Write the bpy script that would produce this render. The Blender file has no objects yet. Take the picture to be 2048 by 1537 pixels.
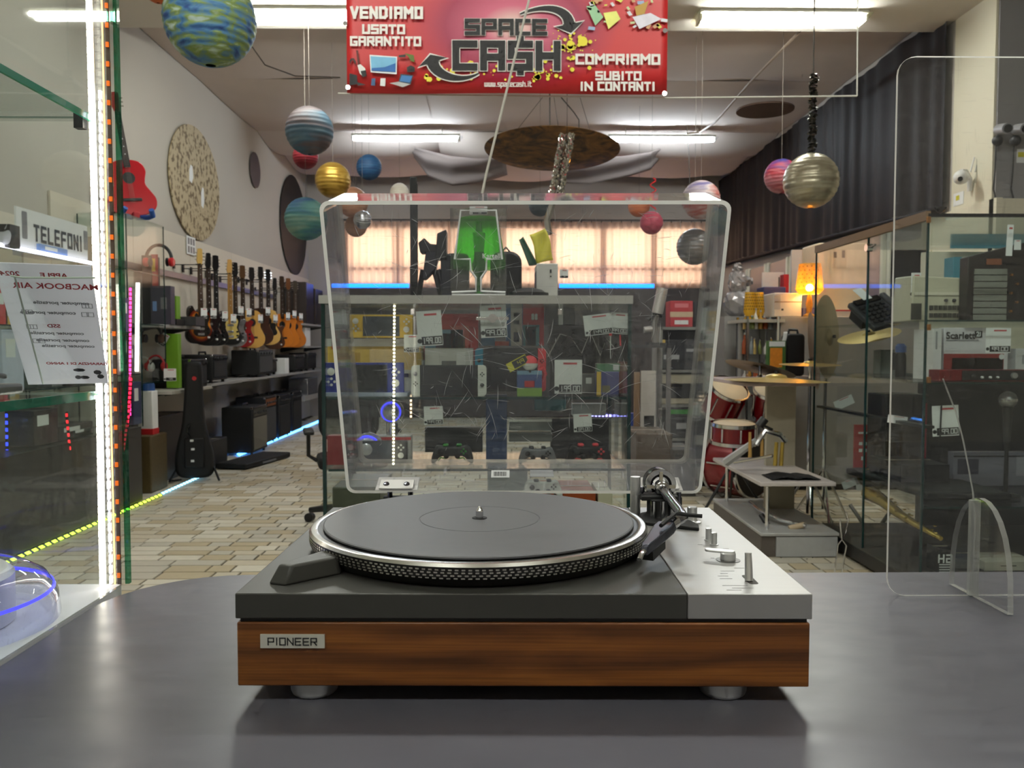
import bpy, bmesh, math, random
from mathutils import Vector, Matrix
# ------------------------------------------------------------------ camera, world, light, exposure
scene = bpy.context.scene
COL = scene.collection
R = math.radians
rnd = random.Random(11)
F = 1650.0                                   # focal length in pixels of the 2048 x 1537 frame
CAMZ = 1.274
PITCH, YAW = math.atan(76.5 / F), math.atan(24 / F)
cd = bpy.data.cameras.new('camera'); cam = bpy.data.objects.new('camera', cd); COL.objects.link(cam)
cd.sensor_width = 36; cd.lens = F / 2048 * 36; cd.clip_start = .02; cd.clip_end = 200
cam.location = (0, 0, CAMZ); cam.rotation_euler = (math.pi / 2 - PITCH, 0, -YAW)
cd.dof.use_dof = True; cd.dof.focus_distance = .85; cd.dof.aperture_fstop = 20
scene.camera = cam
vs = scene.view_settings
vs.view_transform = 'Standard'; vs.look = 'None'; vs.gamma = 1; vs.use_curve_mapping = False; vs.exposure = .52
scene.cycles.transparent_max_bounces = 32
scene.cycles.max_bounces = 4; scene.cycles.diffuse_bounces = 3; scene.cycles.glossy_bounces = 2; scene.cycles.transmission_bounces = 3
scene.cycles.caustics_reflective = False; scene.cycles.caustics_refractive = False
scene.cycles.sample_clamp_indirect = 4; scene.cycles.use_light_tree = False
scene.cycles.use_adaptive_sampling = True; scene.cycles.adaptive_threshold = .06; scene.cycles.adaptive_min_samples = 10; scene.cycles.light_sampling_threshold = .04
w = bpy.data.worlds.new('daylight'); scene.world = w; w.use_nodes = True
bg = w.node_tree.nodes['Background']; bg.inputs[0].default_value = (1.0, .93, .86, 1); bg.inputs[1].default_value = 3.2
LAMP_FRONT, LAMP_REAR = 31.0, 24.0           # emission of the fluorescent diffusers (defined with the fixtures)

# ------------------------------------------------------------------ helpers
CAMR = cam.rotation_euler.to_matrix(); CAMP = Vector((0, 0, CAMZ))
def ray(px, py): return CAMR @ Vector(((px - 1024) / F, -(py - 768.5) / F, -1))
def at(px, py, Y):                            # pixel + distance down the room -> point
    v = ray(px, py); return CAMP + v * (Y / v.y)
def onz(px, py, z):
    v = ray(px, py); return CAMP + v * ((z - CAMZ) / v.z)
def onx(px, py, X):
    v = ray(px, py); return CAMP + v * (X / v.x)
def pxl(n, Y): return n * Y / F
def lin(c):
    return tuple(((x / 255) / 12.92 if x / 255 <= .04045 else ((x / 255 + .055) / 1.055) ** 2.4) for x in c)

MATS = {}
def M(name, c=(128, 128, 128), rough=.5, metal=0., var=.08, scale=25., bump=0., emis=0., ec=None, coat=0., spec=.5, stretch=None, alpha=None):
    """procedural Principled material: noise-varied colour and roughness"""
    if name in MATS: return MATS[name]
    m = bpy.data.materials.new(name); m.use_nodes = True; MATS[name] = m
    nt = m.node_tree; b = nt.nodes['Principled BSDF']; c = lin(c)
    tc = nt.nodes.new('ShaderNodeTexCoord'); nz = nt.nodes.new('ShaderNodeTexNoise')
    nz.inputs['Scale'].default_value = scale; nz.inputs['Detail'].default_value = 4
    if stretch:
        mp = nt.nodes.new('ShaderNodeMapping'); mp.inputs['Scale'].default_value = stretch
        nt.links.new(tc.outputs['Object'], mp.inputs[0]); nt.links.new(mp.outputs[0], nz.inputs['Vector'])
    else: nt.links.new(tc.outputs['Object'], nz.inputs['Vector'])
    mx = nt.nodes.new('ShaderNodeMix'); mx.data_type = 'RGBA'
    mx.inputs[6].default_value = tuple(x * (1 - var) for x in c) + (1,); mx.inputs[7].default_value = tuple(min(1, x * (1 + var)) for x in c) + (1,)
    nt.links.new(nz.outputs[0], mx.inputs[0]); nt.links.new(mx.outputs[2], b.inputs['Base Color'])
    b.inputs['Roughness'].default_value = rough; b.inputs['Metallic'].default_value = metal
    b.inputs['Specular IOR Level'].default_value = spec; b.inputs['Coat Weight'].default_value = coat
    if bump:
        bp = nt.nodes.new('ShaderNodeBump'); bp.inputs['Strength'].default_value = bump; bp.inputs['Distance'].default_value = .002
        nt.links.new(nz.outputs[0], bp.inputs['Height']); nt.links.new(bp.outputs[0], b.inputs['Normal'])
    if emis:
        b.inputs['Emission Color'].default_value = lin(ec or (255, 255, 255)) + (1,); b.inputs['Emission Strength'].default_value = emis
    return m
def GLASS(name, tint=(246, 251, 249), refl=1., haze=0., hazec=(225, 225, 225), scratch=0., rough=.02, ior=1.45, scale=60.):
    """thin clear sheet: see-through + fresnel mirror, with fine scratches and a pale veil for dust and painted-in shine"""
    if name in MATS: return MATS[name]
    m = bpy.data.materials.new(name); m.use_nodes = True; MATS[name] = m; nt = m.node_tree; N = nt.nodes; L = nt.links
    for n in list(N): N.remove(n)
    out = N.new('ShaderNodeOutputMaterial'); tr = N.new('ShaderNodeBsdfTransparent'); tr.inputs[0].default_value = lin(tint) + (1,)
    gl = N.new('ShaderNodeBsdfGlossy'); gl.inputs['Roughness'].default_value = rough
    lw = N.new('ShaderNodeLayerWeight'); lw.inputs[0].default_value = .5                  # Schlick reflectance, same from both sides of the sheet
    pw = N.new('ShaderNodeMath'); pw.operation = 'POWER'; pw.inputs[1].default_value = 5; L.new(lw.outputs['Facing'], pw.inputs[0])
    f0 = ((ior - 1) / (ior + 1)) ** 2; ma = N.new('ShaderNodeMath'); ma.operation = 'MULTIPLY_ADD'; ma.inputs[1].default_value = 1 - f0; ma.inputs[2].default_value = f0; L.new(pw.outputs[0], ma.inputs[0])
    mu = N.new('ShaderNodeMath'); mu.operation = 'MULTIPLY'; mu.use_clamp = True; mu.inputs[1].default_value = refl; L.new(ma.outputs[0], mu.inputs[0])
    m1 = N.new('ShaderNodeMixShader'); L.new(mu.outputs[0], m1.inputs[0]); L.new(tr.outputs[0], m1.inputs[1]); L.new(gl.outputs[0], m1.inputs[2])
    last = m1
    if haze or scratch:
        df = N.new('ShaderNodeBsdfDiffuse'); df.inputs[0].default_value = lin(hazec) + (1,)
        tc = N.new('ShaderNodeTexCoord'); fac = N.new('ShaderNodeMath'); fac.operation = 'ADD'; fac.use_clamp = True
        nz = N.new('ShaderNodeTexNoise'); nz.inputs['Scale'].default_value = 9; nz.inputs['Detail'].default_value = 5
        L.new(tc.outputs['Object'], nz.inputs['Vector'])
        h = N.new('ShaderNodeMath'); h.operation = 'MULTIPLY'; h.inputs[1].default_value = haze * 2; L.new(nz.outputs[0], h.inputs[0]); L.new(h.outputs[0], fac.inputs[0])
        if scratch:
            sc = None
            for k, (sx, sz, rot) in enumerate(((1, 14, .6), (13, 1, .35), (1, 9, -.5))):
                mp = N.new('ShaderNodeMapping'); mp.inputs['Rotation'].default_value = (0, 0, rot) ; mp.inputs['Scale'].default_value = (sx, sz, sz)
                L.new(tc.outputs['Object'], mp.inputs[0])
                n2 = N.new('ShaderNodeTexNoise'); n2.inputs['Scale'].default_value = scale / 2; n2.inputs['Detail'].default_value = 2; n2.inputs['Distortion'].default_value = .6
                L.new(mp.outputs[0], n2.inputs['Vector'])
                rp = N.new('ShaderNodeValToRGB'); rp.color_ramp.elements[0].position = .665; rp.color_ramp.elements[1].position = .72
                L.new(n2.outputs[0], rp.inputs[0])
                if sc is None: sc = rp.outputs[0]
                else:
                    mm = N.new('ShaderNodeMath'); mm.operation = 'MAXIMUM'; L.new(sc, mm.inputs[0]); L.new(rp.outputs[0], mm.inputs[1]); sc = mm.outputs[0]
            s2 = N.new('ShaderNodeMath'); s2.operation = 'MULTIPLY'; s2.inputs[1].default_value = scratch; L.new(sc, s2.inputs[0]); L.new(s2.outputs[0], fac.inputs[1])
        else: fac.inputs[1].default_value = 0
        m2 = N.new('ShaderNodeMixShader'); L.new(fac.outputs[0], m2.inputs[0]); L.new(m1.outputs[0], m2.inputs[1]); L.new(df.outputs[0], m2.inputs[2]); last = m2
    L.new(last.outputs[0], out.inputs[0])
    return m
def EMIT(name, c, s, sample=True):
    if name in MATS: return MATS[name]
    m = bpy.data.materials.new(name); m.use_nodes = True; MATS[name] = m; nt = m.node_tree
    b = nt.nodes['Principled BSDF']; b.inputs['Base Color'].default_value = lin(c) + (1,)
    b.inputs['Emission Color'].default_value = lin(c) + (1,); b.inputs['Emission Strength'].default_value = s
    if not sample: m.cycles.emission_sampling = 'NONE'
    return m

class MB:
    """collects shapes; build() links them as one mesh object"""
    def __init__(s): s.v = []; s.f = []; s.m = []; s.cur = 0; s.X = None
    def add(s, vs_, fs_):
        o = len(s.v)
        s.v += [tuple(s.X @ Vector(p)) for p in vs_] if s.X is not None else [tuple(p) for p in vs_]
        s.f += [tuple(i + o for i in f) for f in fs_]; s.m += [s.cur] * len(fs_); return s
    def box(s, x, y, z, sx, sy, sz, rz=0, top=1., topy=None):
        """centre, size; top<1 tapers the upper face"""
        ty = top if topy is None else topy; c, sn = math.cos(rz), math.sin(rz); P = []
        for k in (-1, 1):
            for i, j in ((-1, -1), (1, -1), (1, 1), (-1, 1)):
                a, b = i * sx / 2 * (top if k > 0 else 1), j * sy / 2 * (ty if k > 0 else 1)
                P.append((x + a * c - b * sn, y + a * sn + b * c, z + k * sz / 2))
        return s.add(P, [(3, 2, 1, 0), (4, 5, 6, 7), (0, 1, 5, 4), (1, 2, 6, 5), (2, 3, 7, 6), (3, 0, 4, 7)])
    def bb(s, x0, x1, y0, y1, z0, z1): return s.box((x0 + x1) / 2, (y0 + y1) / 2, (z0 + z1) / 2, abs(x1 - x0), abs(y1 - y0), abs(z1 - z0))
    def poly(s, pts): return s.add(pts, [tuple(range(len(pts)))])
    def cyl(s, p0, p1, r0, r1=None, n=16, caps=True):
        r1 = r0 if r1 is None else r1; p0, p1 = Vector(p0), Vector(p1); d = (p1 - p0).normalized()
        a = d.orthogonal().normalized(); b = d.cross(a); P = []
        for p, r in ((p0, r0), (p1, r1)):
            for k in range(n): t = 2 * math.pi * k / n; P.append(p + a * math.cos(t) * r + b * math.sin(t) * r)
        fs_ = [(k, (k + 1) % n, n + (k + 1) % n, n + k) for k in range(n)]
        if caps: fs_ += [tuple(range(n - 1, -1, -1)), tuple(range(n, 2 * n))]
        return s.add(P, fs_)
    def tube(s, pts, r, n=8, closed=False):
        pts = [Vector(p) for p in pts]; N = len(pts); P = []; up = None; rr = r if isinstance(r, (list, tuple)) else [r] * N
        for i, p in enumerate(pts):
            if closed: d = pts[(i + 1) % N] - pts[i - 1]
            else: d = pts[min(i + 1, N - 1)] - pts[max(i - 1, 0)]
            d.normalize()
            if up is None: up = d.orthogonal().normalized()
            a = (up - d * up.dot(d)).normalized(); up = a; b = d.cross(a)
            for k in range(n): t = 2 * math.pi * k / n; P.append(p + (a * math.cos(t) + b * math.sin(t)) * rr[i])
        fs_ = []
        for i in range(N if closed else N - 1):
            j = (i + 1) % N
            for k in range(n): fs_.append((i * n + k, i * n + (k + 1) % n, j * n + (k + 1) % n, j * n + k))
        if not closed: fs_ += [tuple(range(n - 1, -1, -1)), tuple(range((N - 1) * n, N * n))]
        return s.add(P, fs_)
    def lathe(s, prof, c=(0, 0, 0), n=32, axis=(0, 0, 1), cap=True):
        """prof: (radius, height) pairs turned about axis"""
        c = Vector(c); d = Vector(axis).normalized(); a = d.orthogonal().normalized() if abs(d.z) < .99 else Vector((1, 0, 0)); b = d.cross(a); P = []
        for r, h in prof:
            for k in range(n): t = 2 * math.pi * k / n; P.append(c + d * h + (a * math.cos(t) + b * math.sin(t)) * r)
        fs_ = [(i * n + k, i * n + (k + 1) % n, (i + 1) * n + (k + 1) % n, (i + 1) * n + k) for i in range(len(prof) - 1) for k in range(n)]
        if cap:
            if prof[0][0] > 1e-6: fs_.append(tuple(range(n - 1, -1, -1)))
            if prof[-1][0] > 1e-6: fs_.append(tuple(range((len(prof) - 1) * n, len(prof) * n)))
        return s.add(P, fs_)
    def ball(s, c, r, n=20, m=12, sc=(1, 1, 1)):
        P = []; c = Vector(c)
        for i in range(m + 1):
            t = math.pi * i / m
            for k in range(n):
                p = 2 * math.pi * k / n; P.append(c + Vector((math.sin(t) * math.cos(p) * r * sc[0], math.sin(t) * math.sin(p) * r * sc[1], math.cos(t) * r * sc[2])))
        return s.add(P, [(i * n + k, (i + 1) * n + k, (i + 1) * n + (k + 1) % n, i * n + (k + 1) % n) for i in range(m) for k in range(n)])
    def prism(s, out, d0, d1, O=(0, 0, 0), U=(1, 0, 0), V=(0, 0, 1), W=None, inset=0):
        """outline in the U,V plane, extruded along W from d0 to d1; inset shrinks the far face"""
        O, U, V = Vector(O), Vector(U), Vector(V); W = Vector(W) if W else U.cross(V); n = len(out)
        cu = sum(p[0] for p in out) / n; cv = sum(p[1] for p in out) / n
        P = [O + U * p[0] + V * p[1] + W * d0 for p in out] + [O + U * (p[0] + (cu - p[0]) * inset) + V * (p[1] + (cv - p[1]) * inset) + W * d1 for p in out]
        return s.add(P, [tuple(range(n - 1, -1, -1)), tuple(range(n, 2 * n))] + [(k, (k + 1) % n, n + (k + 1) % n, n + k) for k in range(n)])
    def grid(s, fn, nu, nv):
        P = [fn(i / nu, j / nv) for i in range(nu + 1) for j in range(nv + 1)]
        return s.add(P, [(i * (nv + 1) + j, (i + 1) * (nv + 1) + j, (i + 1) * (nv + 1) + j + 1, i * (nv + 1) + j + 1) for i in range(nu) for j in range(nv)])
    def build(s, name, mats, parent=None, world=False, smooth=40, bevel=0, solid=0, seg=2):
        me = bpy.data.meshes.new(name); me.from_pydata(s.v, [], s.f)
        ml = mats if isinstance(mats, (list, tuple)) else [mats]
        for m in ml: me.materials.append(m)
        me.polygons.foreach_set('material_index', s.m)
        b = bmesh.new(); b.from_mesh(me); bmesh.ops.recalc_face_normals(b, faces=b.faces); b.to_mesh(me); b.free()
        if smooth: me.polygons.foreach_set('use_smooth', [True] * len(me.polygons)); me.set_sharp_from_angle(angle=R(smooth))
        o = bpy.data.objects.new(name, me); COL.objects.link(o)
        if parent:
            o.parent = parent
            if world: o.matrix_parent_inverse = RM[parent.name].inverted()
        if solid:
            q = o.modifiers.new('thickness', 'SOLIDIFY'); q.thickness = solid; q.offset = 0
        if bevel:
            q = o.modifiers.new('bevel', 'BEVEL'); q.width = bevel; q.segments = seg; q.limit_method = 'ANGLE'; q.angle_limit = R(40)
        return o
RM = {}
def T(name, label, cat, loc=(0, 0, 0), rz=0, group=None, rx=0, ry=0, sc=1):
    o = bpy.data.objects.new(name, None); COL.objects.link(o); o.empty_display_size = .05
    o.location = loc; o.rotation_euler = (rx, ry, rz); o.scale = (sc,) * 3
    RM[o.name] = Matrix.LocRotScale(Vector(loc), o.rotation_euler.to_quaternion(), Vector((sc,) * 3))
    return tag(o, label, cat, group)
def tag(o, label=None, cat=None, group=None, kind=None):
    if label: o['label'] = label
    if cat: o['category'] = cat
    if group: o['group'] = group
    if kind: o['kind'] = kind
    return o
def S(o, label=None): o['kind'] = 'structure'; return tag(o, label) if label else o
def dup(root, loc, rz=0, label=None, group=None):
    r = root.copy(); COL.objects.link(r); r.location = loc; r.rotation_euler = (0, 0, rz)
    if label: r['label'] = label
    if group: r['group'] = group
    for ch in root.children:
        c = ch.copy(); COL.objects.link(c); c.parent = r
        for g in ch.children: d = g.copy(); COL.objects.link(d); d.parent = c
    return r
def rrect(w, h, r, n=5, cx=0, cy=0):
    P = []
    for (sx, sy, a0) in ((1, 1, 0), (-1, 1, 90), (-1, -1, 180), (1, -1, 270)):
        for k in range(n + 1):
            t = R(a0 + 90 * k / n); P.append((cx + sx * (w / 2 - r) + math.cos(t) * r, cy + sy * (h / 2 - r) + math.sin(t) * r))
    return P
def disc(r, n=24, cx=0, cy=0, sx=1, sy=1): return [(cx + sx * r * math.cos(2 * math.pi * k / n), cy + sy * r * math.sin(2 * math.pi * k / n)) for k in range(n)]
# block lettering: strokes on a 4 x 6 grid
G = {'A': [[(0, 0), (0, 6), (4, 6), (4, 0)], [(0, 2.6), (4, 2.6)]], 'B': [[(0, 0), (0, 6), (3.4, 6), (3.4, 3.2), (4, 2.8), (4, 0), (0, 0)], [(0, 3), (4, 3)]],
     'C': [[(4, 6), (0, 6), (0, 0), (4, 0)]], 'D': [[(0, 0), (0, 6), (3, 6), (4, 5), (4, 1), (3, 0), (0, 0)]], 'E': [[(4, 6), (0, 6), (0, 0), (4, 0)], [(0, 3), (3.6, 3)]],
     'F': [[(4, 6), (0, 6), (0, 0)], [(0, 3), (3.4, 3)]], 'G': [[(4, 6), (0, 6), (0, 0), (4, 0), (4, 2.5), (2.6, 2.5)]], 'H': [[(0, 0), (0, 6)], [(4, 0), (4, 6)], [(0, 3), (4, 3)]],
     'I': [[(.6, 0), (.6, 6)]], 'K': [[(0, 0), (0, 6)], [(4, 6), (.6, 3), (4, 0)]], 'L': [[(0, 6), (0, 0), (4, 0)]], 'M': [[(0, 0), (0, 6), (2.4, 3), (4.8, 6), (4.8, 0)]],
     'N': [[(0, 0), (0, 6), (4, 0), (4, 6)]], 'O': [[(0, 0), (0, 6), (4, 6), (4, 0), (0, 0)]], 'P': [[(0, 0), (0, 6), (4, 6), (4, 2.6), (0, 2.6)]],
     'R': [[(0, 0), (0, 6), (4, 6), (4, 2.8), (0, 2.8)], [(2, 2.8), (4, 0)]], 'S': [[(4, 6), (0, 6), (0, 3.1), (4, 3.1), (4, 0), (0, 0)]], 'T': [[(0, 6), (4, 6)], [(2, 6), (2, 0)]],
     'U': [[(0, 6), (0, 0), (4, 0), (4, 6)]], 'V': [[(0, 6), (2, 0), (4, 6)]], '0': [[(0, 0), (0, 6), (4, 6), (4, 0), (0, 0)]], '1': [[(2, 0), (2, 6)]], '2': [[(0, 6), (4, 6), (4, 3), (0, 3), (0, 0), (4, 0)]],
     '3': [[(0, 6), (4, 6), (4, 0), (0, 0)], [(0, 3), (4, 3)]], '4': [[(0, 6), (0, 3), (4, 3)], [(4, 6), (4, 0)]], '6': [[(4, 6), (0, 6), (0, 0), (4, 0), (4, 3), (0, 3)]], '9': [[(4, 0), (4, 6), (0, 6), (0, 3), (4, 3)]],
     '.': [[(.4, 0), (.5, 0)]], '$': [[(4, 6), (0, 6), (0, 3.1), (4, 3.1), (4, 0), (0, 0)], [(2, 7.2), (2, 6.2)], [(2, -.2), (2, -1.2)]],
     'w': [[(0, 4), (0, 0), (4, 0), (4, 4)], [(2, 0), (2, 4)]], 's': [[(3, 4), (0, 4), (0, 2), (3, 2), (3, 0), (0, 0)]], 'p': [[(0, -2), (0, 4), (3, 4), (3, 0), (0, 0)]], 'a': [[(0, 4), (3, 4), (3, 0), (0, 0), (0, 2), (3, 2)]],
     'c': [[(3, 4), (0, 4), (0, 0), (3, 0)]], 'e': [[(3, 0), (0, 0), (0, 4), (3, 4), (3, 2), (0, 2)]], 'h': [[(0, 0), (0, 6)], [(0, 4), (3, 4), (3, 0)]], 'i': [[(.5, 0), (.5, 4)], [(.5, 5.5), (.5, 5.7)]], 't': [[(.5, 6), (.5, 0), (2.5, 0)], [(-.3, 4), (2.5, 4)]]}
WID = {'I': 1.2, '1': 4, 'M': 4.8, '.': .9, 's': 3, 'p': 3, 'a': 3, 'c': 3, 'e': 3, 'h': 3, 'i': 1, 't': 2.5, ' ': 2.5}
def strokes(mb, s, h, O, U, V, W, t=1.2, wide=1., gap=1.9, center=True, lift=.0006, grow=0., fit=None):
    """write s with cap height h on the plane U,V at O, lifted along W"""
    O, U, V, W = Vector(O), Vector(U), Vector(V), Vector(W); k = h / (6 + t); x = 0; segs = []
    if fit: wide = max(.2, (fit / k - (len(s) - 1) * (gap + t * .5)) / sum(WID.get(ch, 4) for ch in s))
    for ch in s:
        for pl in G.get(ch, []):
            for a, b in zip(pl, pl[1:]): segs.append((x + a[0] * wide, a[1], x + b[0] * wide, b[1]))
        x += WID.get(ch, 4) * wide + gap + t * .5
    tot = x - gap - t * .5; ox = -tot / 2 if center else 0; th = t / 2 + grow
    for x0, y0, x1, y1 in segs:
        d = Vector((x1 - x0, y1 - y0)); d = d.normalized() if d.length > 0 else Vector((1, 0)); n = Vector((-d.y, d.x)) * th; e = d * th
        q = [(x0 - e.x + n.x, y0 - e.y + n.y), (x0 - e.x - n.x, y0 - e.y - n.y), (x1 + e.x - n.x, y1 + e.y - n.y), (x1 + e.x + n.x, y1 + e.y + n.y)]
        lift += 2.5e-5; mb.poly([O + U * ((a + ox) * k) + V * ((b - 3) * k) + W * lift for a, b in q])
    return tot * k
def text(name, s, size, mat, parent, O, U, V, W, bold=0., lift=.0006, align='CENTER', world=False):
    c = bpy.data.curves.new(name, 'FONT'); c.body = s; c.size = size; c.align_x = align; c.align_y = 'CENTER'; c.offset = bold; c.resolution_u = 3
    f = bpy.data.objects.new('lettering_outline', c); COL.objects.link(f); dg = bpy.context.evaluated_depsgraph_get()
    me = bpy.data.meshes.new_from_object(f.evaluated_get(dg)); bpy.data.objects.remove(f); me.materials.clear(); me.materials.append(mat); me.name = name
    U, V, W = Vector(U).normalized(), Vector(V).normalized(), Vector(W).normalized()
    m = Matrix((U, V, W)).transposed().to_4x4(); m.translation = Vector(O) + W * lift
    me.transform(m); o = bpy.data.objects.new(name, me); COL.objects.link(o); o.parent = parent
    if world and parent: o.matrix_parent_inverse = RM[parent.name].inverted()
    return o
CARD = lambda: M('paper_white', (232, 234, 234), .7, var=.03)
INK = lambda: M('black_ink', (28, 28, 30), .6, var=.1)
REDINK = lambda: M('red_ink', (196, 70, 78), .6)
def price_tag(name, label, O, U, V, W, w, h, price=None, group=None, lines=4, head=True):
    """white shop price card: red heading, grey lines, black seven-segment price strip"""
    O, U, V, W = Vector(O), Vector(U).normalized(), Vector(V).normalized(), Vector(W).normalized()
    r = T(name, label, 'price tag', O, group=group)
    b = MB(); b.prism([(-w / 2, -h / 2), (w / 2, -h / 2), (w / 2, h / 2), (-w / 2, h / 2)], -.0006, .0006, (0, 0, 0), U, V, W); b.build('card', CARD(), r, smooth=0)
    if head:
        b = MB(); b.prism([(-w * .18, h * .36), (w * .32, h * .36), (w * .32, h * .42), (-w * .18, h * .42)], .0007, .0011, (0, 0, 0), U, V, W); b.build('heading', REDINK(), r, smooth=0)
    if price:
        b = MB(); b.prism([(-w * .34, -h * .47), (w * .48, -h * .47), (w * .48, -h * .23), (-w * .34, -h * .23)], .0007, .0011, (0, 0, 0), U, V, W); b.build('price_strip', INK(), r, smooth=0)
        b = MB(); strokes(b, price, h * .17, U * (w * .07) + V * (-h * .35), U, V, W, t=.9, gap=1.1, fit=min(w * .7, h * .17 * .75 * len(price)), lift=.0016); b.build('price', CARD(), r, smooth=0)
        b = MB(); b.prism(disc(h * .07, 10, -w * .42, -h * .35), .0007, .0011, (0, 0, 0), U, V, W); b.build('currency_mark', INK(), r, smooth=0)
    return r
X_, Y_, Z_ = Vector((1, 0, 0)), Vector((0, 1, 0)), Vector((0, 0, 1))
# ------------------------------------------------------------------ the room
WL, WR, YB, YE, ZC = -3.45, 4.0, 15.0, 7.6, 4.27        # left wall, right wall, back wall, edge of the front ceiling, rear ceiling
m_wall = M('wall_paint', (188, 182, 172), .85, var=.03, scale=2)
m_ceil = M('ceiling_paint', (214, 208, 198), .9, var=.03, scale=2)
m_cream = M('cream_paint', (222, 216, 194), .8, var=.03, scale=3)
m_tile = [M('floor_tile_%s' % n, c, .45, var=.1, scale=18) for n, c in (('sand', (204, 194, 172)), ('cream', (218, 211, 193)), ('ochre', (190, 176, 146)), ('grey', (196, 190, 174)))]
b = MB(); b.bb(-7, 7, -4, 15.3, -.12, -.006); fl = S(b.build('floor', M('floor_grout', (66, 58, 46), .95), smooth=0))
# irregular rectangular floor tiles laid in courses
tiles = []; y = 2.6; tr = random.Random(5)
while y < 15.0:
    dh = tr.choice((.105, .12, .14)); x = -3.4 + tr.random() * .1
    while x < 3.95:
        lw = tr.choice((.14, .19, .24, .3)); tiles.append((x, y, lw, dh)); x += lw
    y += dh
def tile_seen(t):                                          # the aisle to the left of the centre showcase shows them largest
    x, y, lw, dh = t; return -2.9 < x < -.75 - .02 * y and 4.2 < y < 7.0
near = sorted([t for t in tiles if tile_seen(t)], key=lambda t: t[1])[:298]; ns = set(near)
tm = {}
for x, y, lw, dh in near:
    k = (round(lw, 3), round(dh, 3), tr.randrange(4))
    if k not in tm:
        b = MB(); b.box(0, 0, 0, lw - .011, dh - .011, .008, top=.985); o = b.build('floor_tile', m_tile[k[2]], smooth=0); tm[k] = o.data
    else: o = bpy.data.objects.new('floor_tile', tm[k]); COL.objects.link(o)
    o.location = (x + lw / 2, y + dh / 2, -.004 + tr.uniform(-.0012, .0012)); o.parent = fl
b = MB()
for t in tiles:
    if t in ns: continue
    x, y, lw, dh = t; b.cur = tr.randrange(4); b.box(x + lw / 2, y + dh / 2, -.004 + tr.uniform(-.001, .001), lw - .011, dh - .011, .008)
o = b.build('floor_tile_field', m_tile, fl, smooth=0); o['kind'] = 'stuff'
b = MB(); b.bb(-7, 7, -4, 2.6, -.02, 0); o = b.build('floor_screed', m_tile[3], fl, smooth=0)
b = MB(); b.bb(WL - .2, WL, -4, YB + .2, 0, 4.6); S(b.build('wall_left', m_wall, smooth=0))
b = MB(); b.bb(WR, WR + .2, 7.32, YB + .2, 0, 4.6); S(b.build('wall_right', M('wall_right_paint', (176, 170, 162), .85, var=.04, scale=2), smooth=0))
b = MB(); b.bb(-7, 7, -4.2, -4, 0, 4.6); S(b.build('wall_behind', m_wall, smooth=0))
b = MB(); b.bb(6.5, 6.7, -4, 7, 0, 4.6); S(b.build('wall_far_right', m_wall, smooth=0))
b = MB(); b.bb(-3.65, 7, -4.2, YE, 4.13, 4.5); S(b.build('ceiling', m_ceil, smooth=0))
b = MB(); b.bb(-3.65, 4.2, YE + .002, YB + .2, ZC + .12, 4.6); S(b.build('ceiling_rear', m_ceil, smooth=0))
# end wall with a long high window
WZ0, WZ1, WX0, WX1 = 2.36, 3.42, -2.75, 3.7
b = MB(); b.bb(WL - .2, WR + .2, YB, YB + .2, 0, WZ0); b.bb(WL - .2, WR + .2, YB, YB + .2, WZ1, 4.6); b.bb(WL - .2, WX0, YB, YB + .2, WZ0, WZ1); b.bb(WX1, WR + .2, YB, YB + .2, WZ0, WZ1)
S(b.build('wall_back', M('wall_back_paint', (176, 166, 156), .85, var=.04, scale=2), smooth=0))
win = bpy.data.objects.new('window_1', None); COL.objects.link(win); S(win); RM[win.name] = Matrix()
mf = M('window_frame_paint', (170, 150, 130), .6)
for k in range(8):
    x = WX0 + (WX1 - WX0) * k / 7
    b = MB(); b.bb(x - .05, x + .05, YB - .03, YB + .06, WZ0, WZ1); b.build('mullion', mf, win, smooth=0)
for z in (WZ0 + .02, WZ0 + .3, WZ1 - .02):
    b = MB(); b.bb(WX0, WX1, YB - .035, YB + .055, z - .03, z + .03); b.build('transom', mf, win, smooth=0)
for k in range(7):
    x0 = WX0 + (WX1 - WX0) * k / 7; x1 = WX0 + (WX1 - WX0) * (k + 1) / 7
    b = MB(); b.bb(x0 + .05, x1 - .05, YB + .02, YB + .03, WZ0, WZ1); b.build('pane', GLASS('window_glass', (250, 250, 248)), win, smooth=0)
# sheer peach curtains drawn over the window, hung on a rail
def curtain_mat():
    m = bpy.data.materials.new('peach_curtain'); m.use_nodes = True; nt = m.node_tree; N = nt.nodes
    for n in list(N): N.remove(n)
    o = N.new('ShaderNodeOutputMaterial'); t = N.new('ShaderNodeBsdfTranslucent'); d = N.new('ShaderNodeBsdfDiffuse'); mx = N.new('ShaderNodeMixShader'); mx.inputs[0].default_value = .35
    nz = N.new('ShaderNodeTexNoise'); nz.inputs['Scale'].default_value = 40; rp = N.new('ShaderNodeMix'); rp.data_type = 'RGBA'
    rp.inputs[6].default_value = lin((250, 206, 176)) + (1,); rp.inputs[7].default_value = lin((255, 222, 198)) + (1,)
    nt.links.new(nz.outputs[0], rp.inputs[0]); nt.links.new(rp.outputs[2], t.inputs[0]); nt.links.new(rp.outputs[2], d.inputs[0])
    nt.links.new(t.outputs[0], mx.inputs[1]); nt.links.new(d.outputs[0], mx.inputs[2]); nt.links.new(mx.outputs[0], o.inputs[0]); return m
m_cur = curtain_mat()
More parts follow.
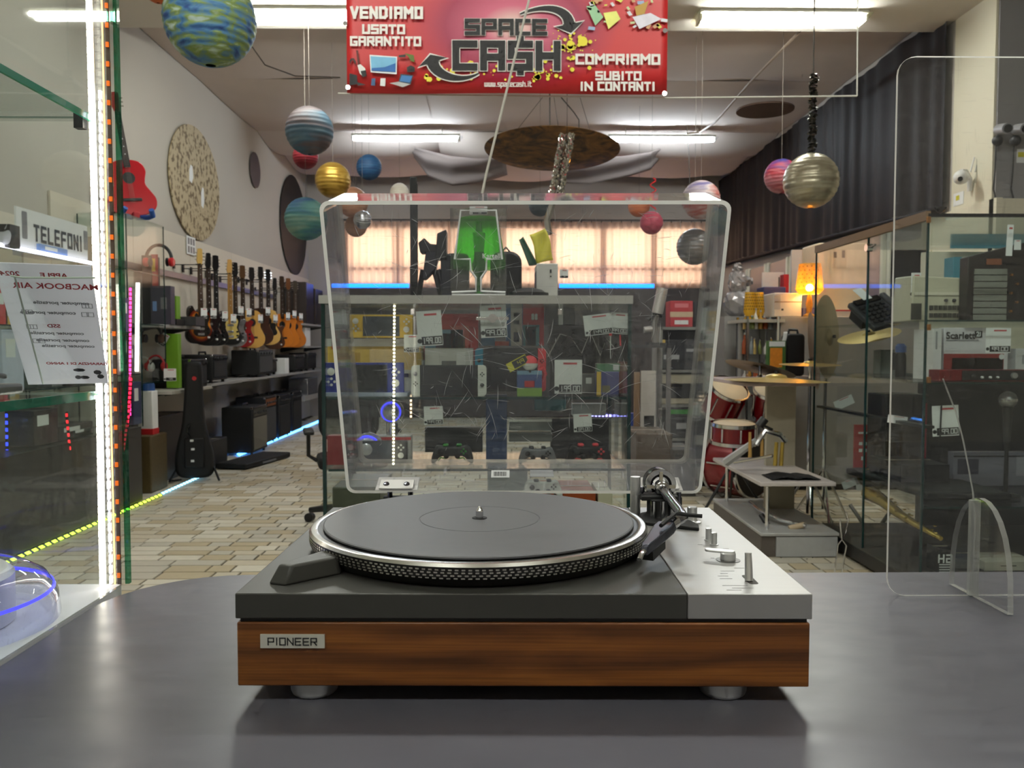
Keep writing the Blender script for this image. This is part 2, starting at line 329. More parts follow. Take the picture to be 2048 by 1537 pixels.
for k in range(7):
    x0 = WX0 - .03 + (WX1 - WX0 + .06) * k / 7; x1 = WX0 - .03 + (WX1 - WX0 + .06) * (k + 1) / 7 - .004
    b = MB(); b.grid(lambda u, v: (x0 + (x1 - x0) * u, YB - .075 + .02 * math.sin(u * 44 + k) * (1 - .3 * v), WZ0 - .04 + (WZ1 - WZ0 + .12) * v), 60, 4)
    pos = ('far left end of the end window', 'second from the left at the end window', 'third from the left at the end window', 'middle of the end window', 'third from the right at the end window', 'second from the right at the end window', 'far right end of the end window')[k]
    tag(b.build('curtain', m_cur), 'sheer peach curtain panel, ' + pos, 'curtain', 'sheer curtains over the end window')
r = T('curtain_rail', 'thin metal curtain rail with rings above the end window', 'curtain rail', (0, YB - .14, WZ1 + .1))
b = MB(); b.cyl((WX0 - .1, 0, 0), (WX1 + .1, 0, 0), .015, n=8); b.build('rod', M('rail_metal', (90, 84, 80), .4, .8), r)
for k in range(36):
    x = WX0 + (WX1 - WX0) * (k + .5) / 36; b = MB(); b.lathe([(.022, -.006), (.03, 0), (.022, .006), (.018, 0), (.022, -.006)], (x, 0, -.02), 10, (1, 0, 0), False); b.build('ring', M('rail_metal'), r)
# dark panelling under the window with the blue light tube above it
b = MB(); b.bb(WX0 + .1, WX1, YB - .45, YB - .05, .02, 2.28); o = tag(b.build('storage_cupboard', M('dark_brown_laminate', (52, 42, 40), .4), smooth=0, bevel=.006), 'dark brown cupboard wall under the end window', 'cupboard')
r = T('led_tube', 'bright blue LED rope along the foot of the end window', 'light strip', (0, YB - .4, 2.33))
for x0, x1 in ((-2.95, -1.6), (-1.1, -.95), (1.05, 2.72)):
    b = MB(); b.cyl((x0, 0, 0), (x1, 0, 0), .035, n=8); b.build('led_segment', EMIT('blue_led', (20, 110, 255), 3.5, False), r)
# hanging cloth that hides the rear ceiling: sagging swags
m_cloth = M('ceiling_cloth', (206, 193, 184), .9, var=.05, scale=3)
ys = [YE + .03, 9.6, 11.9, 13.4, YB - .1]
for k in range(4):
    y0, y1 = ys[k], ys[k + 1]; sag = (.03, .05, .20, .16)[k]
    for h, (x0, x1) in enumerate(((WL + .01, -.9), (-.9, 1.5), (1.5, WR - .01))):
        def fn(u, v, y0=y0, y1=y1, x0=x0, x1=x1, sag=sag, h=h, k=k):
            e = math.sin(math.pi * u) * .5 + .5 * math.sin(math.pi * v)
            s_ = sag * (math.sin(math.pi * v) ** 1.0) * (.45 + .55 * math.sin(math.pi * u)) * (1.5 if (h == 1 and k >= 2) else 1)
            return (x0 + (x1 - x0) * u, y0 + (y1 - y0) * v, ZC + .05 - s_ + .012 * math.sin(9 * u + 3 * v + k) * e)
        b = MB(); b.grid(fn, 26, 16)
        place = ('left', 'middle', 'right')[h] + (' by the front ceiling edge', ' ahead of the rear lights', ' just behind the rear lights', ' nearest the end wall')[k]
        tag(b.build('ceiling_drape', m_cloth, smooth=180), 'grey cloth drape sagging under the ceiling, ' + place, 'drape', 'cloth drapes under the rear ceiling')
# tall dark satin drape along the right wall
def fdr(u, v):
    y = 7.34 + (YB - .15 - 7.34) * u; z0 = 2.52 + .22 * u; return (WR - .07 + .014 * math.sin(u * 150 + 2 * math.sin(u * 23)) * (1 - .4 * v) + .02 * math.sin(u * 37), y, z0 + (ZC - .05 - z0) * v)
b = MB(); b.grid(fdr, 300, 8); tag(b.build('satin_drape', M('black_satin', (27, 21, 20), .62, var=.2, scale=8, spec=.18), smooth=180), 'long dark brown satin drape hanging along the right wall', 'drape')
b = MB(); b.grid(lambda u, v: (WR - .03 - .10 * math.sin(math.pi * v / 2), 7.34 + (YB - 7.6) * u, 2.505 + .22 * u - .05 * math.sin(math.pi * v)), 60, 6)
tag(b.build('drape_hem', M('black_satin'), smooth=180, solid=.01), 'rolled lower hem under the dark satin drape on the right wall', 'drape')
# right-hand front wall: cream return and grey face
b = MB(); b.bb(WR, WR + .3, 6.72, 7.32, 0, 4.13); S(b.build('wall_return', m_cream, smooth=0))
b = MB(); b.bb(WR + .02, 7, 6.70, 6.72, 0, 4.13); S(b.build('wall_front_right', M('grey_wall_paint', (150, 148, 150), .8, var=.03), smooth=0))
b = MB(); b.bb(WR - .03, WR + .02, 6.6, 8.4, 1.2, 2.46); b.bb(WR - .03, 7, 6.64, 6.70, 1.2, 2.46); S(b.build('trim_1', m_cream, smooth=0))
# white slat-wall boards behind the guitars
for k in range(6):
    y0 = 6.4 + k * 1.42; b = MB(); b.bb(WL, WL + .02, y0 + .004, y0 + 1.416, .9, 2.46); o = S(b.build('trim_%d' % (k + 2), M('white_board', (214, 206, 190), .6, var=.03), smooth=0))
b = MB(); b.bb(WL, WL + .022, 3.0, 6.39, .6, 2.2); S(b.build('trim_9', M('white_board'), smooth=0))
# ------------------------------------------------------------------ fluorescent fixtures
m_hous = M('fixture_white', (216, 214, 204), .5)
def tube_light(name, label, x, y, z, L, wdt, cap, e, col, cool=False, hang=0.):
    r = T(name, label, 'light fixture', (x, y, z))
    b = MB(); b.bb(-L / 2, L / 2, -wdt / 2, wdt / 2, -.03, 0); b.build('housing', m_hous, r, bevel=.004)
    b = MB(); b.box(0, 0, -.06, L * .985, wdt * .9, .06, top=1 / .94, topy=1 / .78); b.build('diffuser', GLASS('prismatic_cover', (250, 250, 236), .6, haze=.10, hazec=(240, 238, 210)) if not cool else GLASS('clear_cover', (250, 252, 255), .6), r, smooth=0)
    for s_ in ((-.25, .25) if not cool else (0,)):
        b = MB(); b.cyl((-L * .47, s_ * wdt, -.058), (L * .47, s_ * wdt, -.058), .019 if not cool else .03, n=10); b.build('tube', EMIT(cap, col, e), r)
    for s_ in (-1, 1):
        b = MB(); b.box(s_ * L * .4925, 0, -.06, .02, wdt * .82, .05); b.build('end_cap', m_hous, r, smooth=0)
    return r
FW = (246, 249, 255)
for x, y, lab in ((2.42, 7.2, 'lit fluorescent fixture near the ceiling edge, right of the red banner'), (-1.62, 7.2, 'lit fluorescent fixture at the ceiling edge, partly behind the left end of the red banner'), (-1.3, 2.35, 'lit fluorescent fixture overhead left of the counter'), (1.5, 2.35, 'lit fluorescent fixture overhead right of the counter'),
                  (-1.3, -1.3, 'lit fluorescent fixture behind the camera on the left'), (1.5, -1.3, 'lit fluorescent fixture behind the camera on the right')):
    tube_light('fluorescent_light', lab, x, y, 4.13, 1.44, .2, 'tube_warm' if y > 0 else 'tube_warm_dim', LAMP_FRONT * (3.4 if y > 0 else 2.3), FW)  # tubes behind the camera set weaker so the deck's front shadow stays dark
for x, lab in ((-1.30, 'lit cool white tube light under the rear ceiling, left of the hanging disc'), (2.25, 'lit cool white tube light under the rear ceiling, right of the hanging disc')):
    tube_light('fluorescent_light', lab, x, 11.6, 4.2, 1.5, .12, 'tube_cool', LAMP_REAR * 3.2, (236, 248, 255), True)
for x in (-1.30, 2.25):
    pr = [o for o in bpy.data.objects if o.name.startswith('fluorescent_light') and abs(o.location.x - x) < .01 and o.location.y > 11][0]
    for dx in (-.5, .5): b = MB(); b.cyl((dx, 0, 0), (dx, 0, .19), .006, n=6); b.build('hanger', M('fixture_white'), pr)

# loose cloth swags hanging low ahead of the end wall
def swag(label, top, low, Y0, Y1):
    n = len(top) - 1
    def fn(u, v):
        i = min(int(u * n), n - 1); f = u * n - i; a = Vector((*top[i], 0)).lerp(Vector((*top[i + 1], 0)), f); c = Vector((*low[i], 0)).lerp(Vector((*low[i + 1], 0)), f); p = a.lerp(c, v)
        return at(p.x, p.y, Y0 + (Y1 - Y0) * v + .05 * math.sin(v * 9 + u * 4))
    b = MB(); b.grid(fn, 24, 10); tag(b.build('cloth_swag', M('grey_voile', (122, 110, 105), .95, var=.06, scale=3), smooth=180, solid=.004), label, 'drape', 'loose cloth swags')
swag('loose grey cloth swag left of the hanging disc', [(812, 290), (850, 300), (900, 312), (960, 318), (1010, 312)], [(826, 312), (856, 352), (905, 372), (965, 366), (1015, 350)], 12.3, 12.9)
swag('loose grey cloth swag right of the hanging disc', [(1120, 318), (1180, 316), (1250, 312), (1300, 304), (1340, 290)], [(1100, 366), (1180, 368), (1260, 352), (1300, 340), (1325, 312)], 12.3, 12.9)

# ------------------------------------------------------------------ shop counter
def counter_out(x1=2.6, y0=-.6, yf=.983, xl=-.43, r=.13):
    P = [(xl, y0), (x1, y0), (x1, yf)]
    for k in range(9): t = R(90 + 90 * k / 8); P.append((xl + r + math.cos(t) * r, yf - r + math.sin(t) * r))
    return P
def counter_mat():
    m = M('grey_laminate', (98, 97, 106), .33, var=.07, scale=5, spec=.45); nt = m.node_tree; N = nt.nodes; b = N['Principled BSDF']
    tc = N.new('ShaderNodeTexCoord'); mp = N.new('ShaderNodeMapping'); mp.inputs['Scale'].default_value = (3, 7, 1); mp.inputs['Rotation'].default_value = (0, 0, .9)
    nz = N.new('ShaderNodeTexNoise'); nz.inputs['Scale'].default_value = 6; nz.inputs['Detail'].default_value = 3
    rp = N.new('ShaderNodeValToRGB'); rp.color_ramp.elements[0].color = (.30, .30, .30, 1); rp.color_ramp.elements[1].color = (.38, .38, .38, 1); rp.color_ramp.elements[0].position = .35; rp.color_ramp.elements[1].position = .7
    for a, c in ((tc.outputs['Object'], mp.inputs[0]), (mp.outputs[0], nz.inputs['Vector']), (nz.outputs[0], rp.inputs[0]), (rp.outputs[0], b.inputs['Roughness'])): nt.links.new(a, c)
    return m
r = T('shop_counter', 'dark grey laminate shop counter with a rounded far corner', 'counter', (0, 0, 0))
b = MB(); b.prism(counter_out(), .965, 1.0, (0, 0, 0), X_, Y_, Z_); b.build('worktop', counter_mat(), r, bevel=.003)
b = MB(); b.prism(counter_out(2.5, -.5, .9, -.40, .1), 0, .965, (0, 0, 0), X_, Y_, Z_); b.build('counter_body', M('counter_body_laminate', (84, 82, 86), .5), r)
# ------------------------------------------------------------------ the turntable
tt = T('turntable', 'vintage walnut and black record player with its clear lid raised', 'record player', (.0174, .617, 1.0), R(-1.15))
# wood grain
def walnut():
    m = bpy.data.materials.new('walnut_veneer'); m.use_nodes = True; nt = m.node_tree; N = nt.nodes; b = N['Principled BSDF']
    tc = N.new('ShaderNodeTexCoord'); mp = N.new('ShaderNodeMapping'); mp.inputs['Scale'].default_value = (3.0, 8, 13)
    n1 = N.new('ShaderNodeTexNoise'); n1.inputs['Scale'].default_value = 2.2; n1.inputs['Detail'].default_value = 3; n1.inputs['Distortion'].default_value = 1.1
    wv = N.new('ShaderNodeTexWave'); wv.bands_direction = 'Z'; wv.inputs['Scale'].default_value = .8; wv.inputs['Distortion'].default_value = 11; wv.inputs['Detail'].default_value = 3; wv.inputs['Detail Scale'].default_value = .9
    mp2 = N.new('ShaderNodeMapping'); mp2.inputs['Scale'].default_value = (7, 200, 420); n2 = N.new('ShaderNodeTexNoise'); n2.inputs['Scale'].default_value = 1.4; n2.inputs['Detail'].default_value = 4
    rp = N.new('ShaderNodeValToRGB'); e = rp.color_ramp.elements
    e[0].position = .08; e[0].color = lin((58, 32, 18)) + (1,); e[1].position = .95; e[1].color = lin((172, 108, 46)) + (1,)
    q = e.new(.3); q.color = lin((112, 66, 32)) + (1,); q = e.new(.6); q.color = lin((142, 86, 38)) + (1,)
    ad = N.new('ShaderNodeMix'); ad.inputs[0].default_value = .62
    mx = N.new('ShaderNodeMix'); mx.data_type = 'RGBA'; mx.blend_type = 'MULTIPLY'; mx.inputs[0].default_value = .55
    r2 = N.new('ShaderNodeValToRGB'); r2.color_ramp.elements[0].position = .35; r2.color_ramp.elements[0].color = (.45, .4, .36, 1); r2.color_ramp.elements[1].position = .6
    L = nt.links
    for a, c in ((tc.outputs['Object'], mp.inputs[0]), (tc.outputs['Object'], mp2.inputs[0]), (mp.outputs[0], n1.inputs['Vector']), (mp.outputs[0], wv.inputs['Vector']), (mp2.outputs[0], n2.inputs['Vector']),
                 (wv.outputs[1], ad.inputs[2]), (n1.outputs[0], ad.inputs[3]), (ad.outputs[0], rp.inputs[0]), (rp.outputs[0], mx.inputs[6]), (n2.outputs[0], r2.inputs[0]), (r2.outputs[0], mx.inputs[7]), (mx.outputs[2], b.inputs['Base Color'])): L.new(a, c)
    b.inputs['Roughness'].default_value = .36; return m
m_blk = M('turntable_black', (68, 67, 63), .4, var=.06, scale=60, spec=.4)
m_kn = M('satin_chrome', (226, 226, 226), .28, .7, var=.02)
m_sil = M('brushed_silver', (182, 181, 180), .42, .7, var=.04, scale=8, stretch=(1, 40, 1))
m_chr = M('chrome', (214, 214, 216), .12, 1., var=.02)
m_dchr = M('dark_chrome', (118, 118, 128), .2, 1., var=.04)
m_rub = M('black_rubber', (26, 26, 27), .6, var=.1)
TW, TD = .438, .335
b = MB(); b.bb(-TW / 2 + .0008, TW / 2 - .0012, .0008, TD, .014, .0635); b.build('wooden_plinth', walnut(), tt, bevel=.0012)
b = MB(); b.bb(-TW / 2 + .003, TW / 2 - .003, .003, TD - .003, .0635, .067); b.build('shadow_gap', m_rub, tt, smooth=0)
XS = .1245
b = MB(); b.bb(-TW / 2, XS, 0, TD, .0635, .083); b.build('top_panel', m_blk, tt, bevel=.001)
sp = MB().bb(XS + .0003, TW / 2, 0, TD, .0638, .0832).build('silver_control_panel', m_sil, tt, bevel=.0007); sp['label'] = 'brushed silver control panel'
for x, y in ((-.165, .025), (.158, .025), (-.165, TD - .03), (.158, TD - .03)):
    b = MB(); b.lathe([(.0155, 0), (.0175, .0015), (.0185, .004), (.0185, .014)], (x, y, 0), 32); b.build('foot', M('foot_aluminium', (224, 224, 224), .28, .75, var=.03), tt)
# nameplate
npl = MB().box(-.1754, .0002, .0493, .049, .0016, .0105).build('nameplate', M('nameplate_silver', (226, 224, 212), .3, .3, var=.02), tt, smooth=0)
b = MB(); strokes(b, 'PIONEER', .0060, (-.1754, -.0006, .0493), X_, Z_, -Y_, t=.95, gap=1.5, lift=.0002, fit=.037); b.build('lettering', INK(), npl, smooth=0)
npl['label'] = 'small silver PIONEER nameplate'
# platter
PX, PY = -.0405, .168
b = MB(); b.lathe([(.150, .084), (.153, .0845), (.1578, .0905), (.1590, .0925), (.1590, .1005), (.1570, .1028), (.1530, .1033), (.1510, .1026), (.1490, .1026), (.02, .1026)], (PX, PY, 0), 128); pl = b.build('platter', [M('platter_rim_dark', (42, 41, 40), .35, .4, var=.05)], tt, smooth=30)
b = MB(); b.lathe([(.1592, .1006), (.1572, .1030), (.1530, .1036), (.1512, .1030), (.1512, .1020)], (PX, PY, 0), 128, cap=False); b.build('polished_edge', M('polished_aluminium', (214, 212, 206), .22, .9, var=.02), pl)
b = MB()
for row in range(4):
    nd = (176, 180, 184, 190)[row]; z = .0918 + row * .0022; rr = .1592 if row else .1588
    for k in range(nd):
        t = 2 * math.pi * (k + .5 * (row % 2)) / nd; h = math.pi / nd * .55
        P = [(PX + rr * math.cos(t + s1 * h), PY + rr * math.sin(t + s1 * h), z + s2 * .00062) for s1, s2 in ((-1, -1), (1, -1), (1, 1), (-1, 1))]
        b.poly(P)
o = b.build('strobe_dots', M('strobe_silver', (206, 202, 192), .25, .8), pl, smooth=0); o['kind'] = 'stuff'
b = MB(); b.lathe([(.1450, .1026), (.1465, .1036), (.1465, .1050), (.1452, .1058), (.058, .1056), (.0576, .1051), (.0568, .1051), (.0564, .1056), (.0040, .1056)], (PX, PY, 0), 128)
b.build('rubber_mat', M('platter_mat_rubber', (108, 108, 112), .5, var=.05, scale=90), tt, smooth=30)
b = MB(); b.lathe([(.0036, .1052), (.0036, .1125), (.0030, .1130), (.0024, .1150), (.0008, .1170), (0, .1172)], (PX, PY, 0), 20); b.build('spindle', m_chr, tt)
b = MB(); b.lathe([(.0072, .1056), (.0072, .1062), (.0036, .1064)], (PX, PY, 0), 20); b.build('spindle_washer', m_rub, tt)
# strobe lamp housing at the front left
q = [(-.2015, .024), (-.186, .019), (-.1495, .052), (-.1495, .074), (-.160, .0795), (-.171, .0795)]
b = MB(); b.prism(q, .083, .0975, (0, 0, 0), X_, Y_, Z_, inset=.22); hs = b.build('strobe_housing', m_blk, tt, bevel=.002, seg=3)
b = MB(); strokes(b, '33 45', .0045, (-.1585, .062, .0976), (.82, .57, 0), (-.57, .82, 0), Z_, t=.6, lift=.0002); b.build('speed_marks', M('faded_print', (150, 150, 148), .6), hs, smooth=0)
# tonearm
ta = MB(); ta.lathe([(.0245, .0832), (.0245, .0862), (.0185, .0870), (.0160, .0900), (.0160, .1045), (.012, .1055)], (.153, .275, 0), 32); tb = ta.build('tonearm_base', m_rub, tt)
b = MB(); b.prism([(-.03, -.018), (.0, -.036), (.027, -.05), (.03, -.034), (.02, .02), (-.02, .022)], .0832, .0868, (.153, .262, 0), X_, Y_, Z_); b.build('base_wedge', m_rub, tb, bevel=.001)
for dx in (-.012, -.002, .008):
    b = MB(); b.cyl((.153 + dx, .258, .086), (.153 + dx, .258, .105), .0026, n=10); b.build('support_pillar', m_chr, tb)
b = MB(); b.bb(.130, .170, .268, .284, .1035, .1085); b.build('bearing_bridge', m_rub, tt, bevel=.001)
b = MB(); b.cyl((.1265, .290, .0832), (.1265, .290, .1265), .0056, n=20); b.build('rest_post', m_kn, tt, bevel=.0004)
b = MB(); b.cyl((.134, .290, .101), (.134, .290, .115), .0028, n=12); b.cyl((.129, .29, .108), (.150, .288, .108), .0022, n=8); b.build('anti_skate_dial', m_dchr, tt)
b = MB(); b.lathe([(.0090, -.012), (.0155, -.012), (.0168, -.010), (.0168, .010), (.0155, .012), (.0090, .012), (.0090, -.012)], (.1545, .302, .1175), 36, (0, 1, 0), False); cw = b.build('counterweight', M('counterweight_black', (40, 40, 44), .25, .7), tt)
b = MB(); b.lathe([(.0118, -.0135), (.0166, -.0135), (.0172, -.0118)], (.1545, .302, .1175), 36, (0, 1, 0), False); b.build('chrome_ring', m_chr, cw)
for a in (90, 0, 180):
    t = R(a); b = MB(); b.box(.1545 + math.cos(t) * .0105, .2885, .1155 + math.sin(t) * .0105, .010 if a != 90 else .0035, .004, .0035 if a != 90 else .012); b.build('gimbal_arm', M('ivory_metal', (204, 196, 178), .35, .5), cw)
b = MB(); b.ball((.1545, .282, .1150), .0082, 20, 12); b.build('pivot_bearing', m_chr, tt)
def Q_(px, py, z): return RM['turntable'].inverted() @ onz(px, py, 1.0 + z) - Z_ * .003
el, e2, co, tip = Q_(1362, 1027, .1145), Q_(1366, 1035, .1135), Q_(1336, 1050, .111), Q_(1279, 1113, .1025)
arm = [Vector((.1545, .300, .1165)), Vector((.1545, .282, .1145)), Vector((.1545, .282, .1145)).lerp(el, .5), el, e2, e2.lerp(co, .35), co.lerp(e2, .25), co]
b = MB(); b.tube(arm, .0050, 14); b.build('arm_tube', M('arm_steel', (168, 168, 176), .16, 1., var=.03), tt)
b = MB(); b.cyl(co.lerp(e2, .45), co, .0060, .0072, n=18); b.build('locking_collar', m_chr, tt)
hd = (tip - co); HL = hd.length; hd.normalize(); hn = Vector((-hd.y, hd.x, 0)).normalized(); hu = hd.cross(hn); ho = co.copy(); kx = HL / .0745
b = MB(); b.prism([(x * kx, y) for x, y in ((0, -.0085), (.012, -.0095), (.030, -.0078), (.060, -.0042), (.0645, -.003), (.0645, .003), (.060, .0042), (.030, .0078), (.012, .0095), (0, .0085))], -.0035, .0045, ho, hd, hn, hu, inset=.12); hsl = b.build('headshell', M('headshell_grey', (84, 86, 98), .25, .7), tt, bevel=.0012)
b = MB(); b.prism([(.028 * kx, -.0065), (.056 * kx, -.005), (.056 * kx, .005), (.028 * kx, .0065)], -.011, -.0035, ho, hd, hn, hu); b.build('cartridge', m_rub, hsl)
b = MB(); b.tube([ho + hd * .0635 * kx, ho + hd * .070 * kx, tip - Z_ * .003], .0022, 8); b.build('finger_tip', m_chr, hsl)
b = MB(); b.tube([Q_(1322, 1052, .116), Q_(1340, 1037, .119), Q_(1351, 1028, .120), Q_(1360, 1028, .120), Q_(1380, 1031, .120), Q_(1404, 1033, .120)], .0019, 8); b.build('finger_lift', m_rub, hsl)
# controls on the silver panel
def P_(px, py): v = onz(px, py, 1.0862); return RM['turntable'].inverted() @ v - Z_ * .003
p = P_(1384, 1046); b = MB(); b.lathe([(.0095, 0), (.0095, .0016), (.0062, .0024), (.0052, .0040), (.0052, .0165), (.0045, .0172)], p, 24); b.build('cueing_knob', m_kn, sp)
for px, py, h in ((1417, 1081, .0112), (1428, 1090, .0112)):
    p = P_(px, py); b = MB(); b.lathe([(.0042, 0), (.0042, .0006), (.0028, .0008), (.0028, h), (.0022, h + .0005)], p, 18); b.build('push_knob', m_kn, sp)
p = P_(1456, 1121); b = MB(); b.lathe([(.0105, 0), (.0105, .0004)], p, 28); b.build('knob_recess', M('recess_grey', (120, 118, 116), .4, .6), sp)
b = MB(); b.lathe([(.0066, 0), (.0066, .0062), (.0058, .0070)], p, 28); kn = b.build('speed_knob', m_kn, sp)
b = MB(); b.prism(rrect(.026, .008, .0038, 4), .0062, .0082, p + Vector((-.0062, .004, 0)), Vector((.93, -.37, 0)), Vector((.37, .93, 0)), Z_); b.build('pointer_bar', m_kn, kn, bevel=.0004)
p = P_(1500, 1160); b = MB(); b.prism(rrect(.0075, .026, .003, 3), -.001, .00015, p, X_, Y_, Z_); b.build('lever_slot', M('slot_dark', (48, 44, 38), .6), sp)
b = MB(); b.tube([p + Vector((-.002, -.004, 0)), p + Vector((-.0015, -.001, .0105)), p + Vector((-.0015, .001, .0215))], [.0032, .0030, .0027], 12); b.build('start_lever', m_kn, sp)
m_pr = M('panel_print', (132, 130, 130), .6)
b = MB()
for px, py, n in ((1455, 1143, 30), (1448, 1148, 16), (1446, 1153, 22), (1452, 1158, 26), (1484, 1137, 34), (1470, 1172, 52), (1486, 1177, 44), (1468, 1181, 30), (1415, 1053, 10), (1406, 1075, 8), (1400, 1090, 12), (1452, 1098, 14), (1425, 1117, 8)):
    p = P_(px, py); b.box(p.x, p.y, .0833, n * .00038, .0007, .0001)
o = b.build('printed_legends', m_pr, sp, smooth=0); o['kind'] = 'stuff'
# hinged lid: clear acrylic box raised to about 69 degrees
LW, LD, LH, TH = .413, .340, .0705, .0038
m_acr = GLASS('lid_acrylic', (252, 252, 252), 1.3, haze=.030, hazec=(240, 240, 246), scratch=.12, rough=.03, ior=1.49)
m_edge = M('acrylic_edge', (250, 249, 242), .3, var=.02)
nt_ = m_edge.node_tree; trl = nt_.nodes.new('ShaderNodeBsdfTranslucent'); trl.inputs[0].default_value = (1, .99, .95, 1); mxs = nt_.nodes.new('ShaderNodeMixShader'); mxs.inputs[0].default_value = .6      # the cut edge passes light on
nt_.links.new(nt_.nodes['Principled BSDF'].outputs[0], mxs.inputs[1]); nt_.links.new(trl.outputs[0], mxs.inputs[2]); nt_.links.new(mxs.outputs[0], nt_.nodes['Material Output'].inputs[0])
lid = bpy.data.objects.new('dust_cover', None); COL.objects.link(lid); lid.parent = tt
ang = math.atan2(.3167, -.1235)                    # lid plane leans back towards the viewer at the top
ux = Vector((0, -.1235, .3167)).normalized(); wn = Vector((0, ux.z, -ux.y))     # up the lid; away from the viewer
lid.matrix_basis = Matrix((X_, ux, wn)).transposed().to_4x4() @ Matrix(); mm = lid.matrix_basis.copy(); mm.translation = Vector((.0035, .3375, .102)); lid.matrix_basis = mm
lid['label'] = 'scratched clear acrylic lid'
def shell(mb, w, l, h, t, rc=.010):
    """open box: rim at local z=0, closed at z=h; local x across, y up the lid"""
    O = rrect(w, l, rc, 5, 0, l / 2); I = rrect(w - 2 * t, l - 2 * t, rc - t * .6, 5, 0, l / 2); n = len(O); f = .004
    tp = lambda P, k, z: [(x * (1 - .012 * k), y * (1 - .022 * k) + .002 * k, z) for x, y in P]       # slight draft towards the closed side
    rings = [[(x, y, 0) for x, y in O], tp(O, 1, h - f), [(x * (1 - 2 * f / w), (y - l / 2) * (1 - 2 * f / l) + l / 2, h) for x, y, z in tp(O, 1, 0)]]
    inn = [[(x, y, 0) for x, y in I], tp(I, 1, h - t - f * .5), [(x * .985, (y - l / 2) * .985 + l / 2, h - t) for x, y, z in tp(I, 1, 0)]]
    for A in (rings, inn):
        for i, (a, c) in enumerate(zip(A, A[1:])):
            mb.cur = 2 if i == 1 else 3
            for k in range(n): j = (k + 1) % n; mb.poly([a[k], a[j], c[j], c[k]])
        mb.cur = 0; mb.poly(A[-1])
    mb.cur = 1
    for k in range(n): j = (k + 1) % n; mb.poly([rings[0][k], rings[0][j], inn[0][j], inn[0][k]])
b = MB(); shell(b, LW, LD, LH, TH); o = b.build('lid_shell', [m_acr, m_edge, GLASS('lid_fillet', (240, 240, 240), 2.2, haze=.30, hazec=(245, 242, 236), rough=.1), GLASS('lid_wall', (250, 250, 250), 1.5, haze=.06, hazec=(236, 236, 246), scratch=.15, rough=.04, ior=1.49)], lid, smooth=35)  # extra haze on walls and fillet paints in bright reflections
for hx in (-.150, .162):
    b = MB(); b.box(hx, -.001, .022, .050, .003, .030); hg = b.build('hinge_plate', M('hinge_white_metal', (232, 230, 228), .3, .4), lid, bevel=.001)
    b = MB(); b.box(hx, .0035, .014, .040, .0022, .020); hg2 = b.build('hinge_cover', M('hinge_white_metal'), lid, bevel=.0008)
    for s_ in (-.012, .012): b = MB(); b.lathe([(.0038, 0), (.003, .0016), (0, .0022)], (hx + s_, .0046, .013), 14, (0, 1, 0)); b.build('screw', m_dchr, lid)
    b = MB(); b.bb(hx + .0075 - .018, hx + .0075 + .018, .3352, .347, .070, .098); b.build('hinge_bracket', m_rub, tt, bevel=.001)
    for s_ in (-.010, .014): b = MB(); b.cyl((hx + .0075 + s_, .336, .08), (hx + .0075 + s_, .336, .104), .003, n=10); b.build('hinge_spring', m_dchr, tt)
b = MB(); b.prism([(-.011, 0), (.011, 0), (.011, .017), (-.011, .017)], .0003, .0007, (-.028, .0032, .030), X_, Z_ * 1.0, Y_); st = b.build('barcode_sticker', CARD(), lid, smooth=0)
b = MB()
for k in range(14): b.prism([(-.008 + k * .0011, .003), (-.008 + k * .0011 + (.0007 if k % 3 else .0004), .003), (-.008 + k * .0011 + (.0007 if k % 3 else .0004), .013), (-.008 + k * .0011, .013)], .0008, .001, (-.028, .0032, .030), X_, Z_, Y_)
b.build('barcode', INK(), st, smooth=0)

b = MB(); b.prism([(-.014, 0), (.014, 0), (.014, .016), (-.014, .016)], .0003, .0007, (.022, .0042, .030), X_, Z_, Y_); b.build('blank_sticker', M('sticker_grey', (150, 152, 154), .5), lid, smooth=0)
# fine scratches in the acrylic
q = random.Random(31); b = MB()
for k in range(280):
    x, y = q.uniform(-LW / 2 + .02, LW / 2 - .02), q.uniform(.02, LD - .025); a = q.gauss(.3, 1.1); L = abs(q.gauss(0, .022)) + .004; wd = q.uniform(.0001, .00042); cv = q.uniform(-.3, .3); n = 6; P = []
    if abs(x + math.cos(a) * L) > LW / 2 - .015 or not .015 < y + math.sin(a) * L < LD - .02: continue
    for j in range(n + 1): t = j / n; aa = a + cv * t; P.append((x + math.cos(aa) * L * t, y + math.sin(aa) * L * t))
    for (p0, p1), j in zip(zip(P, P[1:]), range(n)):
        w0 = wd * math.sin(math.pi * (j + .2) / (n + .4)); w1 = wd * math.sin(math.pi * (j + 1.2) / (n + .4)); nx, ny = -math.sin(a), math.cos(a); z = LH - TH - .0006
        b.poly([(p0[0] + nx * w0, p0[1] + ny * w0, z), (p0[0] - nx * w0, p0[1] - ny * w0, z), (p1[0] - nx * w1, p1[1] - ny * w1, z), (p1[0] + nx * w1, p1[1] + ny * w1, z)])
b.build('scratches', GLASS('scratch_white', (255, 255, 255), .3, haze=.6, hazec=(255, 255, 255)), lid, smooth=0)['kind'] = 'stuff'
for o in tt.children:                                # the deck stands a little proud of the wooden frame
    if o.name.split('.')[0] not in ('wooden_plinth', 'foot', 'nameplate', 'shadow_gap', 'dust_cover', 'hinge_bracket', 'hinge_spring'): o.location.z += .003
